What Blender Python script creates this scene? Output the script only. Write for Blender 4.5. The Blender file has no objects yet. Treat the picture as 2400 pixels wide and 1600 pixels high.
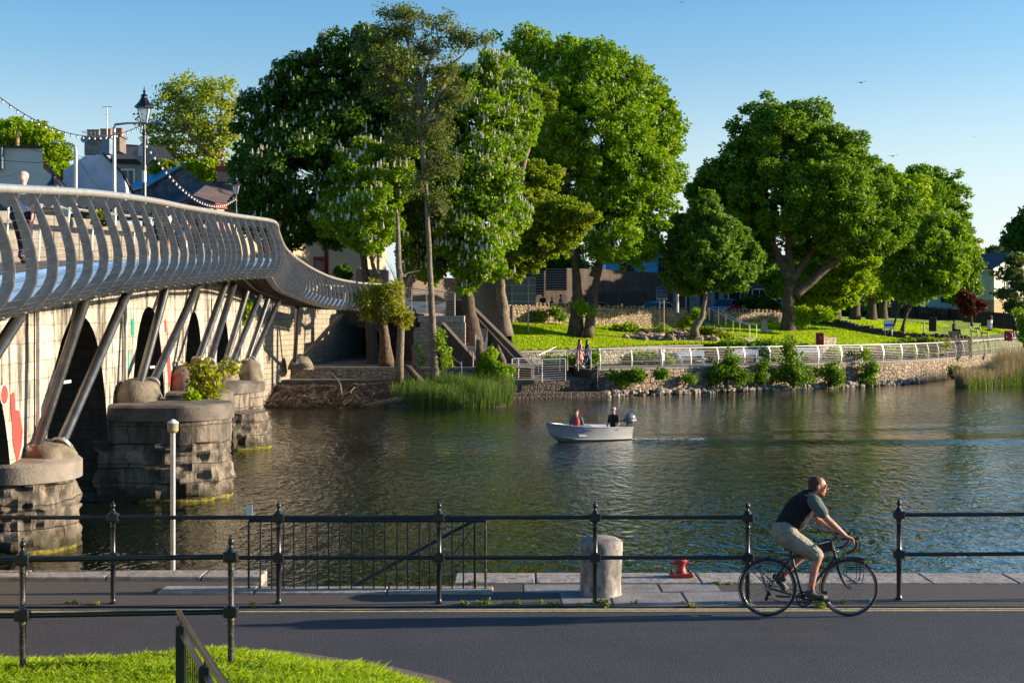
import bpy, bmesh, math, random
import numpy as np
from mathutils import Vector, Matrix, noise, Quaternion
random.seed(7)
S=bpy.context.scene
C=S.collection
R=math.radians
CX,CY,F,CZ=1200.0,740.0,3333.33,4.5
def P(px,py,d): return Vector(((px-CX)/F*d,d,CZ-(py-CY)/F*d))
def G(px,py,z):
    d=(CZ-z)*F/(py-CY); return Vector(((px-CX)/F*d,d,z))
def XZ(px,d,z): return Vector(((px-CX)/F*d,d,z))
def lerp(a,b,t): return a+(b-a)*t
def V(*a): return Vector(a)
# ------------------------------------------------------------------ materials
def nt(name):
    m=bpy.data.materials.new(name); m.use_nodes=True
    t=m.node_tree; b=t.nodes['Principled BSDF']; return m,t,b
def N(t,kind,**k):
    n=t.nodes.new(kind)
    for a,v in k.items():
        if hasattr(n,a): setattr(n,a,v)
    return n
def L(t,a,b): t.links.new(a,b)
def ramp(t,fac,stops):
    r=t.nodes.new('ShaderNodeValToRGB'); e=r.color_ramp.elements
    while len(e)<len(stops): e.new(0.5)
    for i,(p,c) in enumerate(stops):
        e[i].position=p; e[i].color=(c[0],c[1],c[2],1) if hasattr(c,'__len__') else (c,c,c,1)
    L(t,fac,r.inputs[0]); return r.outputs[0]
def pos(t): return N(t,'ShaderNodeNewGeometry').outputs['Position']
def objc(t): return N(t,'ShaderNodeTexCoord').outputs['Object']
def mapping(t,src,scale=(1,1,1),rot=(0,0,0)):
    m=t.nodes.new('ShaderNodeMapping'); m.inputs['Scale'].default_value=scale; m.inputs['Rotation'].default_value=rot
    L(t,src,m.inputs[0]); return m.outputs[0]
def noi(t,vec,scale,detail=4,rough=.6,dist=0):
    n=t.nodes.new('ShaderNodeTexNoise'); n.inputs['Scale'].default_value=scale; n.inputs['Detail'].default_value=detail
    n.inputs['Roughness'].default_value=rough; n.inputs['Distortion'].default_value=dist
    L(t,vec,n.inputs['Vector']); return n.outputs[0]
def mixc(t,fac,a,b,mode='MIX'):
    n=t.nodes.new('ShaderNodeMix'); n.data_type='RGBA'; n.blend_type=mode
    for i,v in ((0,fac),(6,a),(7,b)):
        if hasattr(v,'links') : L(t,v,n.inputs[i])
        elif i==0: n.inputs[0].default_value=v
        else: n.inputs[i].default_value=(*v[:3],1)
    return n.outputs[2]
def mathn(t,op,a,b=0.0,c=0.0):
    n=t.nodes.new('ShaderNodeMath'); n.operation=op
    for i,v in enumerate((a,b,c)):
        if hasattr(v,'links'): L(t,v,n.inputs[i])
        else: n.inputs[i].default_value=v
    return n.outputs[0]
def bump(t,b,h,strength=.5,dist=.05):
    n=t.nodes.new('ShaderNodeBump'); n.inputs['Strength'].default_value=strength; n.inputs['Distance'].default_value=dist
    L(t,h,n.inputs['Height']); L(t,n.outputs[0],b.inputs['Normal']); return n
def M(name,col,rough=.6,metal=0,col2=None,ns=2.0,bs=0,bd=.01,bscale=40,coat=0,alpha=1,detail=5,lo=.35,hi=.65):
    m,t,b=nt(name)
    b.inputs['Roughness'].default_value=rough; b.inputs['Metallic'].default_value=metal
    b.inputs['Coat Weight'].default_value=coat
    if col2 is None: col2=tuple(c*.75 for c in col)
    p=pos(t)
    n=noi(t,p,ns,detail)
    c=ramp(t,n,[(lo,col),(hi,col2)]); L(t,c,b.inputs['Base Color'])
    if bs: bump(t,b,noi(t,p,bscale,4),bs,bd)
    return m
def glass(name,col=(.02,.03,.04),rough=.05,trans=0.0):
    m,t,b=nt(name); b.inputs['Base Color'].default_value=(*col,1); b.inputs['Roughness'].default_value=rough
    b.inputs['Transmission Weight'].default_value=trans; b.inputs['IOR'].default_value=1.45
    return m
def rubble(name,cols,mortar,scale=2.6,bd=.06,stain=None,squash=1.3,mw=.06):
    m,t,b=nt(name); b.inputs['Roughness'].default_value=.9
    p=pos(t)
    pd=mixc(t,.12,p,N(t,'ShaderNodeTexNoise').outputs[1])
    v=mapping(t,pd,(1,1,squash))
    vo=N(t,'ShaderNodeTexVoronoi'); vo.inputs['Scale'].default_value=scale; vo.inputs['Randomness'].default_value=.85; L(t,v,vo.inputs['Vector'])
    ve=N(t,'ShaderNodeTexVoronoi',feature='DISTANCE_TO_EDGE'); ve.inputs['Scale'].default_value=scale; ve.inputs['Randomness'].default_value=.85; L(t,v,ve.inputs['Vector'])
    sp=N(t,'ShaderNodeSeparateColor'); L(t,vo.outputs['Color'],sp.inputs[0])
    c=ramp(t,sp.outputs[0],[(i/(len(cols)-1),cc) for i,cc in enumerate(cols)])
    n=noi(t,p,9,6)
    c=mixc(t,.6,c,ramp(t,n,[(.3,(.45,.45,.45)),(.7,(1,1,1))]),'MULTIPLY')
    e=ramp(t,ve.outputs[0],[(0,0),(mw,1)])
    c=mixc(t,e,mortar,c)
    if stain:
        col,z0,z1=stain
        sz=N(t,'ShaderNodeSeparateXYZ'); L(t,p,sz.inputs[0])
        zz=mathn(t,'ADD',sz.outputs[2],mathn(t,'MULTIPLY',noi(t,p,1.5,3),(z1-z0)*.9))
        f=ramp(t,mathn(t,'DIVIDE',mathn(t,'SUBTRACT',zz,z0),z1-z0),[(.35,1),(.75,0)])
        c=mixc(t,mathn(t,'MULTIPLY',f,.85),c,col)
    L(t,c,b.inputs['Base Color'])
    h=mathn(t,'ADD',ramp(t,ve.outputs[0],[(0,0),(.14,1)]),mathn(t,'MULTIPLY',noi(t,p,14,5),.5))
    bump(t,b,h,.9,bd); return m
def ashlar(name,cols,mortar,u=(0,1,0),bw=.75,bh=.34,bd=.03,streak=.6,stain=None,msize=.012,drk=(.02,.018,.015),dthr=(.52,.72),dark=.0):
    m,t,b=nt(name); b.inputs['Roughness'].default_value=.88
    p=pos(t)
    dt=t.nodes.new('ShaderNodeVectorMath'); dt.operation='DOT_PRODUCT'; L(t,p,dt.inputs[0]); dt.inputs[1].default_value=u
    sz=N(t,'ShaderNodeSeparateXYZ'); L(t,p,sz.inputs[0])
    wob=mathn(t,'MULTIPLY',mathn(t,'SUBTRACT',noi(t,p,1.3,5),.5),.30)
    cb=N(t,'ShaderNodeCombineXYZ'); L(t,mathn(t,'ADD',dt.outputs['Value'],wob),cb.inputs[0]); L(t,mathn(t,'ADD',sz.outputs[2],mathn(t,'MULTIPLY',wob,.4)),cb.inputs[1])
    br=N(t,'ShaderNodeTexBrick'); L(t,cb.outputs[0],br.inputs['Vector'])
    br.inputs['Scale'].default_value=1; br.inputs['Brick Width'].default_value=bw; br.inputs['Row Height'].default_value=bh
    br.inputs['Mortar Size'].default_value=msize; br.inputs['Mortar Smooth'].default_value=.4
    br.inputs['Color1'].default_value=(*cols[0],1); br.inputs['Color2'].default_value=(*cols[1],1); br.inputs['Mortar'].default_value=(*mortar,1)
    c=br.outputs[0]
    # vertical streaks + blotches (weathering)
    sv=mapping(t,p,(1.6,1.6,.22)); st=noi(t,sv,1.6,7,.7)
    c=mixc(t,mathn(t,'MULTIPLY',ramp(t,st,[(dthr[0],0),(dthr[1],1)]),streak),c,drk)
    bl=noi(t,p,6,7,.7); c=mixc(t,.7,c,ramp(t,bl,[(.3,(.5,.48,.45)),(.62,(1,1,1))]),'MULTIPLY')
    if stain:
        col,z0,z1=stain
        zz=mathn(t,'ADD',sz.outputs[2],mathn(t,'MULTIPLY',mathn(t,'SUBTRACT',noi(t,p,2.2,5),.5),(z1-z0)*1.4))
        f=ramp(t,mathn(t,'DIVIDE',mathn(t,'SUBTRACT',zz,z0),z1-z0),[(.3,1),(.8,0)])
        c=mixc(t,mathn(t,'MULTIPLY',f,.9),c,col)
    L(t,c,b.inputs['Base Color'])
    h=mathn(t,'ADD',mathn(t,'MULTIPLY',mathn(t,'SUBTRACT',1.0,br.outputs[1]),.6),mathn(t,'MULTIPLY',bl,.9))
    bump(t,b,h,.9,bd); return m
def leafmat(name,c1,c2,tr=.35,rough=.5,c3=None):
    m,t,b=nt(name)
    g=N(t,'ShaderNodeNewGeometry')
    big=noi(t,g.outputs['Position'],.45,3)
    f=mathn(t,'ADD',mathn(t,'MULTIPLY',g.outputs['Random Per Island'],.5),mathn(t,'MULTIPLY',big,.5))
    col=ramp(t,f,[(.2,c1),(.7,c2)] if c3 is None else [(.2,c1),(.55,c2),(.8,c3)])
    L(t,col,b.inputs['Base Color']); b.inputs['Roughness'].default_value=rough
    b.inputs['Specular IOR Level'].default_value=.18
    tl=N(t,'ShaderNodeBsdfTranslucent'); 
    L(t,mixc(t,1.0,col,(1.5,1.5,.55),'MULTIPLY'),tl.inputs[0])
    mx=N(t,'ShaderNodeMixShader'); mx.inputs[0].default_value=tr
    L(t,b.outputs[0],mx.inputs[1]); L(t,tl.outputs[0],mx.inputs[2])
    L(t,mx.outputs[0],t.nodes['Material Output'].inputs[0]); return m
# ------------------------------------------------------------------ mesh builder
class MB:
    def __init__(s): s.v=[]; s.f=[]
    def add(s,vs,fs):
        o=len(s.v); s.v+= [tuple(x) for x in vs]; s.f+=[tuple(i+o for i in f) for f in fs]; return s
    def box(s,c,size,rz=0,ax=None):
        c=Vector(c); hx,hy,hz=[a/2 for a in size]
        m=Matrix.Rotation(rz,3,'Z') if ax is None else ax
        vs=[c+m@Vector((x*hx,y*hy,z*hz)) for x in(-1,1) for y in(-1,1) for z in(-1,1)]
        return s.add(vs,[(0,1,3,2),(4,6,7,5),(0,4,5,1),(2,3,7,6),(0,2,6,4),(1,5,7,3)])
    def bar(s,a,b,w,h,up=(0,0,1)):
        a=Vector(a);b=Vector(b);d=(b-a); l=d.length; d.normalize(); up=Vector(up)
        x=d.cross(up); 
        if x.length<1e-4: x=d.cross(Vector((0,1,0)))
        x.normalize(); z=x.cross(d)
        m=Matrix((x,d,z)).transposed(); return s.box((a+b)/2,(w,l,h),ax=m)
    def tube(s,pts,r,n=8,cap=True):
        pts=[Vector(p) for p in pts]; k=len(pts)
        if not hasattr(r,'__len__'): r=[r]*k
        o=len(s.v); prev=None
        for i,p in enumerate(pts):
            t=(pts[min(i+1,k-1)]-pts[max(i-1,0)]); t.normalize()
            if prev is None:
                a=t.orthogonal().normalized()
            else:
                a=prev-t*prev.dot(t)
                if a.length<1e-5: a=t.orthogonal()
                a.normalize()
            prev=a; b=t.cross(a)
            for j in range(n):
                q=2*math.pi*j/n; s.v.append(tuple(p+(a*math.cos(q)+b*math.sin(q))*r[i]))
        for i in range(k-1):
            for j in range(n):
                s.f.append((o+i*n+j,o+i*n+(j+1)%n,o+(i+1)*n+(j+1)%n,o+(i+1)*n+j))
        if cap:
            s.f.append(tuple(o+j for j in range(n-1,-1,-1))); s.f.append(tuple(o+(k-1)*n+j for j in range(n)))
        return s
    def lathe(s,c,prof,n=16,rot=0,ax=None,sy=1.0):
        c=Vector(c); o=len(s.v); ax=ax or Matrix.Identity(3)
        for (r,z) in prof:
            for j in range(n):
                q=2*math.pi*j/n+rot; s.v.append(tuple(c+ax@Vector((r*math.cos(q),r*sy*math.sin(q),z))))
        k=len(prof)
        for i in range(k-1):
            for j in range(n):
                s.f.append((o+i*n+j,o+i*n+(j+1)%n,o+(i+1)*n+(j+1)%n,o+(i+1)*n+j))
        s.f.append(tuple(o+j for j in range(n-1,-1,-1))); s.f.append(tuple(o+(k-1)*n+j for j in range(n)))
        return s
    def ball(s,c,r,n=10,k=6,ax=None):
        if not hasattr(r,'__len__'): r=(r,r,r)
        c=Vector(c); o=len(s.v); ax=ax or Matrix.Identity(3)
        for i in range(1,k):
            a=math.pi*i/k
            for j in range(n):
                q=2*math.pi*j/n; s.v.append(tuple(c+ax@Vector((r[0]*math.sin(a)*math.cos(q),r[1]*math.sin(a)*math.sin(q),-r[2]*math.cos(a)))))
        s.v.append(tuple(c+ax@Vector((0,0,-r[2])))); s.v.append(tuple(c+ax@Vector((0,0,r[2]))))
        b=o+(k-1)*n
        for i in range(k-2):
            for j in range(n): s.f.append((o+i*n+j,o+i*n+(j+1)%n,o+(i+1)*n+(j+1)%n,o+(i+1)*n+j))
        for j in range(n):
            s.f.append((b,o+(j+1)%n,o+j)); s.f.append((b+1,o+(k-2)*n+j,o+(k-2)*n+(j+1)%n))
        return s
    def cap(s,a,b,ra,rb,n=12):
        a=Vector(a);b=Vector(b); d=b-a; l=d.length; d=d.normalized() if l>1e-6 else Vector((0,0,1))
        pts=[];rr=[]
        for q in (85,60,30): pts.append(a-d*ra*math.sin(R(q))); rr.append(ra*math.cos(R(q)))
        pts.append(a); rr.append(ra); pts.append(b); rr.append(rb)
        for q in (30,60,85): pts.append(b+d*rb*math.sin(R(q))); rr.append(rb*math.cos(R(q)))
        return s.tube(pts,rr,n)
    def poly(s,pts,th,nrm):
        """closed polygon pts (3D, planar) extruded by th along nrm"""
        n=len(pts); nrm=Vector(nrm)*th
        vs=[Vector(p) for p in pts]+[Vector(p)+nrm for p in pts]
        fs=[tuple(range(n-1,-1,-1)),tuple(range(n,2*n))]+[(i,(i+1)%n,(i+1)%n+n,i+n) for i in range(n)]
        return s.add(vs,fs)
    def grid(s,rows,closed=False):
        """rows: list of equal-length point lists"""
        o=len(s.v); n=len(rows[0])
        for r in rows: s.v+=[tuple(p) for p in r]
        for i in range(len(rows)-1):
            for j in range(n if closed else n-1):
                s.f.append((o+i*n+j,o+i*n+(j+1)%n,o+(i+1)*n+(j+1)%n,o+(i+1)*n+j))
        return s
    def build(s,name,mat,parent=None,smooth=False,loc=None,props=None,bevel=0):
        me=bpy.data.meshes.new(name)
        off=Vector((0,0,0))
        if loc is not None: off=Vector(loc)
        if parent is not None: off=Vector(parent['_o'])
        vs=[(v[0]-off.x,v[1]-off.y,v[2]-off.z) for v in s.v]
        me.from_pydata(vs,[],s.f); me.validate()
        bm=bmesh.new(); bm.from_mesh(me); bmesh.ops.recalc_face_normals(bm,faces=bm.faces); bm.to_mesh(me); bm.free()
        if smooth: me.shade_smooth() if smooth is True else me.shade_smooth()
        me.materials.append(mat)
        o=bpy.data.objects.new(name,me); C.objects.link(o)
        o['_o']=tuple(off)
        if smooth=='auto':
            me.set_sharp_from_angle(angle=R(35))
        if bevel:
            b=o.modifiers.new('b','BEVEL'); b.width=bevel; b.segments=2; b.limit_method='ANGLE'
        if parent is not None: o.parent=parent
        else: o.location=off
        if props:
            for k,v in props.items(): o[k]=v
        return o
def tag(o,label,cat,group=None,kind=None):
    o['label']=label; o['category']=cat
    if group: o['group']=group
    if kind: o['kind']=kind
    return o
def thing(name,label,cat,loc=(0,0,0),group=None):
    o=bpy.data.objects.new(name,None); C.objects.link(o); o.location=Vector(loc); o['_o']=tuple(loc); o.empty_display_size=.2
    tag(o,label,cat,group); return o
def struct(name,mb,mat,smooth=False,kind='structure'):
    o=mb.build(name,mat,smooth=smooth); o['kind']=kind; return o
def copy_tree(o,parent=None):
    c=o.copy(); C.objects.link(c); c.parent=parent
    for ch in list(o.children): copy_tree(ch,c)
    return c
def rng_dirs(n,rs):
    v=rs.normal(size=(n,3)); return v/np.linalg.norm(v,axis=1)[:,None]
def quads_mesh(name,verts,mat,parent=None,loc=None):
    n=len(verts)//4
    me=bpy.data.meshes.new(name)
    off=np.array(parent['_o'] if parent is not None else (loc if loc is not None else (0,0,0)),dtype=np.float64)
    verts=(verts-off).astype(np.float32)
    me.vertices.add(n*4); me.vertices.foreach_set('co',verts.ravel())
    me.loops.add(n*4); me.loops.foreach_set('vertex_index',np.arange(n*4,dtype=np.int32))
    me.polygons.add(n); me.polygons.foreach_set('loop_start',np.arange(0,n*4,4,dtype=np.int32))
    me.update(calc_edges=True); me.materials.append(mat)
    o=bpy.data.objects.new(name,me); C.objects.link(o); o['_o']=tuple(off)
    if parent is not None: o.parent=parent
    else: o.location=off
    return o
def leaf_verts(cl,n,size,rs,flat=.8,fill=.55,droop=.3,wid=.42):
    """cl: array (k,4) centre+radius -> n leaf quads"""
    cl=np.asarray(cl); w=cl[:,3]**2; w/=w.sum()
    idx=rs.choice(len(cl),n,p=w)
    d=rng_dirs(n,rs); d[:,2]=d[:,2]*.85+.12
    r=cl[idx,3]*(fill+(1.08-fill)*rs.random(n)**.6)
    p=cl[idx,:3]+d*r[:,None]*np.array([1,1,flat])
    nr=d*.42+rng_dirs(n,rs)*.9+np.array([0,0,.22]); nr/=np.linalg.norm(nr,axis=1)[:,None]
    t=rng_dirs(n,rs)+np.array([0,0,-droop]); t-=nr*(t*nr).sum(1)[:,None]; t/=np.linalg.norm(t,axis=1)[:,None]+1e-9
    b=np.cross(nr,t); s=size*(.6+.8*rs.random(n))[:,None]
    out=np.empty((n,4,3))
    out[:,0]=p; out[:,1]=p+t*s*.5+b*s*wid-nr*s*.08; out[:,2]=p+t*s; out[:,3]=p+t*s*.5-b*s*wid-nr*s*.08
    return out.reshape(-1,3)
def clumps_of(lobes,dens,cr,rs,shell=.62,jag=.18):
    out=[]
    for (c,rad) in lobes:
        c=np.array(c); rad=np.array(rad)
        area=4*math.pi*((rad[0]*rad[1])**1.6+(rad[0]*rad[2])**1.6+(rad[1]*rad[2])**1.6)**(1/1.6)/3**(1/1.6)
        m=max(6,int(area*dens/(cr*cr)))
        d=rng_dirs(m,rs); rr=shell+(1-shell)*rs.random(m)+rs.normal(size=m)*jag*.4
        p=c+d*rad*rr[:,None]
        q=cr*(.4+1.15*rs.random(m)**1.4)
        out.append(np.column_stack([p,q]))
    return np.vstack(out)
# ------------------------------------------------------------------ world, sun, camera
SUN_EL,SUN_AZ=R(13.6),math.atan2(.99,.075)   # azimuth measured from +Y towards +X
w=bpy.data.worlds.new('World'); S.world=w; w.use_nodes=True
wt=w.node_tree; bg=wt.nodes['Background']
sky=wt.nodes.new('ShaderNodeTexSky'); sky.sky_type='NISHITA'; sky.sun_disc=False
sky.sun_elevation=SUN_EL; sky.sun_rotation=SUN_AZ; sky.air_density=1.0; sky.dust_density=.7; sky.ozone_density=2.6
hs=wt.nodes.new('ShaderNodeHueSaturation'); wt.links.new(sky.outputs[0],hs.inputs['Color'])
tc=wt.nodes.new('ShaderNodeTexCoord'); sp=wt.nodes.new('ShaderNodeSeparateXYZ'); wt.links.new(tc.outputs['Generated'],sp.inputs[0])
sat=wt.nodes.new('ShaderNodeMapRange'); sat.inputs['From Min'].default_value=0; sat.inputs['From Max'].default_value=.42; sat.inputs['To Min'].default_value=.75; sat.inputs['To Max'].default_value=1.75; wt.links.new(sp.outputs[2],sat.inputs[0]); wt.links.new(sat.outputs[0],hs.inputs['Saturation'])
# pale haze low in the sky, a little stronger towards the sun
hz_=wt.nodes.new('ShaderNodeMapRange'); hz_.inputs['From Min'].default_value=0; hz_.inputs['From Max'].default_value=.18; hz_.inputs['To Min'].default_value=.78; hz_.inputs['To Max'].default_value=0; hz_.interpolation_type='SMOOTHSTEP'; wt.links.new(sp.outputs[2],hz_.inputs[0])
mx_=wt.nodes.new('ShaderNodeMix'); mx_.data_type='RGBA'; wt.links.new(hz_.outputs[0],mx_.inputs[0]); wt.links.new(hs.outputs[0],mx_.inputs[6]); mx_.inputs[7].default_value=(4.1,4.6,4.9,1); wt.links.new(mx_.outputs[2],bg.inputs[0]); bg.inputs[1].default_value=.099
sd=Vector((math.sin(SUN_AZ)*math.cos(SUN_EL),math.cos(SUN_AZ)*math.cos(SUN_EL),math.sin(SUN_EL)))
ld=bpy.data.lights.new('sun','SUN'); ld.energy=5.0; ld.angle=R(.5); ld.color=(1,.83,.62)
lo=bpy.data.objects.new('sun',ld); C.objects.link(lo); lo.rotation_euler=sd.to_track_quat('Z','Y').to_euler(); lo.location=(60,0,60)
cd=bpy.data.cameras.new('camera'); cam=bpy.data.objects.new('camera',cd); C.objects.link(cam)
cam.location=(0,0,CZ); cam.rotation_euler=(R(90),0,0); cd.sensor_width=36; cd.lens=F/2400*36; cd.shift_y=-(800-CY)/2400; cd.clip_end=6000; cd.clip_start=.1
S.camera=cam
S.view_settings.view_transform='Standard'; S.view_settings.look='None'; S.view_settings.exposure=1.15; S.view_settings.gamma=1
S.cycles.max_bounces=8; S.cycles.transparent_max_bounces=8; S.cycles.caustics_reflective=False; S.cycles.caustics_refractive=False
# ------------------------------------------------------------------ shared materials
m_black=M('black_paint',(.008,.009,.011),.32,col2=(.014,.014,.016),ns=6,bs=.25,bd=.004,bscale=60)
m_rust=M('peeling_paint',(.012,.012,.013),.5,col2=(.12,.10,.07),ns=28,bs=.5,bd=.004,bscale=60,lo=.55,hi=.62)
m_steel=M('stainless',(.80,.76,.68),.34,.75,col2=(.66,.62,.55),ns=5,bs=.08,bd=.002,bscale=30)
m_rib=M('rib_steel',(.36,.31,.26),.45,.3,col2=(.24,.21,.18),ns=7,bs=.15,bd=.003,bscale=40)
m_tubedk=M('strut_paint',(.10,.10,.105),.30,.8,col2=(.17,.165,.16),ns=3,bs=.12,bd=.003,bscale=50)
m_cable=M('cable_steel',(.7,.62,.42),.3,1.0)
m_fascia=M('fascia_panel',(.14,.30,.62),.25,.3,col2=(.22,.38,.70),ns=1.5)  # steel panel; the blue of the reflected sky is put into its colour
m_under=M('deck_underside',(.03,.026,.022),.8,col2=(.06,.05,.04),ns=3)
m_asph,t,b=nt('asphalt_road')
p=pos(t); n1=noi(t,p,60,5,.85); n2=noi(t,p,1.1,4); vo=N(t,'ShaderNodeTexVoronoi'); vo.inputs['Scale'].default_value=75; L(t,p,vo.inputs['Vector'])
c=ramp(t,n1,[(.34,(.010,.0105,.015)),(.52,(.040,.041,.050)),(.70,(.15,.148,.155))]); c=mixc(t,.6,c,ramp(t,n2,[(.3,(.6,.6,.64)),(.7,(1,1,1))]),'MULTIPLY'); c=mixc(t,.5,c,ramp(t,noi(t,mapping(t,p,(.12,2.2,1)),1.0,5),[(.35,(.62,.62,.66)),(.6,(1,1,1))]),'MULTIPLY')
L(t,c,b.inputs['Base Color']); b.inputs['Roughness'].default_value=.72; bump(t,b,mathn(t,'ADD',n1,vo.outputs[0]),.8,.012)
m_path=M('asphalt_path',(.055,.047,.042),.85,col2=(.10,.086,.074),ns=45,bs=.9,bd=.012,bscale=90,lo=.4,hi=.7)
m_yellow=M('line_paint',(.62,.50,.22),.7,col2=(.34,.28,.15),ns=14,bs=.4,bd=.005,bscale=80)
m_cope=M('quay_coping',(.40,.35,.30),.85,col2=(.21,.18,.155),ns=7,bs=.8,bd=.02,bscale=16,detail=8)
m_slab=M('stone_slab',(.27,.25,.235),.85,col2=(.16,.15,.14),ns=4,bs=.7,bd=.015,bscale=18,detail=8)
m_bollard,t,b=nt('bollard_stone'); p=pos(t); n1=noi(t,p,9,8,.7); sv=noi(t,mapping(t,p,(4,4,1.8)),1.6,8,.75)
c=ramp(t,sv,[(.30,(.07,.062,.055)),(.45,(.22,.20,.175)),(.62,(.46,.43,.39))]); c=mixc(t,.6,c,ramp(t,n1,[(.35,(.5,.5,.5)),(.6,(1,1,1))]),'MULTIPLY')
L(t,c,b.inputs['Base Color']); b.inputs['Roughness'].default_value=.9; bump(t,b,n1,.8,.02)
m_kerb=M('kerb_concrete',(.20,.15,.10),.85,col2=(.12,.09,.06),ns=9,bs=.4,bd=.01,bscale=30)
m_soil=M('soil',(.06,.045,.03),.95,col2=(.11,.085,.06),ns=3,bs=.8,bd=.05,bscale=9)
m_grassbase=M('lawn',(.10,.17,.02),.9,col2=(.20,.28,.03),ns=1.4,bs=1,bd=.06,bscale=14,detail=9,lo=.38,hi=.6)
m_grass=leafmat('grass_blades',(.10,.19,.008),(.26,.40,.014),.45,.5,c3=(.38,.42,.05))
m_galv=M('galvanised',(.42,.40,.38),.45,.6,col2=(.30,.28,.26),ns=8)
m_red=M('red_paint',(.42,.035,.02),.5,col2=(.25,.03,.02),ns=10,bs=.3,bd=.004)
m_white=M('white_paint',(.75,.75,.74),.5,col2=(.6,.6,.58),ns=3)
m_skin=M('skin',(.50,.24,.16),.55,col2=(.40,.17,.11),ns=9)
m_skin2=M('skin_pale',(.58,.32,.24),.55,col2=(.50,.25,.18),ns=9)
m_rubber=M('rubber',(.015,.015,.016),.7)
m_chrome=M('bright_metal',(.6,.6,.6),.22,1.0)
m_glass=glass('window_glass',(.02,.028,.035),.06)
# ------------------------------------------------------------------ water
m,t,b=nt('river_water'); b.inputs['Base Color'].default_value=(.007,.011,.005,1); b.inputs['Roughness'].default_value=.045; b.inputs['IOR'].default_value=1.8
p=pos(t)
v1=mapping(t,p,(.95,.42,1),(0,0,R(10))); a=noi(t,v1,3.1,3,.55,.4)
v2=mapping(t,p,(.95,.5,1),(0,0,R(-14))); c2=noi(t,v2,6.5,2,.5,.3)
calm=ramp(t,noi(t,mapping(t,p,(.35,1,1)),.09,2),[(.34,.35),(.62,1.0)])
h=mathn(t,'ADD',mathn(t,'MULTIPLY',a,1.0),mathn(t,'MULTIPLY',c2,.30))
h=mathn(t,'MULTIPLY',h,calm)
# wake behind the boat: two long ridges trailing to the right
sx=N(t,'ShaderNodeSeparateXYZ'); L(t,p,sx.inputs[0])
wx=mathn(t,'SUBTRACT',sx.outputs[0],3.0)
def ridge(slope,y0,wd):
    q=mathn(t,'SUBTRACT',sx.outputs[1],mathn(t,'ADD',mathn(t,'MULTIPLY',wx,slope),y0))
    q=mathn(t,'DIVIDE',q,wd); g=mathn(t,'POWER',2.718,mathn(t,'MULTIPLY',mathn(t,'MULTIPLY',q,q),-1.0))
    on=ramp(t,mathn(t,'DIVIDE',wx,10.0),[(0,0),(.12,1)])
    return mathn(t,'MULTIPLY',mathn(t,'MULTIPLY',g,on),1.0)
h=mathn(t,'ADD',h,mathn(t,'MULTIPLY',ridge(.03,51.6,1.5),1.2)); h=mathn(t,'ADD',h,mathn(t,'MULTIPLY',ridge(.30,53.4,1.0),.5))
bump(t,b,h,1.0,.09); m_water=m
wm=MB(); wm.grid([[(-300,19.2,0),(500,19.2,0)],[(-300,900,0),(500,900,0)]])
struct('water',wm,m_water)
struct('riverbed',MB().grid([[(-300,19.5,-2.5),(500,19.5,-2.5)],[(-300,200,-2.5),(500,200,-2.5)]]),m_soil)
# ------------------------------------------------------------------ near quay ground
ZR=.87
def dz(py,z=ZR): return (CZ-z)*F/(py-CY)
YL=17.72                       # kerb line of the road
road=MB(); road.grid([[(-90,-40,ZR),(90,-40,ZR)],[(-90,YL+.35,ZR),(90,YL+.35,ZR)]]); struct('road',road,m_asph)
# quay body: footpath sheet, recess between x0..x1
x0,x1=-3.42,-.79; QY=19.92; RY=18.9
pth=MB()
pth.grid([[(-90,YL,ZR+.012),(x0,YL,ZR+.012),(x1,YL,ZR+.012),(90,YL,ZR+.012)],[(-90,RY-.25,ZR+.012),(x0,RY-.25,ZR+.012),(x1,RY-.25,ZR+.012),(90,RY-.25,ZR+.012)]])
pth.grid([[(-90,RY-.25,ZR+.012),(x0,RY-.25,ZR+.012)],[(-90,QY-.5,ZR+.012),(x0,QY-.5,ZR+.012)]])
pth.grid([[(x1,RY-.25,ZR+.012),(90,RY-.25,ZR+.012)],[(x1,QY-.7,ZR+.012),(90,QY-.7,ZR+.012)]])
struct('footpath',pth,m_path)
yl=MB()
for o_ in (0,.11):
    rows=[[],[]]
    for i in range(121):
        x=-30+i*.5; y=YL-.16-o_+.012*x*.6+.006*noise.noise((x*.9,o_*9,0)); rows[0].append((x,y,ZR+.005)); rows[1].append((x,y+.07,ZR+.005))
    yl.grid(rows)
struct('yellow_lines',yl,m_yellow)
# quay wall (vertical stone face down to the water) and coping blocks
m_quay=ashlar('quay_stone',[(.16,.14,.12),(.24,.21,.18)],(.05,.045,.04),u=(1,0,0),bw=.9,bh=.32,stain=((.03,.035,.012),-.1,.3))
qw=thing('quay_wall','pale stone quay edge beside the near footpath','wall',(0,19.9,0))
body=MB()
for (xa,xb,y) in ((-60,x0,QY-.06),(x1,60,QY-.06)): body.box(((xa+xb)/2,y-.35,-.56+ZR/2),(xb-xa,.68,ZR+1.0))
body.box(((x0+x1)/2,RY-.16,-.56+ZR/2),(x1-x0+.6,.28,ZR+1.0))
body.build('wall',m_quay,qw)
rs=random.Random(3)
def coping(xa,xb,ya,yb,z,h,names,ln=1.1):
    x=xa; cp=MB()
    while x<xb-.05:
        l=min(ln*(.75+.5*rs.random()),xb-x)
        if xb-x-l<.35: l=xb-x
        a=.018; 
        cp.box((x+l/2,(ya+yb)/2+.008*rs.random(),z-h/2+.006*rs.random()),(l-.016,yb-ya,h)); x+=l
    return cp.build(names,m_cope,qw,bevel=.018)
coping(-40,x0,QY-.5,QY,ZR+.07,.3,'coping')
coping(x1,45,QY-.72,QY+.02,ZR+.03,.3,'coping')
coping(x0-1.2,x1+.55,RY-.42,RY+.01,ZR+.04,.3,'coping',1.5)
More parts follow.
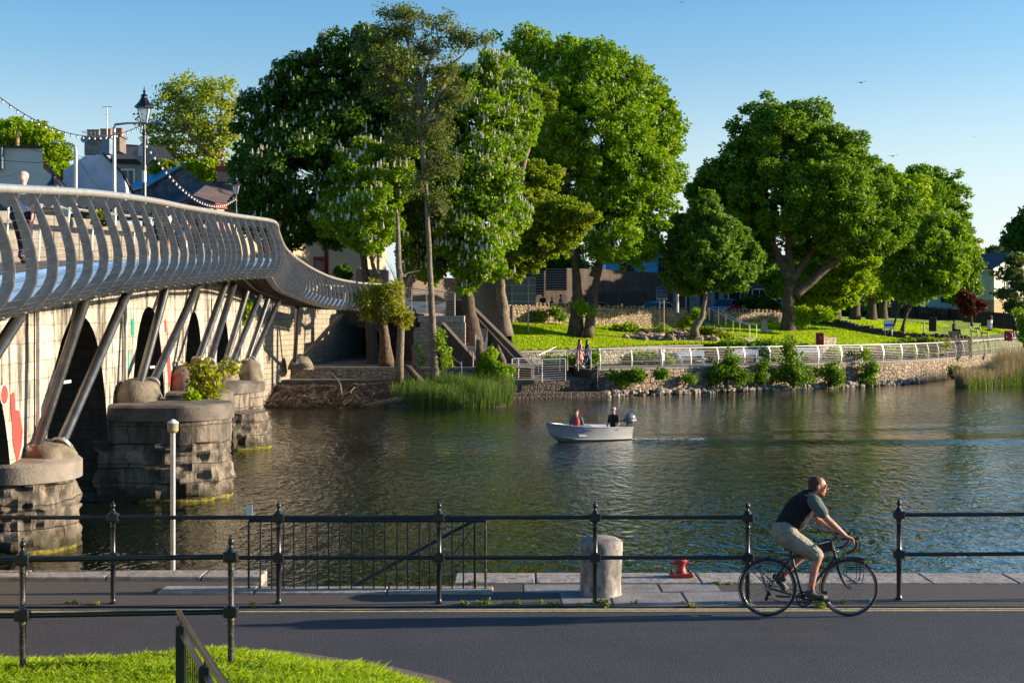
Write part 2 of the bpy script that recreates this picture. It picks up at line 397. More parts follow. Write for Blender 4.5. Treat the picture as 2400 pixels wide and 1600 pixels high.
# steps in the recess going down to the water, towards the left
stp=MB()
for i in range(5):
    stp.box((x1-.25-i*.5,(RY+QY)/2,ZR-.18*(i+1)-.5),(.5,QY-RY,1.0))
stp.build('step',m_slab,qw)
# slabs round the bollard
sl=MB()
for (a_,b_,ya,yb) in ((.15,.95,QY-1.32,QY-.74),(.97,1.95,QY-1.32,QY-.74),(1.97,2.75,QY-1.25,QY-.74),(.62,1.25,YL+.05,QY-1.34),(1.27,2.2,YL+.05,QY-1.34),(2.22,3.05,YL+.06,QY-1.28)):
    sl.box(((a_+b_)/2,(ya+yb)/2,ZR-.02),(b_-a_-.015,yb-ya,.075))
o=sl.build('stone_slabs',m_slab,bevel=.008); o['kind']='structure'
# weeds on the path
m_weed=leafmat('weed_leaf',(.10,.16,.02),(.25,.26,.04),.3)
rsn=np.random.RandomState(5)
cl=[]
for i in range(46):
    x=rsn.choice([.9,1.3,2.1,2.9,.15,-3.5,3.9,-.5,-5.5])+rsn.normal()*.22; y=rsn.choice([YL+.1,YL+.2,QY-.75,YL+.05])+rsn.normal()*.04
    cl.append((x,y,ZR+.02,.02+.035*rsn.rand()))
o=quads_mesh('weeds',leaf_verts(cl,1300,.035,rsn),m_weed); tag(o,'tiny yellowing weeds in the joints of the footpath','weeds',kind='stuff')
# ------------------------------------------------------------------ cast iron railings
def prof_post(z0,rail1,rail2,sc=1.0):
    p=[(.05,0),(.05,.03),(.034,.05),(.03,.08)]
    p+=[(.032,rail1-.10),(.04,rail1-.075),(.04,rail1-.055),(.033,rail1-.045)]
    p+=[(.033,rail1+.05),(.04,rail1+.06),(.03,rail1+.075),(.029,rail2-.14),(.036,rail2-.12),(.03,rail2-.1),(.038,rail2-.06)]
    return p
def post_mesh(parent,x,y,z0,r1,r2,mat,low=None):
    mb=MB(); mb.lathe((x,y,z0),prof_post(0,r1-z0,r2-z0)+[(.036,r2-z0)],16)
    return mb.build('post',mat,parent,smooth='auto')
def railing(label,posts,r1,r2,z0,ends=(None,None),mat=m_black,grp='black iron railings beside the road'):
    """posts: list of (x,y); one railing thing"""
    root=thing('iron_railing',label,'railing',(posts[0][0],posts[0][1],z0),grp)
    for i,(x,y) in enumerate(posts):
        post=post_mesh(root,x,y,z0,r1,r2,m_rust if (i%1==0 and z0>.9) else mat)
        for zz in (r1,r2): MB().box((x,y,zz),(.138,.105,.1)).build('collar',mat,root,bevel=.012)
        fin=MB(); fin.lathe((x,y,r2+.05),[(.05,0),(.04,.02),(.02,.045),(.017,.06),(.026,.075),(.033,.098),(.026,.12),(.012,.132),(.010,.14),(.013,.15),(.004,.165)],14)
        fin.build('finial',mat,root,smooth='auto')
    pts=list(posts)
    if ends[0]: pts=[ends[0]]+pts
    if ends[1]: pts=pts+[ends[1]]
    for zz in (r1,r2):
        MB().tube([(x,y,zz) for x,y in pts],.026,12).build('rail',mat,root,smooth='auto')
    return root
def fx(px,d): return (px-CX)/F*d
D1=17.9
postsA=[(fx(-108,D1),D1),(fx(265,D1),D1),(fx(653,D1),D1),(fx(1029,D1),D1),(fx(1395,D1),D1),(fx(1752,D1),D1)]
railing('long black iron railing along the quay left of the cyclist',postsA,1.46,1.965,ZR,((-9,D1),None))
D2=18.15
railing('black iron railing at the right edge beyond the gap',[(fx(2107,D2),D2),(fx(2480,D2),D2+.05)],1.46,1.965,ZR,(None,(9.5,D2+.1)))
railing('nearest black iron railing standing in the grass at lower left',[(fx(58,13.72),13.66),(fx(541,13.83),13.83)],1.625,2.16,1.02,((-9.0,13.3),None))
# baluster guard rail round the boat steps
gd=thing('step_guard_rail','black guard rail with thin upright bars behind the railing at the boat steps','railing',(fx(583,18.75),18.75,ZR))
bx=[583,610,637,664,689,717,744,770,797,824,851,876,903,930,956,983,1007,1034,1060,1086,1113,1138]
for i,q in enumerate(bx):
    x=fx(q,18.75); r=.016 if q in (583,1113,1138) else .010
    MB().tube([(x,18.75,ZR+.03),(x+.004*math.sin(i*3),18.75,1.80)],r,8).build('baluster',m_rust if q==1138 else m_black,gd)
MB().tube([(fx(583,18.75),18.75,1.80),(fx(1138,18.75),18.75,1.80)],.02,8).build('top_rail',m_black,gd)
MB().tube([(fx(1128,18.95),18.95,1.82),(fx(1080,18.97),18.97,1.68),(fx(830,19.0),19.0,.9),(fx(740,19.0),19,.55)],.022,8).build('handrail',m_black,gd,smooth='auto')
MB().box((fx(584,18.75),18.75,1.93),(.085,.01,.15)).box((fx(600,18.75),18.75,1.85),(.42,.03,.02)).build('plate',m_white,gd)
rp=MB()
for k in range(4):
    pts=[]
    for i in range(9):
        u=i/8; pts.append((fx(1122-u*(95-20*k)+4*math.sin(u*7+k),18.85),18.85+.02*k,1.80-u*(.75-.13*k)+.02*math.sin(u*9+k)))
    rp.tube(pts,.006,5)
tag(rp.build('rope',m_rubber,loc=(fx(1122,18.85),18.85,1.8)),'frayed black rope tied to the corner of the guard rail','rope')
# bollard
x,y=fx(1408,18.5),18.5
mb=MB(); rows=[]
prof=[(.275,-.02),(.268,.04),(.262,.15),(.268,.3),(.276,.45),(.286,.6),(.290,.66),(.288,.695),(.262,.72),(.21,.748),(.13,.77),(.06,.778),(.005,.78)]
for (r,z) in prof:
    rows.append([(x+(r+.008*noise.noise((math.cos(q)*3,math.sin(q)*3,z*5)))*math.cos(q),y+(r+.008*noise.noise((math.cos(q)*3,math.sin(q)*3,z*5)))*math.sin(q),ZR+z) for q in [2*math.pi*j/40 for j in range(40)]])
mb.grid(rows,True)
tag(mb.build('stone_bollard',m_bollard,smooth=True,loc=(x,y,ZR)),'fat weathered round stone bollard on slabs by the quay','bollard')
# mooring cleat
x,y,z=fx(1597,19.6),19.62,ZR+.04
cl_=thing('mooring_cleat','small red iron mooring post with cross bar on the quay edge','mooring post',(x,y,z))
MB().box((x,y,z+.025),(.31,.24,.05)).build('base_plate',m_red,cl_,bevel=.01)
MB().lathe((x,y,z+.04),[(.095,0),(.07,.03),(.055,.08),(.055,.12),(.075,.15),(.085,.175),(.07,.195),(.02,.2)],16).build('post',m_red,cl_,smooth='auto')
MB().tube([(x-.155,y,z+.175),(x-.10,y,z+.18),(x+.10,y,z+.18),(x+.155,y,z+.175)],[.012,.018,.018,.012],8).build('cross_bar',m_red,cl_)
nb=MB()
for sx_ in (-1,1): 
    for sy_ in (-1,1): nb.lathe((x+sx_*.12,y+sy_*.09,z+.05),[(.018,0),(.018,.02),(.01,.03)],6)
nb.build('bolt',m_rust,cl_)
# mooring pole with cap
x,y=fx(397,19.75),19.95
pl=thing('mooring_pole','tall grey steel pole with a pale cap at the quay edge','pole',(x,y,0))
MB().tube([(x,y,-.6),(x,y,2.93)],.037,14).build('pole',m_galv,pl,smooth='auto')
m_cap=M('cap_concrete',(.34,.28,.14),.8,col2=(.22,.18,.1),ns=14)
MB().lathe((x,y,2.86),[(.05,0),(.078,.03),(.08,.13),(.083,.14)],16).build('collar',m_cap,pl,smooth='auto')
MB().lathe((x,y,3.0),[(.083,0),(.06,.025),(.02,.05),(.005,.055)],16).build('cap',m_white,pl,smooth='auto')
# ------------------------------------------------------------------ grass bank in front
edge=[(-12,14.9),(-6,14.95),(-4.5,14.75),(-3.4,15.0),(-2.8,15.22),(-2.3,15.0),(-1.85,14.72),(-1.32,14.4),(-.85,14.0),(-.45,13.4),(-.1,12.7),(.2,11.9)]
def gz(x,y,e):  # height from distance to edge
    return .84+.28*(1-math.exp(-max(e,0)*1.6))+.03*noise.noise((x*.9,y*.9,0))+.02*noise.noise((x*3,y*3,2))
ge=[]
for i in range(len(edge)-1):
    a,b2=Vector(edge[i]),Vector(edge[i+1])
    for k in range(6): ge.append(a.lerp(b2,k/6))
rows=[]
for k in range(40):
    e=k*.11 if k<30 else 3.3+(k-30)*.9
    rows.append([(q.x-e*(.55 if q.x>-2.9 else .05),q.y-e,gz(q.x,q.y-e,e)) for q in ge])
gb=MB(); gb.grid(rows); struct('grass_bank',gb,m_grassbase,smooth=True)
kb=MB(); kb.grid([[(q.x,q.y+.02,ZR+.035) for q in ge],[(q.x+.13,q.y+.17,ZR+.035) for q in ge],[(q.x+.13,q.y+.17,ZR-.02) for q in ge]]); struct('road_edging',kb,m_kerb)
# blades
rsn=np.random.RandomState(11); gv=[]
A=np.array([[ (v[0],v[1],v[2]) for v in r] for r in rows[:36]])
nb_=130000
i=rsn.rand(nb_)**1.15*34.9; j=rsn.rand(nb_)*(A.shape[1]-1.01)
i0=i.astype(int); j0=j.astype(int); fi=(i-i0)[:,None]; fj=(j-j0)[:,None]
pt=(A[i0,j0]*(1-fi)*(1-fj)+A[i0+1,j0]*fi*(1-fj)+A[i0,j0+1]*(1-fi)*fj+A[i0+1,j0+1]*fi*fj)
ok=(pt[:,0]>-6.2)&(pt[:,1]>7.5); pt=pt[ok]; n=len(pt)
cn=np.array([noise.noise((q[0]*2.2,q[1]*2.2,0)) for q in pt])
hh=(.05+.05*rsn.rand(n)+.05*np.clip(cn,-.5,.8))[:,None]*.95
lean=rsn.normal(size=(n,3))*.45; lean[:,2]=1; ang=rsn.rand(n)*6.28
wv=np.stack([np.cos(ang),np.sin(ang),0*ang],1)*.0042
ov=np.empty((n,4,3)); ov[:,0]=pt-wv; ov[:,1]=pt+wv; ov[:,2]=pt+lean*hh*.6+wv*.8; 
l2=lean.copy(); l2[:,:2]*=1.5; ov[:,3]=pt+l2*hh; ov[:,2],ov[:,3]=ov[:,3].copy(),(pt+lean*hh*.6-wv*.8)
ov=ov[:,[0,1,2,3]]
o=quads_mesh('grass',ov.reshape(-1,3),m_grass); tag(o,'bright green grass blades on the near bank','grass',kind='stuff')
# ------------------------------------------------------------------ foreground step handrail
hr=thing('step_handrail','dark steel handrail with flat bar panel at bottom left foreground','handrail',(XZ(425,12.2,0).x,12.2,1.1))
a=V(fx(419,12.3),12.3,1.935); e=V(fx(560,8.0),8.0,2.30); 
m_hrail=M('handrail_steel',(.16,.14,.14),.25,.8,col2=(.10,.09,.09),ns=6)
mid=a.lerp(e,.5); 
MB().tube([a+V(-.012,.10,-.07),a+V(-.004,.05,-.01),a,mid,e],.027,14).build('handrail',m_hrail,hr,smooth='auto')
m_dkblue=M('dark_steel',(.012,.015,.022),.3,.3,col2=(.02,.024,.03),ns=8)
# posts
for u,(wpx) in ((.02,.10),(.52,.10)):
    q=a.lerp(e,u); q=q+V(.01,0,-.04)
    MB().box((q.x,q.y,(q.z-.06+.95)/2),(.075,.075,q.z-.06-.95)).build('post',m_dkblue,hr,bevel=.006)
    MB().tube([(q.x,q.y,q.z-.08),(q.x+.005,q.y,q.z+.015)],.012,8).build('bracket',m_dkblue,hr)
q0=a.lerp(e,.04)+V(.02,0,-.17); q1=a.lerp(e,1)+V(.02,0,-.17)
MB().bar(q0,q1,.05,.016).build('flat_bar',m_hrail,hr)
MB().bar(q0+V(0,0,-.75),q1+V(0,0,-.75),.05,.016).build('flat_bar',m_dkblue,hr)
bl=MB()
for k in range(1,26):
    q=q0.lerp(q1,k/26); 
    bl.bar(q+V(0,0,0),q+V(0,0,-.75),.008,.008,up=(0,1,0))
bl.build('panel_bars',m_dkblue,hr)
# ------------------------------------------------------------------ people
def remesh(o,v=.012,sm=4):
    r=o.modifiers.new('r','REMESH'); r.mode='VOXEL'; r.voxel_size=v; r.use_smooth_shade=True
    s=o.modifiers.new('s','SMOOTH'); s.iterations=sm; s.factor=.5
def hand_mesh(mb,wr,d,side,up,r=.0095,curl=.5,s=1.0):
    """wr wrist, d forward unit, side = thumb-side unit, up = back of hand"""
    wr=Vector(wr); d=Vector(d).normalized(); side=Vector(side).normalized(); up=Vector(up).normalized()
    pe=wr+d*.085*s
    for k in range(5):
        u=(k/4-.5)*.062*s
        mb.cap(wr+side*u*.6+d*.01,pe+side*u,.019*s,.0135*s,8)
    for k,ln in enumerate((.068,.078,.074,.058)):
        u=(.5-k/3)*.066*s
        b=pe+side*u; q=curl*(1+.12*k)
        d1=(d*math.cos(q)-up*math.sin(q)).normalized(); m1=b+d1*ln*.5*s
        d2=(d*math.cos(2.1*q)-up*math.sin(2.1*q)).normalized(); m2=m1+d2*ln*.33*s
        d3=(d*math.cos(3*q)-up*math.sin(3*q)).normalized(); m3=m2+d3*ln*.25*s
        mb.cap(b,m1,r*1.1*s,r*s,8); mb.cap(m1,m2,r*s,r*.92*s,8); mb.cap(m2,m3,r*.92*s,r*.8*s,8)
    tb=wr+side*.026*s+d*.02*s; t1=tb+(d*.55+side*.75-up*.25).normalized()*.042*s; t2=t1+(d*.85+side*.15-up*.45).normalized()*.034*s
    mb.cap(tb,t1,.014*s,.0115*s,8); mb.cap(t1,t2,.0115*s,.009*s,8)
def head_mesh(mb,c,f,up,s=1.0):
    """c head centre, f face direction; head height .235"""
    f=Vector(f).normalized(); up=Vector(up).normalized(); sd_=f.cross(up).normalized(); up=sd_.cross(f)
    A=Matrix((f,sd_,up)).transposed()
    q=lambda x,y,z: Vector(c)+A@Vector((x,y,z))*s
    mb.ball(q(-.012,0,.03),(.098*s,.078*s,.088*s),16,10,A)
    mb.ball(q(.03,0,-.02),(.062*s,.062*s,.09*s),14,8,A)
    mb.ball(q(.045,0,-.078),(.035*s,.036*s,.030*s),10,6,A)
    mb.cap(q(.088,0,.012),q(.108,0,-.02),.010*s,.015*s,8)
    mb.ball(q(.088,0,-.052),(.014*s,.026*s,.008*s),8,5,A)
    mb.cap(q(.082,-.04,.03),q(.082,.04,.03),.013*s,.013*s,8)
    for y in(-1,1):
        mb.ball(q(-.012,y*.080,-.008),(.020*s,.012*s,.032*s),8,6,A)
        mb.ball(q(.055,y*.04,-.025),(.025*s,.02*s,.028*s),8,5,A)
    return q,A
def person(label,loc,rz,H=1.72,pose='stand',top=None,bot=None,hair=None,shoes=None,skin=None,hairlen=.0,skirt=False,sleeve=.5,vs=.018,legs_bare=False,ph=1,arms=None,cap_=None,group=None,cat='person',extra=None):
    s=H/1.72; o_=Vector(loc); root=thing('person',label,cat,loc,group)
    m=Matrix.Rotation(rz,3,'Z')
    T=lambda x,y,z: o_+m@(Vector((x,y,z))*s)
    skin=skin or m_skin2
    sit=pose=='sit'
    pel=.93 if not sit else .1
    lean=.04 if pose=='walk' else 0
    J={}
    J['pel']=(0,0,pel); J['ch']=(lean,0,pel+.40); J['nk']=(lean+.005,0,pel+.545); J['hd']=(lean+.02,0,pel+.68)
    for sgn,k in ((-1,'R'),(1,'L')):
        J['sh'+k]=(lean,sgn*.175,pel+.47); J['hp'+k]=(0,sgn*.09,pel-.02)
        sw=sgn*ph
        if pose=='walk':
            J['kn'+k]=(.20 if sw>0 else .02,sgn*.09,pel-.44); J['an'+k]=(.30 if sw>0 else -.30,sgn*.08,.10 if sw>0 else .17)
            J['to'+k]=(J['an'+k][0]+.17,sgn*.09,.05 if sw>0 else .05)
            J['el'+k]=(-.08 if sw>0 else .05,sgn*.23,pel+.20); J['wr'+k]=(-.10 if sw>0 else .20,sgn*.22,pel-.02)
        elif sit:
            J['kn'+k]=(.42,sgn*.13,pel+.02); J['an'+k]=(.50,sgn*.12,pel-.38); J['to'+k]=(.66,sgn*.13,pel-.42)
            J['el'+k]=(.04,sgn*.25,pel+.22); J['wr'+k]=(.25,sgn*.17,pel+.12)
        else:
            J['kn'+k]=(.01,sgn*.095,pel-.44); J['an'+k]=(-.01,sgn*.10,.09); J['to'+k]=(.15,sgn*.12,.045)
            J['el'+k]=(-.02,sgn*.235,pel+.20); J['wr'+k]=(.06,sgn*.24,pel-.03)
    if arms: J.update(arms)
    Q={k:T(*v) for k,v in J.items()}
    up=V(0,0,1); f=m@V(1,0,0); sd_=m@V(0,1,0)
    b=MB()
    b.cap(Q['pel'],Q['ch'],.125*s,.125*s); b.cap(Q['shR'],Q['shL'],.06*s,.06*s); b.cap(Q['hpR'],Q['hpL'],.10*s,.10*s); b.cap(Q['ch'],Q['nk'],.08*s,.05*s); b.cap(Q['nk'],Q['hd'],.052*s,.055*s)
    head_mesh(b,Q['hd']+up*.03*s,f,up,s)
    for k,sg in (('R',-1),('L',1)):
        b.cap(Q['sh'+k],Q['el'+k],.048*s,.037*s); b.cap(Q['el'+k],Q['wr'+k],.036*s,.024*s)
        d=(Q['wr'+k]-Q['el'+k]).normalized()
        hand_mesh(b,Q['wr'+k],d,f if abs(d.z)>.6 else -sd_*sg,sd_*sg if abs(d.z)>.6 else up,.010,.35,s)
        b.cap(Q['hp'+k],Q['kn'+k],.085*s,.055*s); b.cap(Q['kn'+k],Q['an'+k],.052*s,.036*s); b.cap(Q['an'+k],Q['to'+k],.038*s,.028*s)
    ob=b.build('body',skin,root,smooth=True); remesh(ob,vs*.7,3)
    c=MB()  # top
    c.cap(Q['pel']+up*.06,Q['ch'],.145*s,.15*s); c.cap(Q['ch'],Q['nk']-up*.03*s,.13*s,.07*s)
    c.cap(Q['shR'],Q['shL'],.078*s,.078*s)
    if sit: c.cap(Q['pel'],Q['pel']+up*.1,.15*s,.15*s)
    for k in 'RL':
        if sleeve>0:
            e=Q['sh'+k].lerp(Q['el'+k],min(1,sleeve*1.4)); c.cap(Q['sh'+k],e,.068*s,.056*s)
            if sleeve>=1: c.cap(Q['el'+k],Q['wr'+k],.05*s,.04*s)
    ob=c.build('top',top,root,smooth=True); remesh(ob,vs,3)
    t_=MB()
    if skirt:
        rows=[]
        for i in range(9):
            u=i/8; z=pel+.08-u*.5
            rows.append([T((.13+.15*u)*math.cos(q)+.03*u,(.16+.13*u+.012*math.sin(q*9))*math.sin(q),z) for q in [2*math.pi*j/28 for j in range(28)]])
        t_.grid(rows,True); ob=t_.build('skirt',bot,root,smooth=True)
        sm=ob.modifiers.new('s','SOLIDIFY'); sm.thickness=.01
    else:
        t_.cap(Q['hpR'],Q['hpL'],.128*s,.128*s); t_.cap(Q['pel'],Q['pel']+up*.08*s,.135*s,.13*s)
        for k in 'RL':
            t_.cap(Q['hp'+k],Q['kn'+k],.102*s,.072*s)
            if not legs_bare: t_.cap(Q['kn'+k],Q['an'+k].lerp(Q['kn'+k],.06),.07*s,.056*s)
        ob=t_.build('trousers' if not legs_bare else 'shorts',bot,root,smooth=True); remesh(ob,vs,3)
    if shoes and not sit:
        for k in 'RL':
            h=MB(); h.cap(Q['an'+k]-up*.03*s-f*.02,Q['to'+k],.045*s,.038*s); ob=h.build('shoe',shoes,root,smooth=True); remesh(ob,vs*.7,2)
    if hair:
        h=MB(); hc=Q['hd']+up*.03*s
        h.ball(hc-f*.022*s+up*.043*s,(.099*s,.099*s,.085*s),14,8)
        h.ball(hc-f*.045*s+up*.0*s,(.07*s,.082*s,.08*s),14,8)
        if hairlen>0: h.cap(hc-f*.055*s,hc-f*.075*s-up*hairlen*s,.08*s,.06*s); h.cap(hc-f*.03*s+sd_*.06*s,hc-f*.05*s+sd_*.06*s-up*hairlen*.8*s,.035*s,.03*s); h.cap(hc-f*.03*s-sd_*.06*s,hc-f*.05*s-sd_*.06*s-up*hairlen*.8*s,.035*s,.03*s)
        ob=h.build('hair',hair,root,smooth=True); remesh(ob,vs*.7,2)
    if cap_:
        h=MB(); hc=Q['hd']+up*.03*s
        h.ball(hc-f*.01*s+up*.05*s,(.108*s,.10*s,.08*s),16,8); h.box(hc+f*.12*s+up*.055*s,(.09*s,.12*s,.012),rz=rz); h.build('cap',cap_,root,smooth=True)
    root['_Q']=0; del root['_Q']
    return root,Q,m,s
m_navy=M('navy_cloth',(.010,.012,.022),.8,col2=(.018,.02,.03),ns=9)
m_dark=M('dark_cloth',(.014,.013,.014),.85,col2=(.022,.02,.02),ns=9)
m_jean=M('denim',(.05,.12,.28),.8,col2=(.03,.08,.2),ns=20)
m_lilac=M('lilac_shirt',(.62,.60,.80),.75,col2=(.44,.42,.6),ns=4,bs=.3,bd=.02,bscale=12)
m_greyc=M('grey_cloth',(.28,.30,.34),.8)
m_whitec=M('white_cloth',(.68,.67,.66),.8)
m_redc=M('red_cloth',(.5,.03,.03),.7,col2=(.38,.02,.03),ns=9)
m_floral=M('floral_dress',(.62,.10,.12),.8,col2=(.75,.45,.42),ns=22,lo=.48,hi=.56)
m_teal=M('teal_cloth',(.06,.13,.13),.8)
m_hairb=M('brown_hair',(.035,.018,.010),.6,col2=(.06,.03,.015),ns=20)
m_hairg=M('grey_hair',(.55,.52,.5),.7)
m_hairr=M('ginger_hair',(.45,.15,.04),.6)
m_hairbl=M('blond_hair',(.5,.36,.18),.6)
m_shoe=M('dark_shoe',(.02,.02,.025),.6)
m_bluec=M('blue_cloth',(.02,.22,.55),.7)
# ------------------------------------------------------------------ bicycle
BD=17.2
def Bk(zx,zy,y=0.0):
    px=1680+zx/3.92; py=1080+zy/3.92
    return V((px-CX)/F*BD,BD+y,CZ-(py-CY)/F*BD)
m_frame=M('frame_paint',(.018,.022,.024),.3,.2,col2=(.03,.034,.036),ns=5)
m_tyre=M('tyre',(.018,.018,.02),.75,col2=(.03,.03,.03),ns=30)
m_rim=M('rim_alloy',(.30,.31,.33),.3,.9)
bk=thing('bicycle','black touring bicycle with drop handlebars and two racks ridden along the road','bicycle',Bk(790,1430))
rh=Bk(468,1182); fh=Bk(1220,1175); WR=.333
def torus(mb,c,Rr,r,n=64,k=8,a0=0,a1=2*math.pi,flat=1.0,th=0):
    """ring in XZ plane"""
    rows=[]; full=abs(a1-a0-2*math.pi)<1e-3
    cnt=n if full else n+1
    for i in range(cnt):
        q=a0+(a1-a0)*i/n
        rows.append([(c[0]+(Rr+r*flat*math.cos(w_))*math.cos(q),c[1]+r*math.sin(w_),c[2]+(Rr+r*flat*math.cos(w_))*math.sin(q)) for w_ in [2*math.pi*j/k for j in range(k)]])
    if full: rows.append(rows[0])
    return mb.grid(rows,True)
ground_z=ZR
for hub,nm in ((rh,'rear_wheel'),(fh,'front_wheel')):
    hub.z=ground_z+WR+.016
    wmb=MB(); torus(wmb,hub,WR,.0155,72,8,flat=1.05); wl=wmb.build(nm,m_tyre,bk,smooth=True)
    r_=MB(); torus(r_,hub,WR-.022,.009,72,6,flat=1.3); r_.build('rim',m_rim,wl,smooth=True)
    hb=MB(); hb.tube([hub+V(0,-.05,0),hub+V(0,.05,0)],.012,10); hb.tube([hub+V(0,-.03,0),hub+V(0,-.027,0)],.024,14); hb.tube([hub+V(0,.03,0),hub+V(0,.027,0)],.024,14); hb.build('hub',m_chrome,wl)
    sp=MB()
    for i in range(28):
        q=2*math.pi*i/28+.3; q2=q+(.55 if i%2 else -.55); sy_=-.028 if (i//2)%2 else .028
        sp.tube([hub+V(math.cos(q2)*.022,sy_,math.sin(q2)*.022),hub+V(math.cos(q)*(WR-.03),0,math.sin(q)*(WR-.03))],.0012,4,False)
    sp.build('spokes',m_rim,wl)
bb=Bk(790,1258); st=Bk(678,835); hd0=Bk(1062,775); hd1=Bk(1092,885)
fr=MB()
fr.tube([bb,st],.0155,10); fr.tube([Bk(1088,872),bb],.017,10); fr.tube([Bk(690,885),Bk(1068,805)],.0145,10)
fr.tube([hd0,hd1],.019,12)
for y in (-.05,.05):
    fr.tube([rh+V(0,y,0),Bk(686,880,y*.3)],.008,8); fr.tube([rh+V(0,y,0),bb+V(0,y*.7,0)],.009,8)
fr.build('frame',m_frame,bk,smooth='auto')
fk=MB()
for y in (-.045,.045): fk.tube([Bk(1095,890,y*.7),Bk(1120,1000,y),Bk(1150,1085,y),Bk(1190,1150,y),fh+V(0,y,0)],[.012,.012,.010,.008,.007],8)
fk.ball(Bk(1094,892),(.02,.04,.018)); fk.build('fork',m_frame,bk,smooth='auto')
sb=MB(); sb.tube([st,Bk(668,800)],.012,8); sb.build('seat_post',m_frame,bk)
sd2=MB(); rows=[]
for u,wd,zz in ((0,.07,0),(.25,.07,0),(.5,.045,-.004),(.75,.022,-.008),(1,.014,-.018)):
    c_=Bk(622,800)+V(u*.27,0,zz); rows.append([c_+V(0,wd*math.cos(q),.022*math.sin(q)) for q in [2*math.pi*j/12 for j in range(12)]])
sd2.grid(rows,True); sd2.f.append(tuple(range(12))); sd2.build('saddle',m_rubber,bk,smooth=True)
hbm=MB()
stem=Bk(1050,735); barc=Bk(1112,692)
hbm.tube([hd0,stem],.012,8); hbm.tube([stem,barc],.014,8); hbm.tube([barc+V(0,-.2,0),barc+V(0,.2,0)],.0125,8); hbm.build('stem',m_frame,bk)
m_tape=M('bar_tape',(.09,.012,.014),.7,col2=(.05,.01,.01),ns=30)
for sgn in (-1,1):
    y=sgn*.205
    d_=MB(); d_.tube([barc+V(0,y,0),Bk(1165,686,y),Bk(1225,692,y),Bk(1250,725,y),Bk(1243,770,y),Bk(1205,808,y),Bk(1155,822,y)],.016,10); d_.build('handlebar',m_tape,bk,smooth='auto')
    b_=MB(); b_.cap(Bk(1232,700,y),Bk(1268,676,y),.017,.013); b_.tube([Bk(1266,684,y),Bk(1285,715,y),Bk(1275,765,y),Bk(1255,800,y)],[.009,.007,.006,.005],6); b_.build('brake_lever',m_rubber,bk,smooth='auto')
# bag under stem
bgm=MB(); bgm.poly([Bk(925,748,-.05),Bk(1055,715,-.05),Bk(1066,815,-.05),Bk(950,832,-.05)],.1,(0,1,0)); bgm.build('frame_bag',m_dark,bk,bevel=.012)
MB().bar(Bk(930,752,-.056),Bk(1030,728,-.056),.006,.014).build('reflective_strip',m_whitec,bk)
# mudguards
for hub,a0,a1 in ((rh,R(25),R(205)),(fh,R(40),R(190))):
    mg=MB(); torus(mg,hub,WR+.028,.014,40,8,a0,a1,flat=.3); mg.build('mudguard',m_rubber,bk,smooth=True)
mf=MB(); mf.box(Bk(1000,1225),(.02,.05,.09)); mf.build('mud_flap',m_rubber,bk)
# racks
rr_=MB()
for y in (-.06,.06):
    rr_.tube([Bk(335,888,y),Bk(560,878,y)],.005,6)
    rr_.tube([Bk(550,890,y*1.2),Bk(620,905,y*.6),Bk(690,890,y*.3)],.004,6)
    rr_.tube([Bk(330,1005,y*1.5),Bk(345,1035,y*1.5),Bk(395,1083,y*1.5),Bk(515,1088,y*1.5),Bk(575,990,y*1.4),Bk(590,930,y*1.2)],.005,6)
    rr_.tube([Bk(405,890,y),Bk(395,985,y*1.4),Bk(450,1150,y*1.4)],.004,6); rr_.tube([Bk(490,885,y),Bk(480,1100,y*1.5),rh+V(0,y,0)],.004,6)
    rr_.tube([Bk(365,890,y),Bk(440,1140,y*1.4)],.004,6)
for q in (345,400,455,510,555): rr_.tube([Bk(q,886,-.06),Bk(q,886,.06)],.004,6)
rr_.build('rear_rack',m_frame,bk)
MB().box(Bk(352,903),(.03,.05,.04)).build('rear_light',m_red,bk,bevel=.005)
fr_=MB(); fr_.poly([Bk(1180,868,-.09),Bk(1290,868,-.09),Bk(1350,885,-.09),Bk(1340,900,-.09),Bk(1165,900,-.09)],.18,(0,1,0))
for y in (-.08,.08):
    fr_.tube([Bk(1340,900,y),Bk(1335,1040,y),Bk(1318,1105,y),Bk(1285,1114,y),Bk(1200,1112,y)],.005,6)
    fr_.tube([Bk(1303,905,y),Bk(1298,1085,y),Bk(1280,1103,y),Bk(1215,1105,y)],.004,6)
    fr_.tube([Bk(1175,905,y),Bk(1182,1080,y)],.004,6); fr_.tube([Bk(1170,968,y),Bk(1335,965,y)],.004,6); fr_.tube([Bk(1170,985,y),Bk(1335,982,y)],.004,6)
fr_.build('front_rack',m_frame,bk)
lt=MB(); lt.cap(Bk(1090,835,-.02),Bk(1100,825,-.03),.016,.016); lt.build('headlight',m_chrome,bk,smooth=True)
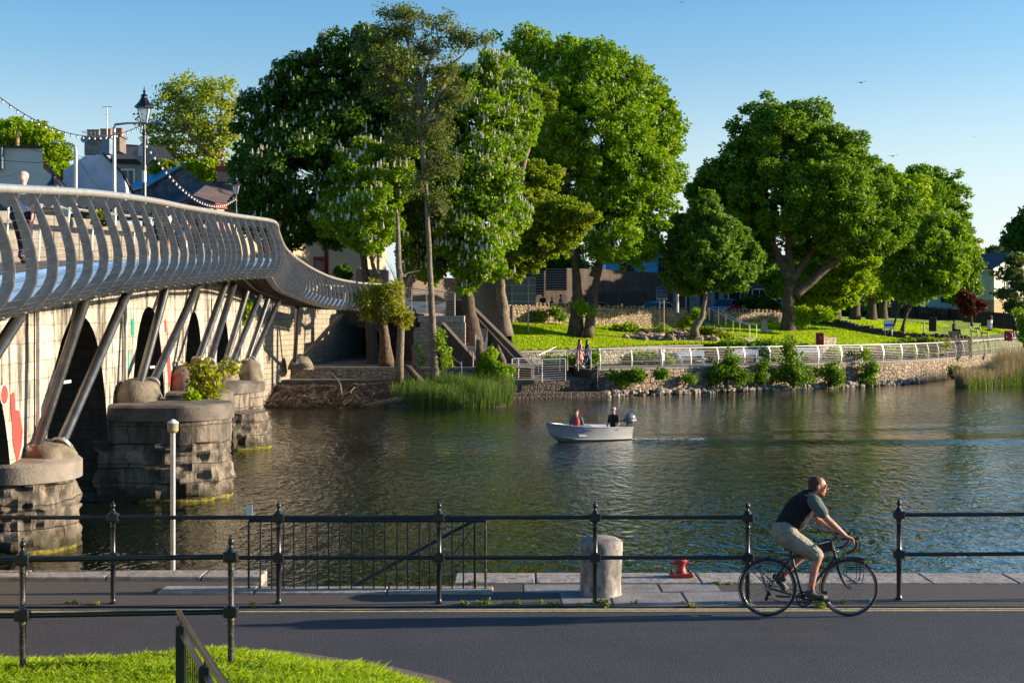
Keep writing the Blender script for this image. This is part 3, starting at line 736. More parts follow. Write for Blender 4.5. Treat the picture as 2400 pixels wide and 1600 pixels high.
# drivetrain
ch=MB(); cc=bb+V(0,-.055,0); torus(ch,cc,.085,.007,40,6,flat=1.4); torus(ch,cc,.055,.006,30,6)
for i in range(5):
    q=i*1.2566; ch.bar(cc,cc+V(math.cos(q)*.08,0,math.sin(q)*.08),.006,.014)
ch.build('chainring',m_rubber,bk,smooth='auto')
cn_=MB(); cn_.tube([rh+V(0,-.055,.04),cc+V(0,0,.088)],.005,6); cn_.tube([rh+V(-.02,-.055,-.12),cc+V(0,0,-.088)],.005,6); cn_.build('chain',m_rubber,bk)
cs=MB()
for i in range(5): cs.lathe(rh+V(0,-.03-.006*i,0),[(.05-.006*i,-.002),(.05-.006*i,.002)],20,ax=Matrix.Rotation(R(90),3,'X'))
cs.build('cassette',m_chrome,bk)
dr=MB(); dr.bar(rh+V(.0,-.06,-.03),rh+V(-.03,-.06,-.13),.01,.03); dr.lathe(rh+V(-.03,-.06,-.13),[(.02,-.005),(.02,.005)],10,ax=Matrix.Rotation(R(90),3,'X')); dr.lathe(rh+V(.01,-.06,-.07),[(.02,-.005),(.02,.005)],10,ax=Matrix.Rotation(R(90),3,'X')); dr.build('derailleur',m_rubber,bk)
pn=Bk(985,1262,-.09); pf=bb+(bb-V(pn.x,bb.y,pn.z)); pf.y=bb.y+.11
for pe,y in ((pn,-.075),(pf,.07)):
    MB().bar(bb+V(0,y,0),V(pe.x,bb.y+y,pe.z),.012,.022).build('crank',m_rubber,bk)
    MB().box(pe,(.09,.09,.022)).build('pedal',m_rubber,bk,bevel=.004)
# reflectors (spoke mounted, white)
# ------------------------------------------------------------------ cyclist
cy=thing('person','cyclist in dark gilet and khaki shorts leaning on the drop handlebars','person',Bk(620,1430))
hipN=Bk(640,690,-.10); hipF=Bk(650,690,.10); kN=Bk(915,850,-.12); aN=Bk(852,1140,-.11); tN=Bk(975,1235,-.10); heN=Bk(825,1205,-.11)
kF=Bk(830,860,.12); aF=Bk(632,1060,.12); tF=Bk(655,1190,.12); heF=Bk(560,1085,.12)
wst=Bk(650,590); chs=Bk(800,400); shN=Bk(862,352,-.19); shF=Bk(872,362,.18)
eN=Bk(975,510,-.22); wN=Bk(1150,668,-.205); eF=Bk(960,560,.22); wF=Bk(1110,660,.20)
nk=Bk(872,300); hc=Bk(932,235)
b=MB()
b.cap(hipN,hipF,.115,.115); b.cap(Bk(645,665),wst,.15,.13); b.cap(wst,Bk(740,470),.13,.135); b.cap(Bk(740,470),chs,.14,.13); b.cap(shN,shF,.065,.065); b.cap(chs,nk,.10,.065); b.cap(nk,hc+V(-.01,0,-.02),.062,.06)
fd=V(.98,-.05,-.10); upv=V(.05,0,1)
q_,A_=head_mesh(b,hc+V(0,0,0),fd,upv,1.03)
for h_,k_,a_,t_,he_ in ((hipN,kN,aN,tN,heN),(hipF,kF,aF,tF,heF)):
    b.cap(h_,k_,.095,.062,14); 
    cm=k_.lerp(a_,.33)+ (V(-.018,0,0)); b.cap(k_,cm,.06,.056,14); b.cap(cm,a_,.056,.037,14); b.cap(a_,he_,.038,.035); b.cap(he_,t_,.036,.03)
for s_,e_,w_ in ((shN,eN,wN),(shF,eF,wF)):
    b.cap(s_,e_,.058,.044,14); em=e_.lerp(w_,.28); b.cap(e_,em,.043,.044,14); b.cap(em,w_,.043,.027,14)
def hd_(w_,e_,sgn):
    d=V(.93,0,-.32).normalized()
    hand_mesh(b,w_+V(.0,0,0),d,V(0,-sgn,.25).normalized() if 0 else V(.05,sgn*1.0,.1),V(.3,0,.95),.0098,.62,1.0)
hd_(wN,eN,1); hd_(wF,eF,-1)
ob=b.build('body',m_skin,cy,smooth=True); remesh(ob,.0065,4)
m_gilet=M('gilet_cloth',(.005,.003,.004),.95,col2=(.009,.006,.007),ns=6,bs=.5,bd=.03,bscale=7)
m_shirt=M('shirt_grey_green',(.075,.11,.105),.8,col2=(.075,.10,.10),ns=6,bs=.6,bd=.03,bscale=9)
m_khaki=M('khaki_cloth',(.30,.27,.20),.85,col2=(.22,.20,.15),ns=5,bs=.8,bd=.04,bscale=9)
c=MB()
c.cap(Bk(640,615),Bk(680,560),.155,.165); c.cap(Bk(680,560),Bk(765,440),.165,.175); c.cap(Bk(765,440),Bk(835,370),.172,.15); c.cap(Bk(835,370),Bk(868,318),.13,.088)
c.cap(Bk(805,372,-.10),Bk(805,372,.10),.105,.105); c.cap(Bk(630,620,-.06),Bk(630,620,.06),.13,.13); c.cap(Bk(720,520,-.05),Bk(720,520,.05),.15,.15)
c.cap(Bk(765,560),Bk(830,440),.07,.10)
ob=c.build('gilet',m_gilet,cy,smooth=True); remesh(ob,.012,5)
c=MB()
c.cap(shN+V(.0,0,0),shN.lerp(eN,.62),.088,.076); c.cap(shF,shF.lerp(eF,.62),.085,.074); c.cap(Bk(845,365,-.12),Bk(845,365,.12),.09,.09); c.cap(Bk(775,590,-.03),Bk(800,530,-.03),.05,.05)
ob=c.build('shirt',m_shirt,cy,smooth=True); remesh(ob,.010,4)
c=MB()
c.cap(Bk(625,640,-.07),Bk(625,640,.07),.15,.15); c.cap(Bk(610,660,-.05),Bk(610,660,.05),.14,.14)
for h_,k_ in ((hipN,kN),(hipF,kF)):
    c.cap(h_,h_.lerp(k_,.5),.135,.115,14); c.cap(h_.lerp(k_,.5),h_.lerp(k_,.9)+V(0,0,-.01),.113,.092,14)
ob=c.build('shorts',m_khaki,cy,smooth=True); remesh(ob,.011,4)
m_trainer=M('trainer',(.03,.035,.05),.6,col2=(.06,.05,.05),ns=25)
for a_,t_,he_ in ((aN,tN,heN),(aF,tF,heF)):
    c=MB(); dn=(t_-he_).normalized()
    c.cap(a_+V(0,0,-.04),he_,.045,.042); c.cap(he_-dn*.01,t_,.042,.037); c.cap(he_.lerp(a_,.3),t_.lerp(he_,.45),.04,.036); c.cap(t_+V(-.03,-.02,0),t_+V(-.03,.02,0),.036,.036)
    ob=c.build('shoe',m_trainer,cy,smooth=True); remesh(ob,.008,3)
    c=MB(); c.tube([he_.lerp(a_,.85)-V(.01,0,0),he_.lerp(a_,.86)+V(.012,0,.004)],.046,12); c.build('sock',m_redc,cy)
c=MB(); c.ball(hc+V(-.028,0,.048),(.098,.083,.082),18,10); c.ball(hc+V(-.055,0,.0),(.068,.078,.075),14,8)
ob=c.build('hair',M('cropped_hair',(.075,.03,.022),.8,col2=(.045,.018,.014),ns=60),cy,smooth=True); remesh(ob,.007,2)
# glasses and beard
c=MB()
for y in (-1,1): c.ball(q_(.099,y*.036,.008),(.006,.024,.017),10,6,A_); c.tube([q_(.095,y*.064,.012),q_(-.005,y*.083,.012)],.0028,6)
c.tube([q_(.107,-.02,.012),q_(.107,.02,.012)],.0025,6); c.build('glasses',m_rubber,cy,smooth=True)
c=MB(); c.ball(q_(.05,0,-.083),(.038,.041,.031),12,8,A_); c.ball(q_(.03,0,-.075),(.045,.054,.028),12,8,A_)
ob=c.build('beard',M('ginger_beard',(.36,.13,.06),.8),cy,smooth=True)
# ------------------------------------------------------------------ stone bridge
m_wall=ashlar('bridge_ashlar',[(.60,.54,.45),(.40,.355,.29)],(.36,.31,.25),u=(.05,1,0),msize=.008,bw=.85,bh=.36,streak=.85,dthr=(.49,.60),bd=.035,stain=((.05,.045,.035),.0,1.0))
m_dark=M('dark_cloth',(.014,.013,.014),.85,col2=(.022,.02,.02),ns=9)
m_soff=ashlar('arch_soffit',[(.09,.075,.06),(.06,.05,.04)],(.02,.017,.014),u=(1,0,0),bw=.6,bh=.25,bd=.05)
m_pier=ashlar('pier_stone',[(.34,.28,.21),(.20,.165,.125)],(.06,.05,.04),u=(.7,.7,0),bw=1.25,bh=.46,streak=.85,dthr=(.42,.58),bd=.07,drk=(.05,.044,.036),stain=((.035,.03,.008),-.05,.55))
m_moss=M('river_moss',(.05,.05,.008),.95,col2=(.24,.20,.02),ns=8,bs=1,bd=.05,bscale=24)
m_cone=M('plinth_concrete',(.24,.20,.15),.9,col2=(.085,.075,.045),ns=2.6,bs=.9,bd=.03,bscale=14,detail=9)
m_conc=M('parapet_concrete',(.27,.235,.195),.9,col2=(.17,.15,.125),ns=2.2,bs=.7,bd=.02,bscale=18,detail=9)
def xw(y): return -8.2-.045*y if y<=56 else -10.72-.107*(y-56)
def ztop(y): return float(np.interp(y,[10,26,36,40,48,56,70],[5.5,6.42,6.86,6.92,6.82,6.55,6.2]))
sbz=thing('stone_bridge','old pale stone arch bridge with dark river piers at the left','bridge',(xw(30),30,0))
arches=[(20.6,26.8,4.25),(28.9,34.4,4.5),(36.7,41.3,4.75),(44.0,47.8,4.62),(50.0,53.8,4.42)]
def arch_z(a,b,zc,y):
    u=(y-(a+b)/2)/((b-a)/2); zs=.35; return zs+(zc-zs)*math.sqrt(max(0,1-abs(u)**2.3))
W=7.5
ys=[]; 
cuts=[8.0]+[c for a in arches for c in a[:2]]+[70.0]
wl=MB(); sf=MB(); ring=MB()
for i in range(len(cuts)-1):
    a,b=cuts[i],cuts[i+1]; isarch=(i%2==1)
    n=28 if isarch else max(2,int((b-a)/1.2))
    yy=[a+(b-a)*k/n for k in range(n+1)]
    if isarch:
        zc=arches[i//2][2]; yy=[(a+b)/2-(b-a)/2*math.cos(math.pi*k/n) for k in range(n+1)]
        low=[arch_z(a,b,zc,y) for y in yy]; low[0]=low[-1]=.35
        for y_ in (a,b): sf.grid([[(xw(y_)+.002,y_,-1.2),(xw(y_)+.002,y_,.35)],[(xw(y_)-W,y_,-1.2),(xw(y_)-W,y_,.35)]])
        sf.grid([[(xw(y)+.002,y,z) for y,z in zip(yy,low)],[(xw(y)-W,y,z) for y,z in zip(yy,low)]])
    else: low=[-1.2]*len(yy)
    for off in (0,-W):
        wl.grid([[(xw(y)+off,y,z) for y,z in zip(yy,low)],[(xw(y)+off,y,lerp(z,ztop(y)-1.05,.5)) for y,z in zip(yy,low)],[(xw(y)+off,y,ztop(y)-1.05) for y in yy]])
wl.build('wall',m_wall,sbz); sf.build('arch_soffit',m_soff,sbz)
yy=[8+k*1.0 for k in range(63)]
pp=MB()
for x0_,x1_ in ((0.04,-.36),(-W+.36,-W-.04)):
    rows=[[(xw(y)+x0_,y,ztop(y)-1.05) for y in yy],[(xw(y)+x0_,y,ztop(y)) for y in yy],[(xw(y)+x1_,y,ztop(y)) for y in yy],[(xw(y)+x1_,y,ztop(y)-1.05) for y in yy]]
    pp.grid(rows)
pp.build('parapet',m_conc,sbz)
rd=MB(); rd.grid([[(xw(y)-.36,y,ztop(y)-.85) for y in yy],[(xw(y)-W+.36,y,ztop(y)-.85) for y in yy]]); rd.build('carriageway',m_asph,sbz)
# small brackets / graffiti on the wall
def patch(ya,yb,za,zb,mat,name,sh=0):
    mb=MB(); y1,y2=ya,yb
    mb.poly([(xw(y1)+.004,y1+sh,zb),(xw(y2)+.004,y2+sh*.6,zb*1.0-.05),(xw(y2)+.004,y2,za+.12),(xw(y1)+.004,y1+.1,za)],.012,(1,0,0)); mb.build(name,mat,sbz)
m_tealp=M('teal_paint',(.0,.30,.20),.7,col2=(0,.22,.15),ns=9)
def yof(px): return 27330/(1050-px)
def mark(name,pts,mat):
    q=[]
    for px,py in pts:
        y=yof(px); q.append((xw(y)+.004,y,CZ-(py-CY)/F*y))
    MB().poly(q,.010,(1,0,0)).build(name,mat,sbz)
M('red_flag_paint',(.6,.04,.03),.7,col2=(.4,.05,.04),ns=14)
m_rp=bpy.data.materials['red_flag_paint']
mark('red_mark',[(23,925),(32,918),(35,960),(44,962),(52,1010),(49,1045),(39,1084),(30,1040)],m_rp)
mark('red_mark',[(391,822),(396,822),(400,870),(401,905),(397,908),(393,880)],m_rp); mark('red_mark',[(385,752),(388,748),(390,775),(386,779)],m_rp)
mark('teal_mark',[(307,748),(314,746),(314,786),(308,787)],m_tealp); mark('teal_mark',[(290,862),(295,838),(297,820),(302,820),(302,862)],m_tealp)
yb=27330/(1050-7)
dm=MB(); dm.lathe((xw(yb)+.01,yb,3.05),[(.2,0),(.2,.015)],24,ax=Matrix.Rotation(R(90),3,'Y')); dm.build('round_sign',m_white,sbz)
dm=MB(); dm.lathe((xw(yb)+.028,yb,3.05),[(.175,0),(.175,.004)],24,ax=Matrix.Rotation(R(90),3,'Y')); dm.build('round_sign_face',m_rp,sbz)
for y in (30.2,38.9,43):
    MB().box((xw(y)+.06,y,3.1),(.12,.5,.06)).build('bracket',m_white,sbz)
for y,z0_,z1_ in ((28.2,2.1,5.0),(35.8,2.5,5.2)): MB().tube([(xw(y)+.08,y,z0_),(xw(y)+.08,y,z1_)],.05,8).build('drain_pipe',m_galv,sbz)
def pier(ya,yb,xt,zt,nm,coneat=None,cr=(.62,.55),ch_=.75,low=None,tipr=None):
    """river pier with half round nose; xt = tip X; zt = top z"""
    yc=(ya+yb)/2; hw=(yb-ya)/2; xb=xw(yc)-.3; rad=tipr or min(hw*1.0,.95*(xt-xw(yc)))
    def outline(g=0.0,xt_=None):
        X=(xt_ or xt)+g; pts=[]; r=rad+g
        for k in range(9): u=k/9; pts.append((lerp(xb,X-r,u),yc-hw-g))
        for k in range(25):
            q=-math.pi/2+math.pi*k/24; pts.append((X-r+r*math.cos(q),yc+(hw+g)*math.sin(q)))
        for k in range(1,10): u=k/9; pts.append((lerp(X-r,xb,u),yc+hw+g))
        return pts
    mb=MB(); rows=[]; nz=46; z0=-.7
    for k in range(nz+1):
        z=lerp(z0,zt-.38,k/nz); ol=outline(.0,low if (low and z<zt-1.0) else None); row=[]
        rough=.15 if z<zt-(.42 if nm==1 else .95) else .02
        for (x,y) in ol:
            c=Vector((x-(xt-1.2),y-yc,0)).normalized()
            n=noise.noise((x*2.1,y*2.1,z*2.6))*1.0+noise.noise((x*6,y*6,z*7))*.6
            if rough>.05: # blocky courses
                n+= .5*noise.cell((x*1.3,y*1.3,math.floor(z/.42)*3.1))-.2
            row.append((x+c.x*n*rough,y+c.y*n*rough,z))
        rows.append(row)
    mb.grid(rows); pr=mb.build('pier',m_pier,sbz,smooth=False)
    cap=MB(); o1=outline(.07); o0=outline(.05)
    rows=[[(x,y,zt-.40) for x,y in outline(.0)],[(x,y,zt-.38) for x,y in o1],[(x,y,zt-.06) for x,y in o1],[(x,y,zt) for x,y in outline(.0)],[(lerp(x,(xt+xb)/2,.5),lerp(y,yc,.6),zt+.05) for x,y in outline(0)],[(lerp(x,(xt+xb)/2,.98),lerp(y,yc,.98),zt+.08) for x,y in outline(0)]]
    cap.grid(rows); cap.build('cap_stone',m_conc if nm==1 else m_slab2,pr,smooth='auto')
    ms=MB(); xx=low or xt
    rows=[]
    for z,g in ((-.1,.02),(.0,.02),(.04,.015),(.075,.0)):
        rows.append([(x+.03*noise.noise((x*7,y*7,z*9)),y,z+.05*noise.noise((x*4,y*4,1))) for x,y in outline(g+.03,xx)[5:38]])
    ms.grid(rows); ms.build('moss_band',m_moss,pr)
    if coneat:
        cx,cyy=coneat; cm=MB(); rows=[]
        for (r,z) in ((1.02,-.05),(1,.12),(.96,.35),(.86,.6),(.68,.8),(.42,.95),(.02,1.0)):
            rows.append([(cx+cr[0]*r*math.cos(q)+.06*noise.noise((math.cos(q)*2,math.sin(q)*2,z*3)),cyy+cr[1]*r*math.sin(q)+.06*noise.noise((math.cos(q)*2,math.sin(q)*2,z*3+9)),zt+.02+ch_*(z+.12*noise.noise((math.cos(q)*1.5*r,math.sin(q)*1.5*r,7)))) for q in [2*math.pi*j/20 for j in range(20)]])
        cm.grid(rows,True); cm.build('plinth',m_cone,pr,smooth=True)
m_slab2=M('pier_cap',(.17,.145,.12),.85,col2=(.06,.052,.045),ns=2.5,bs=.7,bd=.02,bscale=14,detail=9)
pier(26.6,29.1,-8.55,1.72,1,(-9.1,27.9),(.52,.6),.34,tipr=.95)
pier(34.3,36.9,-7.05,2.34,2,(-9.35,35.5),(.60,.7),.58,tipr=1.1)
pier(41.3,44.0,-8.45,2.26,3,(-9.75,42.6),(.65,.7),.75)
pier(47.6,50.0,-9.05,2.25,4,(-9.9,48.9),(.5,.5),.6,low=-8.3)
pier(53.6,56.2,-9.62,1.98,5,(-10.1,55),(.45,.5),.85)
# ------------------------------------------------------------------ steel footbridge beside it
RP=[(15,-6.58,5.85),(17,-6.67,6.05),(19.4,-6.77,6.23),(23.8,-6.97,6.55),(28,-7.16,6.78),(32.2,-7.35,6.95),(36,-7.5,7.12),(39.3,-7.67,7.27),(42,-7.6,7.38),(44.5,-7.55,7.47),(47,-7.78,7.52),(50,-8.2,7.40),(55,-8.75,7.10),(60,-9.0,6.86),(64,-8.85,6.55),(68,-8.5,6.3),(72,-7.85,6.18),(75,-6.9,6.15)]
def cr_pt(u):
    i=int(min(max(math.floor(u),0),len(RP)-2)); f=u-i
    g=lambda k: Vector((RP[k][1],RP[k][0],RP[k][2])) if 0<=k<len(RP) else (Vector((RP[0][1],RP[0][0],RP[0][2]))*2-Vector((RP[1][1],RP[1][0],RP[1][2])) if k<0 else Vector((RP[-1][1],RP[-1][0],RP[-1][2]))*2-Vector((RP[-2][1],RP[-2][0],RP[-2][2])))
    p0,p1,p2,p3=g(i-1),g(i),g(i+1),g(i+2)
    return .5*((2*p1)+(-p0+p2)*f+(2*p0-5*p1+4*p2-p3)*f*f+(-p0+3*p1-3*p2+p3)*f**3)
samp=[cr_pt(u*.02) for u in range(int((len(RP)-1)*50)+1)]
for p_ in samp:
    pass
arc=[0]
for i in range(1,len(samp)): arc.append(arc[-1]+(samp[i]-samp[i-1]).length)
def at_s(s):
    i=int(np.searchsorted(arc,s)); i=min(max(i,1),len(samp)-1); f=(s-arc[i-1])/(arc[i]-arc[i-1]+1e-9)
    p=samp[i-1].lerp(samp[i],f); a=samp[max(0,i-12)]; b=samp[min(len(samp)-1,i+12)]
    t=(b-a); t.z=0; t.normalize(); nrm=Vector((t.y,-t.x,0)); return p,t,nrm
fb=thing('footbridge','curved stainless steel footbridge with ribbed side hanging beside the stone bridge','footbridge',(-7.5,28,4.5))
PROF=[(-.03,.06,.05),(.02,.18,.09),(.10,.36,.13),(.19,.58,.155),(.26,.82,.165),(.295,1.05,.17),(.28,1.28,.175),(.20,1.47,.18),(.06,1.64,.185),(-.12,1.77,.19),(-.30,1.84,.17)]
def scl(p): return float(np.interp(p.y,[15,46,58,72],[1,1,.9,.78]))
# rib prototype in local frame: x = outward, z = up (0 at rail), thickness along y
rb=MB()
outer=[];inner=[]
for k,(x,z,w_) in enumerate(PROF):
    a=PROF[max(0,k-1)];b=PROF[min(len(PROF)-1,k+1)]; t=Vector((b[0]-a[0],-(b[1]-a[1]))).normalized(); n=Vector((-t.y,t.x))
    outer.append((x,-z)); inner.append((x-n.x*w_*.86,-z-n.y*w_*.86))
for yy_ in (-.028,.016):
    rb.poly([(x,yy_,z) for x,z in outer]+[(x,yy_,z) for x,z in reversed(inner)],.012,(0,1,0))
# bracket flare below the rail
rb.poly([(-.03,-.006,-.05),(.04,-.006,-.05),(.04,-.006,-.10),(-.10,-.006,-.26),(-.17,-.006,-.24),(-.30,-.006,-.10),(-.30,-.006,-.07)],.012,(0,1,0))
rib_me=rb.build('rib',m_rib); me_rib=rib_me.data; bpy.data.objects.remove(rib_me)
bt=MB()
for dx,dz_ in ((-.16,-1.76),): bt.ball((dx,-.045,dz_),(.022,.022,.022),8,5)
bo=bt.build('bolt',m_cable); me_bolt=bo.data; bpy.data.objects.remove(bo)
s=.35; ribs=[]
FO=Vector(fb['_o'])
while s<arc[-1]-.1:
    p,t,n=at_s(s); k=scl(p)
    o=bpy.data.objects.new('rib',me_rib); C.objects.link(o); o.parent=fb; o.location=p-FO
    o.rotation_euler=(0,0,math.atan2(n.y,n.x)); o.scale=(k,k,k)
    o2=bpy.data.objects.new('bolt',me_bolt); C.objects.link(o2); o2.parent=o
    ribs.append((p,t,n,k)); s+=1.02 if p.y<47 else .85
L_=int(arc[-1]/.3)
ss=[arc[-1]*i/L_ for i in range(L_+1)]
fr_s=[at_s(q) for q in ss]
MB().tube([p for p,t,n in fr_s],.062,14).build('handrail',m_steel,fb,smooth='auto')
# inner handrail (bridge side)
def off(o_,z_): return [p+n*o_*1.0+V(0,0,z_*scl(p)) for p,t,n in fr_s]
for z_,r in ((-.12,.03),): MB().tube(off(-1.95,z_),r,8).build('inner_handrail',m_steel,fb,smooth='auto')
for k,(x,z,w_) in enumerate(PROF[1:-1]):
    pass
# cables: interpolate along the profile
cab=[]
tot=0; pts=[(a[0]-.085*(a[2]/.17),-a[1]) for a in PROF]
zs=[.30+.13*i for i in range(9)]+[1.50,1.60,1.68,1.74,1.79]
for zt_ in zs:
    x_=float(np.interp(zt_,[a[1] for a in PROF],[a[0] for a in PROF]))-.07
    MB().tube([p+n*x_*scl(p)+V(0,0,-zt_*scl(p)) for p,t,n in fr_s],.0042,4).build('cable',m_cable,fb)
# deck, fascia, soffit grille
dk=MB(); dk.grid([off(-.16,-1.20),off(-2.05,-1.20),off(-2.05,-1.30),off(-.16,-1.30),off(-.16,-1.20)]); dk.build('deck',M('deck_board',(.16,.14,.12),.7,col2=(.10,.09,.08),ns=6),fb)
fc=MB(); fc.grid([off(-.13,-1.17),off(-.10,-1.22),off(-.27,-1.58),off(-.33,-1.60)]); fc.build('fascia',m_fascia,fb)
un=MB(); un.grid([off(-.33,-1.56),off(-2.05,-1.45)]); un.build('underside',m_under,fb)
gr=MB()
for i in range(0,len(fr_s)-1):
    p,t,n=fr_s[i]; 
    for h_ in (0,):
        q=p+t*.0; gr.bar(q+n*-.34+V(0,0,-1.66*scl(p)),q+n*-1.98+V(0,0,-1.54*scl(p)),.06,.14)
gr.build('cross_beam',M('beam_steel',(.10,.085,.07),.6,.5,col2=(.06,.05,.045),ns=6),fb)
for o_,z_ in ((-.36,-1.72),(-1.12,-1.70),(-1.95,-1.60)):
    MB().tube(off(o_,z_),.055,8).build('girder',bpy.data.materials['beam_steel'],fb)
# inner posts
for p,t,n,k in ribs[::2]:
    MB().tube([p+n*-1.95+V(0,0,-.12*k),p+n*-2.0+V(0,0,-1.2*k)],.02,6).build('inner_post',m_steel,fb)
# ceramic expansion joint ring with tubes
p,t,n=at_s(arc[int(np.searchsorted([q.y for q in samp],34.0))])
# struts
ST=[((-135,1020,20.4),(45,742,23.5)),((85,1050,27.6),(200,700,27.8)),((143,1040,27.9),(300,682,31.5)),((325,912,35.3),(391,668,35.9)),((357,898,35.8),(469,658,40.7)),
 ((464,845,42.5),(533,653,45.0)),((490,850,42.8),(548,668,47.0)),((525,860,48.8),(579,682,49.5)),((541,855,49.2),(609,694,53.0)),((578,848,55),(628,702,57.0)),((589,845,55.2),(653,707,60.5)),((691,846,73),(697,719,66)),((706,842,73.5),(803,733,73))]
for (a,b_) in ST:
    A_2=P(*a); B_2=P(*b_); r=.108
    st_=MB(); st_.tube([A_2,B_2],r,18); so=st_.build('strut',m_tubedk,fb,smooth='auto')
    d=(B_2-A_2).normalized(); ax=d.to_track_quat('Z','Y').to_matrix()
    fl=MB(); fl.lathe(A_2-d*.02,[(.2,-.05),(.2,.02),(.13,.022),(.118,.09)],20,ax=ax)
    for k in range(6): q=k*math.pi/3; fl.lathe(A_2+ax@V(.165*math.cos(q),.165*math.sin(q),0),[(.022,0),(.022,.03),(.01,.035)],6,ax=ax)
    fl.build('flange',m_galv,so,smooth='auto')
# abutment plinth on the gravel
cm=MB(); c0=P(705,862,73.6); rows=[]
for (r,z) in ((1,-.1),(.98,.1),(.86,.34),(.66,.62),(.4,.86),(.02,.95)):
    rows.append([(c0.x+.68*r*math.cos(q),c0.y+.7*r*math.sin(q),c0.z+.78*z) for q in [2*math.pi*j/20 for j in range(20)]])
cm.grid(rows,True); tag(cm.build('strut_plinth',m_cone,smooth=True,loc=c0),'rounded concrete plinth on the gravel under the far end of the footbridge','plinth')
# ------------------------------------------------------------------ people, cars on the bridges
def on_deck(px,off_=-1.0):
    best=min(fr_s,key=lambda f:abs((CX+F*(f[0]+f[2]*off_).x/(f[0]+f[2]*off_).y)-px)+ (1000 if f[0].y>46 else 0)); p,t,n=best
    return p+n*off_+V(0,0,-1.2*scl(p)),t
q,t=on_deck(50,-1.35)
person('elderly white-haired man in a lilac shirt walking away on the footbridge',tuple(q),math.atan2(t.y,t.x),1.5,'walk',m_lilac,M('navy_trousers',(.02,.015,.05),.8),M('white_hair',(.60,.46,.40),.8),m_shoe,m_skin2,sleeve=.5,arms={'elR':(-.13,-.22,1.2),'wrR':(-.10,-.20,.93),'elL':(-.1,.30,1.24),'wrL':(.06,.19,1.12)},vs=.014)[0].scale=(1.15,1.3,1.03)
dp=[(372,m_dark,m_dark,'person in dark coat on the footbridge, nearest of the group'),(392,m_whitec,M('brown_cloth',(.30,.12,.05),.8),'person in a pale top and rust trousers on the footbridge'),(418,m_navy,m_jean,'dark haired person in blue trousers on the footbridge'),(430,m_dark,m_redc,'ginger haired person in black on the footbridge'),(464,m_navy,m_navy,'person all in navy walking on the footbridge'),(502,m_greyc,m_teal,'person in a grey top and teal trousers on the footbridge'),(520,m_redc,m_dark,'person in a red top on the footbridge near its bend')]
hm=[m_hairb,m_hairbl,m_hairb,m_hairr,m_hairb,m_hairb,m_hairg]
for k,(px,tp,bt_,lb) in enumerate(dp):
    q,t=on_deck(px,-1.82+.08*(k%3)); person(lb,tuple(q),math.atan2(t.y,t.x)+(math.pi if k%2 else 0),1.52,'walk' if k%2 else 'stand',tp,bt_,hm[k],m_shoe,vs=.03,hairlen=.15*(k%2),group='people strolling on the footbridge')
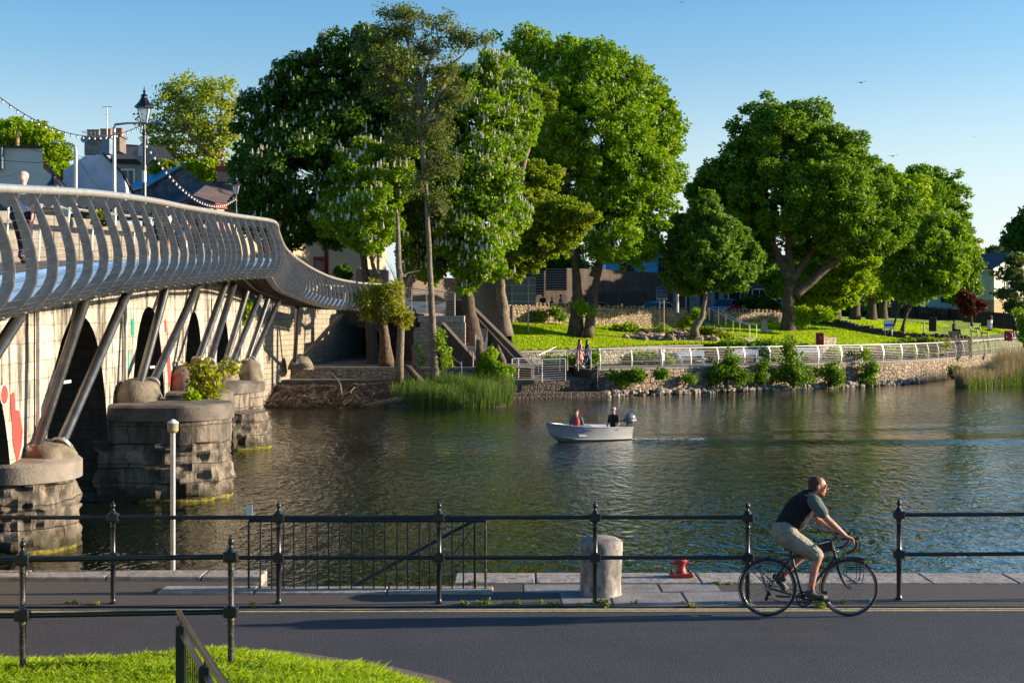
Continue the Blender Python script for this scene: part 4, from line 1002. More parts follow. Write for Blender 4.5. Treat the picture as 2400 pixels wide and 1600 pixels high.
# cars
def car(label,loc,rz,col,kind='saloon',group=None,lights=None):
    o_=Vector(loc); m_=Matrix.Rotation(rz,3,'Z'); T=lambda x,y,z:o_+m_@Vector((x,y,z))
    root=thing('car',label,'car',loc,group)
    mt=M('car_paint',col,.28,.25,col2=tuple(c*.9 for c in col),coat=.8)
    suv=kind=='suv'
    if suv: low=[(-2.1,.35),(-2.15,.8),(-2.1,1.15),(-.9,1.18),(.9,1.14),(1.95,1.02),(2.15,.85),(2.18,.4)]; cab=[(-2.0,1.15),(-1.85,1.68),(-1.2,1.76),(.1,1.74),(.95,1.14)]; hh=1.0
    else: low=[(-2.1,.3),(-2.18,.6),(-2.1,.93),(-1.4,.96),(.95,.90),(1.9,.78),(2.12,.6),(2.15,.3)]; cab=[(-1.75,.95),(-1.15,1.36),(-.5,1.43),(.15,1.40),(1.05,.90)]; hh=.9
    b=MB(); rows=[]
    for y,g in ((-.88,.0),(-.86,.03),(-.7,.05),(0,.06),(.7,.05),(.86,.03),(.88,0)):
        rows.append([T(x*(1-.02*(abs(y)<.8)*0),y,z+(g if z>.5 else 0)) for x,z in low]+[T(low[0][0],y,low[0][1])])
    b.grid(rows); b.f.append(tuple(range(0,8))); b.f.append(tuple(6*9+k for k in range(7,-1,-1)))
    b.build('body',mt,root,smooth='auto')
    c_=MB(); rows=[]
    for y,w_ in ((-.76,1),(0,1),(.76,1)):
        rows.append([T(x,y*(1-.13*((z-cab[0][1])/.55)),z+(.03 if y==0 else 0)) for x,z in cab])
    c_.grid(rows); c_.f.append((0,1,2,3,4)); c_.f.append((14,13,12,11,10)); c_.build('cabin',mt,root,smooth='auto')
    def pan(name,pts):
        g=MB(); g.add([T(*p) for p in pts],[tuple(range(len(pts)))]); g.build(name,m_glass,root)
    c0,c1,c2,c3,c4=cab
    e=.018
    f1=lambda a,b2,u:(lerp(a[0],b2[0],u),lerp(a[1],b2[1],u))
    a_,b_=f1(c4,c3,.08),f1(c4,c3,.92); pan('windscreen',[(a_[0]+e,-.68,a_[1]+e),(a_[0]+e,.68,a_[1]+e),(b_[0]+e,.60,b_[1]+e+.02),(b_[0]+e,-.60,b_[1]+e+.02)])
    a_,b_=f1(c0,c1,.12),f1(c0,c1,.92); pan('rear_window',[(a_[0]-e,-.66,a_[1]+e),(a_[0]-e,.66,a_[1]+e),(b_[0]-e,.60,b_[1]+e),(b_[0]-e,-.60,b_[1]+e)])
    for s_ in (-1,1):
        yb,yt=.765*s_,(.76*(1-.13*.85)+.02)*s_
        zb=c0[1]+.05; zt=c2[1]-.07
        pan('side_window',[(c4[0]-.22,yb,zb),(-.35,yb,zb),(-.35,yt,zt),(c3[0]-.02,yt,zt)])
        pan('side_window',[(-.43,yb,zb),(c0[0]+.3,yb,zb),(c1[0]+.05,yt,zt-.03),(-.43,yt,zt)])
        mr=MB(); mr.ball(T(c4[0]-.15,.93*s_,zb+.05),(.07,.1,.07)); mr.build('mirror',mt,root,smooth=True)
        hl=MB(); hl.ball(T(2.02,.62*s_,.70 if not suv else .95),(.12,.2,.1),10,6,m_); hl.build('headlight',m_white,root,smooth=True)
        for x in (-1.3,1.32):
            w_=MB(); ax=m_@Matrix.Rotation(R(90),3,'X'); w_.lathe(T(x,.82*s_,.33),[(.2,-.1),(.32,-.1),(.34,-.06),(.34,.06),(.32,.1),(.2,.1)],20,ax=ax); wo=w_.build('wheel',m_rubber,root,smooth='auto')
            w_=MB(); w_.lathe(T(x,.83*s_,.33),[(.05,-.1),(.2,-.09),(.2,.09),(.05,.1)],12,ax=ax); w_.build('rim',m_rim,wo)
    g=MB(); g.box(T(2.17,0,.62 if not suv else .72),(.03,1.0,.16),rz=rz); g.build('grille',m_rubber,root)
    return root
y=28.5; car('blue-silver car crossing the stone bridge behind the walking man',(xw(y)-2.2,y,ztop(y)-.84),R(93),(.10,.20,.32))
y=35.0; car('black car parked on the stone bridge behind a leafy weed',(xw(y)-2.2,y,ztop(y)-.84),R(93),(.02,.022,.03))
# ------------------------------------------------------------------ lamps and string lights on the bridge
m_lampg,t_,b_=nt('lantern_glass'); b_.inputs['Base Color'].default_value=(.75,.8,.82,1); b_.inputs['Roughness'].default_value=.15; b_.inputs['Alpha'].default_value=.45
def lamp(label,px,d,ytip,zbase,sc=1.0,group='victorian lanterns on the bridge'):
    x=fx(px,d); ztip=CZ-(ytip-CY)/F*d; r=thing('street_lamp',label,'street lamp',(x,d,zbase),group)
    h=ztip-zbase; zl=h-1.02*sc
    p_=MB(); p_.lathe((x,d,zbase),[(.14,0),(.14,.25),(.09,.3),(.075,.7),(.085,.78),(.055,.85),(.045,zl-.35),(.065,zl-.33),(.06,zl-.27),(.035,zl-.2),(.03,zl-.02),(.06,zl)],14); p_.build('post',m_black,r,smooth='auto')
    g=MB(); rt=R(45); g.lathe((x,d,zbase+zl),[(.10*sc,0),(.205*sc,.42*sc)],4,rot=rt); g.build('glass',m_lampg,r)
    f_=MB()
    for k in range(4):
        q=rt+k*math.pi/2; a=V(x+.10*sc*math.cos(q),d+.10*sc*math.sin(q),zbase+zl); b2=V(x+.215*sc*math.cos(q),d+.215*sc*math.sin(q),zbase+zl+.43*sc); f_.tube([a,b2],.014*sc,5)
    f_.lathe((x,d,zbase+zl-.02),[(.11*sc,0),(.11*sc,.03)],4,rot=rt); f_.build('frame',m_black,r)
    t2=MB(); t2.lathe((x,d,zbase+zl+.42*sc),[(.26*sc,0),(.265*sc,.03*sc),(.15*sc,.16*sc),(.09*sc,.27*sc),(.085*sc,.31*sc),(.10*sc,.33*sc),(.05*sc,.38*sc)],8,rot=R(22)); t2.lathe((x,d,zbase+zl+.80*sc),[(.05*sc,0),(.02*sc,.03),(.045*sc,.07*sc),(.02*sc,.11*sc),(.012*sc,.18*sc),(.002,.21*sc)],8); t2.build('roof',m_black,r)
    return r
lamp('tall black lantern lamp with white bands rising in front of the sparse tree',338,41,202,6.0,1.05)
MB().tube([(fx(338,41),41,CZ+340*41/F),(fx(338,41),41,CZ+312*41/F)],.06,12).build('band',m_white,[o for o in bpy.data.objects if o.name=='street_lamp'][0])
lamp('small black lantern lamp in front of the grey building',126,52,396,6.0,1.0)
lamp('black lantern lamp at the end of the string lights beside the dark chestnut',553,66,404,6.0,1.0)
m_bulb=M('bulb_glass',(.8,.82,.85),.15)
def lights(label,a,b,sag,n,rw=.012,bs_=.55):
    a=Vector(a);b=Vector(b); r=thing('string_lights',label,'string lights',tuple(a)); pts=[]
    for i in range(41): u=i/40; pts.append(a.lerp(b,u)-V(0,0,sag*4*u*(1-u)))
    MB().tube(pts,rw,5).build('wire',m_rubber,r)
    pr=MB(); pr.ball((0,0,-.11),(.05,.05,.06),8,6); po=pr.build('bulb',m_bulb,smooth=True); me=po.data; bpy.data.objects.remove(po)
    cp=MB(); cp.tube([(0,0,0),(0,0,-.06)],.02,6); po=cp.build('socket',m_rubber); me2=po.data; bpy.data.objects.remove(po)
    for i in range(n):
        u=(i+.5)/n; q=a.lerp(b,u)-V(0,0,sag*4*u*(1-u))-a
        o=bpy.data.objects.new('bulb',me); C.objects.link(o); o.parent=r; o.location=q; o.scale=(bs_,)*3
        o=bpy.data.objects.new('socket',me2); C.objects.link(o); o.parent=r; o.location=q
lights('string of bare bulbs swooping down from the top left to the tall lantern lamp',P(-120,120,30),P(338,290,41),.95,30)
lights('string of bare bulbs sagging between the tall lantern lamp and the lamp by the chestnut',P(338,330,41),P(553,462,66),.95,34,.012,.75)
# street light on the bridge and diamond sign back
r=thing('street_light','thin galvanised street light with a long arm beside the tall lantern','street light',(fx(268,48),48,5.8))
MB().tube([(fx(268,48),48,5.8),P(268,455,48),P(268,300,48),P(270,292,48),P(300,289,48),P(360,288,48)],[.08,.07,.05,.045,.035,.03],10).build('pole',m_galv,r,smooth='auto')
MB().ball(P(374,289,48),(.22,.12,.06),12,6).build('lamp_head',M('lamp_head',(.08,.16,.26),.4),r,smooth=True)
c=P(339,360,43); r=thing('diamond_sign','back of a large grey diamond road sign behind the tall lantern','road sign',(c.x,c.y,5.9))
MB().poly([c+V(-.40,0,0),c+V(0,0,-.40),c+V(.40,0,0),c+V(0,0,.40)],.02,(0,-1,0)).build('panel',M('sign_back',(.17,.22,.22),.5,.3),r)
MB().box(c+V(-.09,-.04,.08),(.20,.03,.34)).build('label_plate',m_galv,r)
MB().tube([c+V(0,.05,.3),(c.x,c.y+.05,5.9)],.035,8).build('pole',m_galv,r)
c=P(176,400,60); r=thing('street_light','old hooked street light on a grey pole before the white gable','street light',(c.x,c.y,5.5))
MB().tube([(c.x,60,5.5),P(177,360,60),P(176,345,60),P(170,338,60),P(150,336,60)],[.09,.08,.06,.04,.04],8).build('pole',m_galv,r,smooth='auto')
MB().ball(P(130,336,60),(.24,.12,.07),10,6).build('lamp_head',m_galv,r,smooth=True)
wz=MB()
for a,b in ((P(0,320,60),P(176,372,60)),(P(-10,375,60),P(176,372,60)),(P(180,365,60),P(242,450,70)),(P(150,340,60),P(210,372,75))):
    wz.tube([a,a.lerp(b,.5)-V(0,0,.15),b],.014,4)
tag(wz.build('overhead_wires',m_rubber,loc=P(176,372,60)),'thin overhead wires meeting at the hooked street light pole','wires')
# ------------------------------------------------------------------ far bank ground
m_gravel=M('gravel',(.26,.22,.19),.95,col2=(.09,.075,.065),ns=16,bs=1,bd=.06,bscale=14,lo=.42,hi=.58)
m_lawn=M('park_lawn',(.22,.33,.010),.9,col2=(.31,.41,.018),ns=.8,bs=1,bd=.06,bscale=9,detail=9,lo=.38,hi=.62)
m_rub=rubble('quay_rubble',[(.20,.15,.10),(.40,.30,.20),(.28,.22,.16),(.50,.39,.27)],(.035,.028,.02),scale=3.4,bd=.10,stain=((.14,.10,.01),.1,.38))
m_rub2=rubble('road_wall_rubble',[(.30,.22,.13),(.46,.35,.22),(.36,.27,.17),(.60,.47,.31)],(.12,.09,.06),scale=3.9,bd=.07)
m_rubd=rubble('shaded_wall_rubble',[(.08,.06,.045),(.15,.115,.085),(.11,.085,.06)],(.035,.028,.02),scale=3.6,bd=.06)  # dark tones carry the shade of walls turned from the sun
m_rubp=rubble('pale_crazy_wall',[(.34,.29,.22),(.50,.44,.34),(.24,.20,.15)],(.05,.04,.03),scale=4.2,bd=.04,mw=.07)
m_prom=M('promenade_tar',(.20,.165,.145),.9,col2=(.13,.11,.10),ns=3,bs=.4,bd=.01,bscale=40)
PXS=[1200,1400,1560,1700,1850,2000,2150,2290,2420,2700]
Ed=[77.5,79.7,82,84.5,87.5,91,96,108,124,150]
Hd=[83,85,87.5,90,93,96.5,101.5,113,130,158]
Lfd=[86,89,92,94,96.5,99,103,115,132,162]; Lfy=[822,815,808,805,806,808,806,795,788,782]
Lbd=[97,100.5,104,107,110,114,122,130,140,175]; Lby=[757,763,770,757,757,752,757,766,768,765]
E=[XZ(p,d,1.45) for p,d in zip(PXS,Ed)]; H=[XZ(p,d,1.5) for p,d in zip(PXS,Hd)]
Lf=[P(p,y,d) for p,d,y in zip(PXS,Lfd,Lfy)]; Lb=[P(p,y,d) for p,d,y in zip(PXS,Lbd,Lby)]
def dens(line,k=8):
    out=[]
    n=len(line)
    for i in range(n-1):
        p0=line[max(i-1,0)];p1=line[i];p2=line[i+1];p3=line[min(i+2,n-1)]
        for j in range(k):
            f=j/k; out.append(.5*((2*p1)+(-p0+p2)*f+(2*p0-5*p1+4*p2-p3)*f*f+(-p0+3*p1-3*p2+p3)*f**3))
    out.append(line[-1]); return out
Ec,Hc,Lfc,Lbc=dens(E),dens(H),dens(Lf),dens(Lb)
struct('promenade',MB().grid([Ec[8:],Hc[8:]]),m_prom)
def blend(a,b,u,amp=0,fr=.3):
    return [p.lerp(q,u)+V(0,0,amp*noise.noise((p.lerp(q,u)*fr))) for p,q in zip(a,b)]
Hlow=[V(l.x,l.y,1.5) for l in Lfc]
struct('planting_bed',MB().grid([[h+V(0,0,-.01) for h in Hc],Hlow,[l+V(0,.02,0) for l in Lfc]][:3] if 0 else [[h+V(0,0,-.01) for h in Hc],[p.lerp(q,.9)-V(0,0,.0)*0 for p,q in zip(Hlow,Hlow)]]),m_soil)
slope=MB(); slope.grid([[V(h.x,h.y,1.5) for h in Hlow[24:]],[l for l in Lfc[24:]]]); struct('planting_slope',slope,m_soil)
lawn=MB(); lawn.grid([blend(Lfc,Lbc,u/14,.10 if 0<u<14 else 0) for u in range(15)]); struct('lawn',lawn,m_lawn,smooth=True)
# road behind and land to the horizon
RB=[V(l.x-1.5,l.y+3,max(l.z,4.0)+.05) for l in Lbc]; RB2=[V(l.x-6,l.y+13,4.15) for l in Lbc]
far_=[[l+V(-.1,.25,-.01) for l in Lbc],RB,RB2,[V(l.x*1.3,l.y+60,4.3) for l in Lbc],[V(l.x*8,l.y*8,4.3) for l in Lbc],[V(l.x*30,l.y*30,4.3) for l in Lbc]]
struct('ground',MB().grid(far_),m_lawn)
struct('upper_road',MB().grid([[q+V(0,0,.012) for q in RB],[q+V(0,0,.012) for q in RB2]]),m_path)
lg=MB(); lg.grid([[(-900,92,4.2),(-13,92,4.2),(Lb[0].x+.3,97.2,4.2)],[(-1500,3000,4.2),(-400,3000,4.2),(0,2900,4.2)]])
struct('ground',lg,m_soil)
lg=MB(); lg.grid([[(-60,72,4.1),(-13.2,72,4.1)],[(-60,92,4.25),(-10.5,92,4.25)]]); struct('ground',lg,m_soil)
# left gravel terrace
terr=[]
for k in range(15):
    y=75+(92.5-75)*k/14
    xl=-12.75+.175*0; xl=lerp(-12.6,-9.3,k/14)
    row=[]
    for j in range(22):
        x=lerp(xl,1.2,j/21); row.append((x,y,1.75+.27*k/14+.05*noise.noise((x*.8,y*.8,0))))
    terr.append(row)
struct('gravel_terrace',MB().grid(terr),m_gravel)
bank=[]
for k in range(12):
    u=k/11; row=[]
    for j in range(60):
        x=lerp(-13.2,-.3,j/59); y=lerp(69.6,74.3,u)+.3*noise.noise((x*.6,0,3)); z=-.35+1.5*min(1,u*1.5)**.8+.16*noise.noise((x*1.5,y*1.5,0))+.07*noise.noise((x*5,y*5,0))
        row.append((x,y,min(z,1.18)))
    bank.append(row)
struct('river_bank',MB().grid(bank),m_soil,smooth=True)
struct('lower_path',MB().grid([[(-13.2,73.2,1.19),(1.2,73.2,1.19)],[(-13.2,75.1,1.2),(1.2,75.1,1.2)]]),m_gravel)
MBk=MB(); MBk.box((-6,73.15,1.08),(14.2,.12,.26)); tag(MBk.build('timber_edging',M('edging',(.10,.075,.05),.9,col2=(.2,.16,.11),ns=4),loc=(-6,73.15,1.0)),'low brown timber edging board along the lower path above the driftwood','edging')
def wall_line(name,label,pts,h_or_tops,th,mat,cat='wall',cope=None,copem=None,base=.6,jag=0,group=None,nrm=None):
    """pts: list of base points; tops: list of z"""
    r=thing(name,label,cat,tuple(pts[0]),group)
    n=len(pts); side=[]
    for i in range(n):
        t=(Vector(pts[min(i+1,n-1)])-Vector(pts[max(i-1,0)])); t.z=0; t.normalize(); side.append(V(-t.y,t.x,0)*th)
    rows=[[p-V(0,0,base) for p in pts],[V(p.x,p.y,z) for p,z in zip(pts,h_or_tops)],[V(p.x,p.y,z)+s_ for p,z,s_ in zip(pts,h_or_tops,side)],[p+s_-V(0,0,base) for p,s_ in zip(pts,side)]]
    mb=MB(); mb.grid(rows); 
    k=len(rows[0]); o0=0
    mb.f.append((0,k,2*k,3*k)); mb.f.append((k-1,4*k-1,3*k-1,2*k-1))
    mb.build('wall',mat,r)
    if cope:
        cm=MB(); e=cope[0]; hh=cope[1]
        rr=[[V(p.x,p.y,z+a)+s_.normalized()*b for p,z,s_ in zip(pts,h_or_tops,side)] for a,b in ((0.002,-e),(hh,-e),(hh,th+e),(.002,th+e),(0.002,-e))]
        cm.grid(rr); cm.f.append((0,k,2*k,3*k)); cm.f.append((k-1,4*k-1,3*k-1,2*k-1)); cm.build('coping',copem or m_slab,r)
    if jag:
        jm=MB(); rs_=random.Random(4)
        for i in range(n-1):
            a,b=Vector(pts[i]),Vector(pts[i+1]); L2=(b-a).length; m_=max(1,int(L2/jag))
            ang=math.atan2((b-a).y,(b-a).x)
            for q in range(m_):
                u=(q+.5)/m_; p=a.lerp(b,u); z=lerp(h_or_tops[i],h_or_tops[i+1],u); hh=.16+.14*rs_.random()
                jm.box((p.x+side[i].x*.5,p.y+side[i].y*.5,z+hh/2-.03),(jag*(.5+.3*rs_.random()),th*.95,hh),rz=ang+rs_.uniform(-.1,.1))
        jm.build('coping',mat,r)
    return r
# promenade river wall
Ew=dens(E[1:],10)
pts=[V(p.x,p.y,-.2) for p in Ew]
qr=wall_line('river_wall','rough stone river wall below the promenade on the far bank','x' and pts,[1.43]*len(pts),.6,m_rub,base=.6,cope=(.06,.09),copem=m_slab)
# loose stones at foot
st_=MB(); rs_=random.Random(9)
for i in range(420):
    u=rs_.random(); k=u*(len(Ew)*.62); i0=int(k); p=Ew[i0].lerp(Ew[i0+1],k-i0); t=(Ew[i0+1]-Ew[i0]).normalized(); n=V(t.y,-t.x,0)
    r_=rs_.uniform(.08,.24); h_=rs_.uniform(0,.30)
    st_.ball(p+n*(.1+rs_.random()*.55)*(1-h_)+V(0,0,-1.45+h_*.8),(r_*1.3,r_,r_*.8),6,4,Matrix.Rotation(rs_.random()*3,3,'Z'))
o=st_.build('stones',m_rubp,loc=(8,81,0)); tag(o,'loose stones along the waterline below the far river wall','stones',kind='stuff')
# end face of the wall and slipway landing
c0=E[1]
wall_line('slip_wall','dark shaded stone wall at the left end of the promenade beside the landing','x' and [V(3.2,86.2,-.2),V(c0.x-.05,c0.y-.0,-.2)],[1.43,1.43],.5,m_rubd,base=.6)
ld_=thing('landing_stage','low stone landing platform between the reeds and the river wall','landing stage',(1.8,79,0))
MB().grid([[(-1.2,78.2,.9),(5.2,80.2,.9)],[(-1.2,84.5,.9),(4.6,84.5,.9)]]).build('deck',M('deck_timber',(.20,.13,.09),.85,col2=(.13,.085,.06),ns=5),ld_)
MB().grid([[(-1.2,78.2,-.6),(5.2,80.2,-.6)],[(-1.2,78.2,.89),(5.2,80.2,.89)]]).build('wall',m_rubd,ld_)
MB().box((2.0,78.6,.12),(6.6,1.2,.3),rz=.3).build('foot_step',m_rubd,ld_)
MB().grid([[(-.5,83.5,.9),(6,84.5,.9)],[(-.5,85.5,1.5),(6,86.2,1.47)]]).build('ramp',m_prom,ld_)
# low walls
xs=np.linspace(632,1135,14); pts=[XZ(float(q),75,1.15) for q in xs]
wall_line('terrace_wall','low crazy stone wall holding the gravel terrace by the river','x' and pts,[1.68]*len(pts),.4,m_rubp,cope=(.05,.12),copem=m_cope)
pts=[V(p.x,p.y,1.4) for p in Lfc[:22]]
wall_line('garden_wall','low pale stone wall with flat coping below the lawn','x' and pts,[p.z-.16 for p in Lfc[:22]],.35,m_rubp,cope=(.06,.14),copem=m_cope)
# road wall
i1=int(8*(1640-1560)/140)+16
pa=[Lbc[i]+V(0,0,-.1) for i in range(0,i1)]
def tw(px): return float(np.interp(px,[1190,1240,1344,1500,1690,1840],[5.22,5.18,5.13,4.98,4.82,4.74]))
pxof=lambda p: CX+F*p.x/p.y
wall_line('road_wall','sunlit rubble wall along the upper road left of the steps','x' and pa,[tw(pxof(p)) for p in pa],.45,m_rub2,jag=.28,base=1)
pb=[P(1672,760,106.5)]+[Lbc[i]+V(0,0,-.1) for i in range(24,33)]
wall_line('road_wall','sunlit rubble wall along the upper road right of the steps','x' and pb,[tw(pxof(p)) for p in pb],.45,m_rub2,jag=.28,base=1)
# sloping wall, its shade put into the dark stone colour
sw=[(1893,762,111,742),(1960,778,108.5,756),(2040,794,106.5,772),(2130,806,105,787),(2210,806,105,790),(2278,803,106,794)]
pts=[P(a,b+4,d) for a,b,d,_ in sw]; tz=[CZ-(t_-CY)/F*d for a,b,d,t_ in sw]
wall_line('sloping_wall','long shaded stone wall sloping down across the lawn to the right','x' and pts,tz,.5,m_rubd,jag=.3,base=1)
struct('upper_lawn',MB().grid([[p_+V(.05,.45,0)+V(0,0,z-p_.z-.12) for p_,z in zip(pts,tz)],[P(a,b,d) for a,b,d in ((1893,738,119),(1960,741,124),(2040,744,130),(2130,747,135),(2210,752,132),(2300,757,128))]]),m_lawn)
wall_line('stub_wall','short pale stone wall end standing in the lawn by the lifebuoy','x' and [P(1928,812,96),P(1960,810,97)],[2.95,2.95],.4,m_rubp,cope=(.04,.08),copem=m_cope)
# plaza
m_grassbase_dull=M('bank_growth',(.07,.10,.02),.95,col2=(.14,.15,.05),ns=3,bs=1,bd=.08,bscale=8)
struct('plaza_bank',MB().grid([[XZ(2225,105.5,1.5),XZ(2330,115,1.5),XZ(2440,129.5,1.5)],[XZ(2225,106.45,2.74),XZ(2330,115.45,2.74),XZ(2440,129.95,2.74)]]),m_grassbase_dull)
struct('plaza',MB().grid([[XZ(2225,106.5,2.75),XZ(2330,115.5,2.75),XZ(2440,130,2.75)],[XZ(2235,120,2.95),XZ(2330,128,2.95),XZ(2450,140,2.95)],[XZ(2290,135,3.4),XZ(2340,140,3.4),XZ(2460,150,3.4)]]),m_prom)
# rubble mound below road wall
mm=MB(); rs_=random.Random(21)
for i in range(250):
    u=rs_.random(); v_=rs_.random()**.6
    px=lerp(1385,1690,u); py=lerp(778,799,v_)+(10*(u-.1) if u<.1 else 0)-2
    d=lerp(100,94.5,v_); p=P(px,py,d); r_=rs_.uniform(.12,.36)
    mm.ball(p,(r_*1.3,r_,r_*.85),6,4,Matrix.Rotation(rs_.random()*3,3,'Z'))
o=mm.build('rubble_mound',m_rub2,loc=P(1500,795,96)); tag(o,'tumbled boulders and stones on the slope below the road wall','rubble',kind='stuff')
mm=MB(); rws=[]
for k in range(6):
    v_=k/5; rws.append([P(lerp(1375,1700,j/30),lerp(770,803,v_)+ (1-v_)*4*math.sin(j)*0,lerp(101,94.2,v_))+V(0,0,.15*noise.noise((j*.7,k,0))) for j in range(31)])
struct('mound_soil',MB().grid(rws),M('mound_earth',(.05,.035,.025),.95,col2=(.13,.09,.06),ns=1.2,bs=1,bd=.1,bscale=5),smooth=True)
# ------------------------------------------------------------------ stone stairs at the bridge end
m_blk=ashlar('landing_ashlar',[(.40,.34,.27),(.30,.26,.21)],(.12,.1,.08),u=(1,.2,0),bw=.5,bh=.22,streak=.3,bd=.03)
m_coarse=M('stair_wall_roughcast',(.055,.045,.04),.95,col2=(.11,.09,.075),ns=7,bs=1,bd=.06,bscale=10,detail=9)  # near-black colour holds the shade on the stair walls
rl=thing('stair_block','pale block stone landing carrying steel railings beside the thin tree','landing',(-4,78.5,1.2))
MB().poly([P(975,870,78.2),P(1090,870,78.2),P(1090,756,78.2),P(985,756,78.2),P(985,768,78.2),P(972,768,78.2),P(972,776,78.2),P(968,776,78.2)],4.5,(0,1,0)).build('wall',m_blk,rl)
MB().box(P(1038,748,80.2)+V(0,0,.02),(2.55,4.2,.36)).build('coping',m_cope,rl,bevel=.02)
def slant(label,a,b,tops,th,d2):
    r=thing('stair_wall',label,'wall',tuple(P(*a)),'shaded roughcast stair walls'); 
    A1,B1=P(*a),P(*b); tA,tB=tops
    mb=MB(); A2=V(A1.x,A1.y,tA); B2=V(B1.x,B1.y,tB)
    nn=V(.35,.94,0)*th
    ex=V(-1.0,.35,0)*0
    pl=[V(A1.x,A1.y,.9),V(B1.x,B1.y,.9),B2,A2]
    mb.poly([p for p in pl],1.0,nn); mb.build('wall',m_coarse,r)
    cm=MB(); up_=V(0,0,.13); dd=(B2-A2).normalized()*.05
    cm.poly([A2-dd+V(0,-.05,0),B2+dd+V(0,-.05,0),B2+dd+up_+V(0,-.05,0),A2-dd+up_+V(0,-.05,0)],1.0,nn*1.15); cm.build('coping',m_coarse,r,bevel=.03)
    return r
slant('long shaded sloping stair wall running down to the promenade',(1085,800,82.5),(1245,868,79.5),(CZ+36*82.5/F,CZ-122*79.5/F),.5,0)
MB().poly([P(1045,760,82.6),P(1095,760,82.6),P(1095,702,82.6),P(1045,702,82.6)],.5,(0,1,0)).build('wall_head',m_coarse,bpy.data.objects['stair_wall'])
slant('short shaded sloping stair wall beside the thin tree trunk',(1035,860,77.4),(1116,862,75.8),(CZ-22*77.4/F,CZ-112*75.8/F),.45,0)
so=MB(); c_=P(1104,860,78)
for k in range(14): so.box((c_.x-.1+.03*k,77.2+k*.29,1.3+.19*k-1.0),(1.15,.6,2.0))
tag(so.build('stone_steps',m_slab,loc=P(1130,800,80)),'dark stone steps between the two shaded stair walls','steps')
hm_=MB(); hm_.tube([P(1073,703,81.9),P(1080,703,81.9),P(1208,841,79)],.03,8); tag(hm_.build('stair_handrail',m_galv,loc=P(1080,703,81.9)),'thin pale handrail fixed to the long shaded stair wall','handrail')
def frail(label,pts,h=1.05,r=.03,post_every=1,bars=0,group=None,hoop=False,mat=None):
    ro=thing('handrail',label,'handrail',tuple(pts[0]),group); mat=mat or m_steel
    top=[p+V(0,0,h) for p in pts]
    if hoop: top=[pts[0]+V(0,0,h)]+top[1:-1]+[pts[-1]+V(-.25,0,h),pts[-1]+V(-.05,0,h-.1),pts[-1]+V(0,0,h-.3),pts[-1]]
    MB().tube(top,r,8).build('rail',mat,ro,smooth='auto')
    for p in pts[::post_every]:
        MB().tube([p,p+V(0,0,h)],r*.9,8).build('post',mat,ro)
    for k in range(bars):
        MB().tube([p+V(0,0,h*(k+1)/(bars+1)) for p in pts],.012,5).build('bar',mat,ro)
    return ro
frail('steel railing with close bars on the pale stone landing',[P(940,728,80),P(965,731,78.3),P(1000,735,78.3),P(1066,741,78.3)],1.3,.03,1,13)
frail('steel stair handrail left of the split stump',[P(1115,822,78.5),P(1145,858,76)],.9,group='steel handrails by the lower steps')
frail('curved steel handrail right of the thin tree trunk',[P(1045,853,76),P(1082,880,74)],.75,hoop=True,group='steel handrails by the lower steps')
frail('straight steel handrail just left of the split stump',[P(1108,859,75.6),P(1109,860,75.2)],.8,group='steel handrails by the lower steps')
frail('steel rails with thin bars edging the landing stage',[P(1200,895,77.6),P(1215,893,77.8),P(1270,896,78.3),P(1325,893,78.9)],1.25,.035,1,9)
frail('curved ramp handrail behind the landing stage railing',[P(1262,872,83.4),P(1303,852,84.5)],1.0,.018,hoop=False,mat=m_galv,group='ramp handrails at the landing')
frail('curved ramp handrail close to the walking couple',[P(1312,870,83),P(1352,852,84)],1.0,.018,hoop=False,group='ramp handrails at the landing')
# step-flight with two handrails up to the road
sf_=MB()
for k in range(12):
    u=k/11; p=P(lerp(1658,1752,u),lerp(758,795,u),lerp(106,96.5,u)); sf_.box(p-V(0,0,.4),(1.0,1.9,.8),rz=-.7)
tag(sf_.build('park_steps',m_slab,loc=P(1700,780,100)),'flight of stone steps from the road down the lawn','steps')
frail('left handrail of the park steps',[P(1662,752,105.5),P(1684,762,104),P(1718,783,99.5),P(1757,792,96.5)],.95,.03,hoop=True,group='park step handrails')
frail('right handrail of the park steps',[P(1684,752,105.8),P(1701,765,104.3),P(1734,785,99.8),P(1773,792,96.9)],.95,.03,hoop=True,group='park step handrails')
# promenade railing
pr=thing('promenade_railing','long curving stainless railing along the edge of the promenade','railing',tuple(E[1]))
Ed_=[p+V(.15,.25,0) for p in Ew if CX+F*p.x/p.y<2440]
acc=[0]
for i in range(1,len(Ed_)): acc.append(acc[-1]+(Ed_[i]-Ed_[i-1]).length)
def ate(s):
    i=min(max(int(np.searchsorted(acc,s)),1),len(acc)-1); f=(s-acc[i-1])/(acc[i]-acc[i-1]); p=Ed_[i-1].lerp(Ed_[i],f); t=(Ed_[i]-Ed_[i-1]).normalized(); return p,V(t.y,-t.x,0)
pm=MB()
for x,z,w_ in ():pass
a_=[(0,0),(.05,.25),(.07,.5),(.05,.8),(-.06,1.12)]
pb_=MB(); 
pb_.poly([(x,-.03,z) for x,z in a_]+[(x-.07,-.03,z) for x,z in reversed(a_)],.06,(0,1,0)); po=pb_.build('post',m_steel); mep=po.data; bpy.data.objects.remove(po)
s=0.02; s_list=[]
while s<acc[-1]:
    p,n=ate(s); o=bpy.data.objects.new('post',mep); C.objects.link(o); o.parent=pr; o.location=p-Vector(pr['_o']); o.rotation_euler=(0,0,math.atan2(n.y,n.x)); s+=2.12; s_list.append(p)
fs=[ate(acc[-1]*i/160) for i in range(161)]
MB().tube([p+n*-.06+V(0,0,1.17) for p,n in fs],.045,8).build('handrail',m_steel,pr,smooth='auto')
MB().tube([p+n*.03+V(0,0,.47) for p,n in fs],.02,6).build('mid_rail',m_steel,pr,smooth='auto')
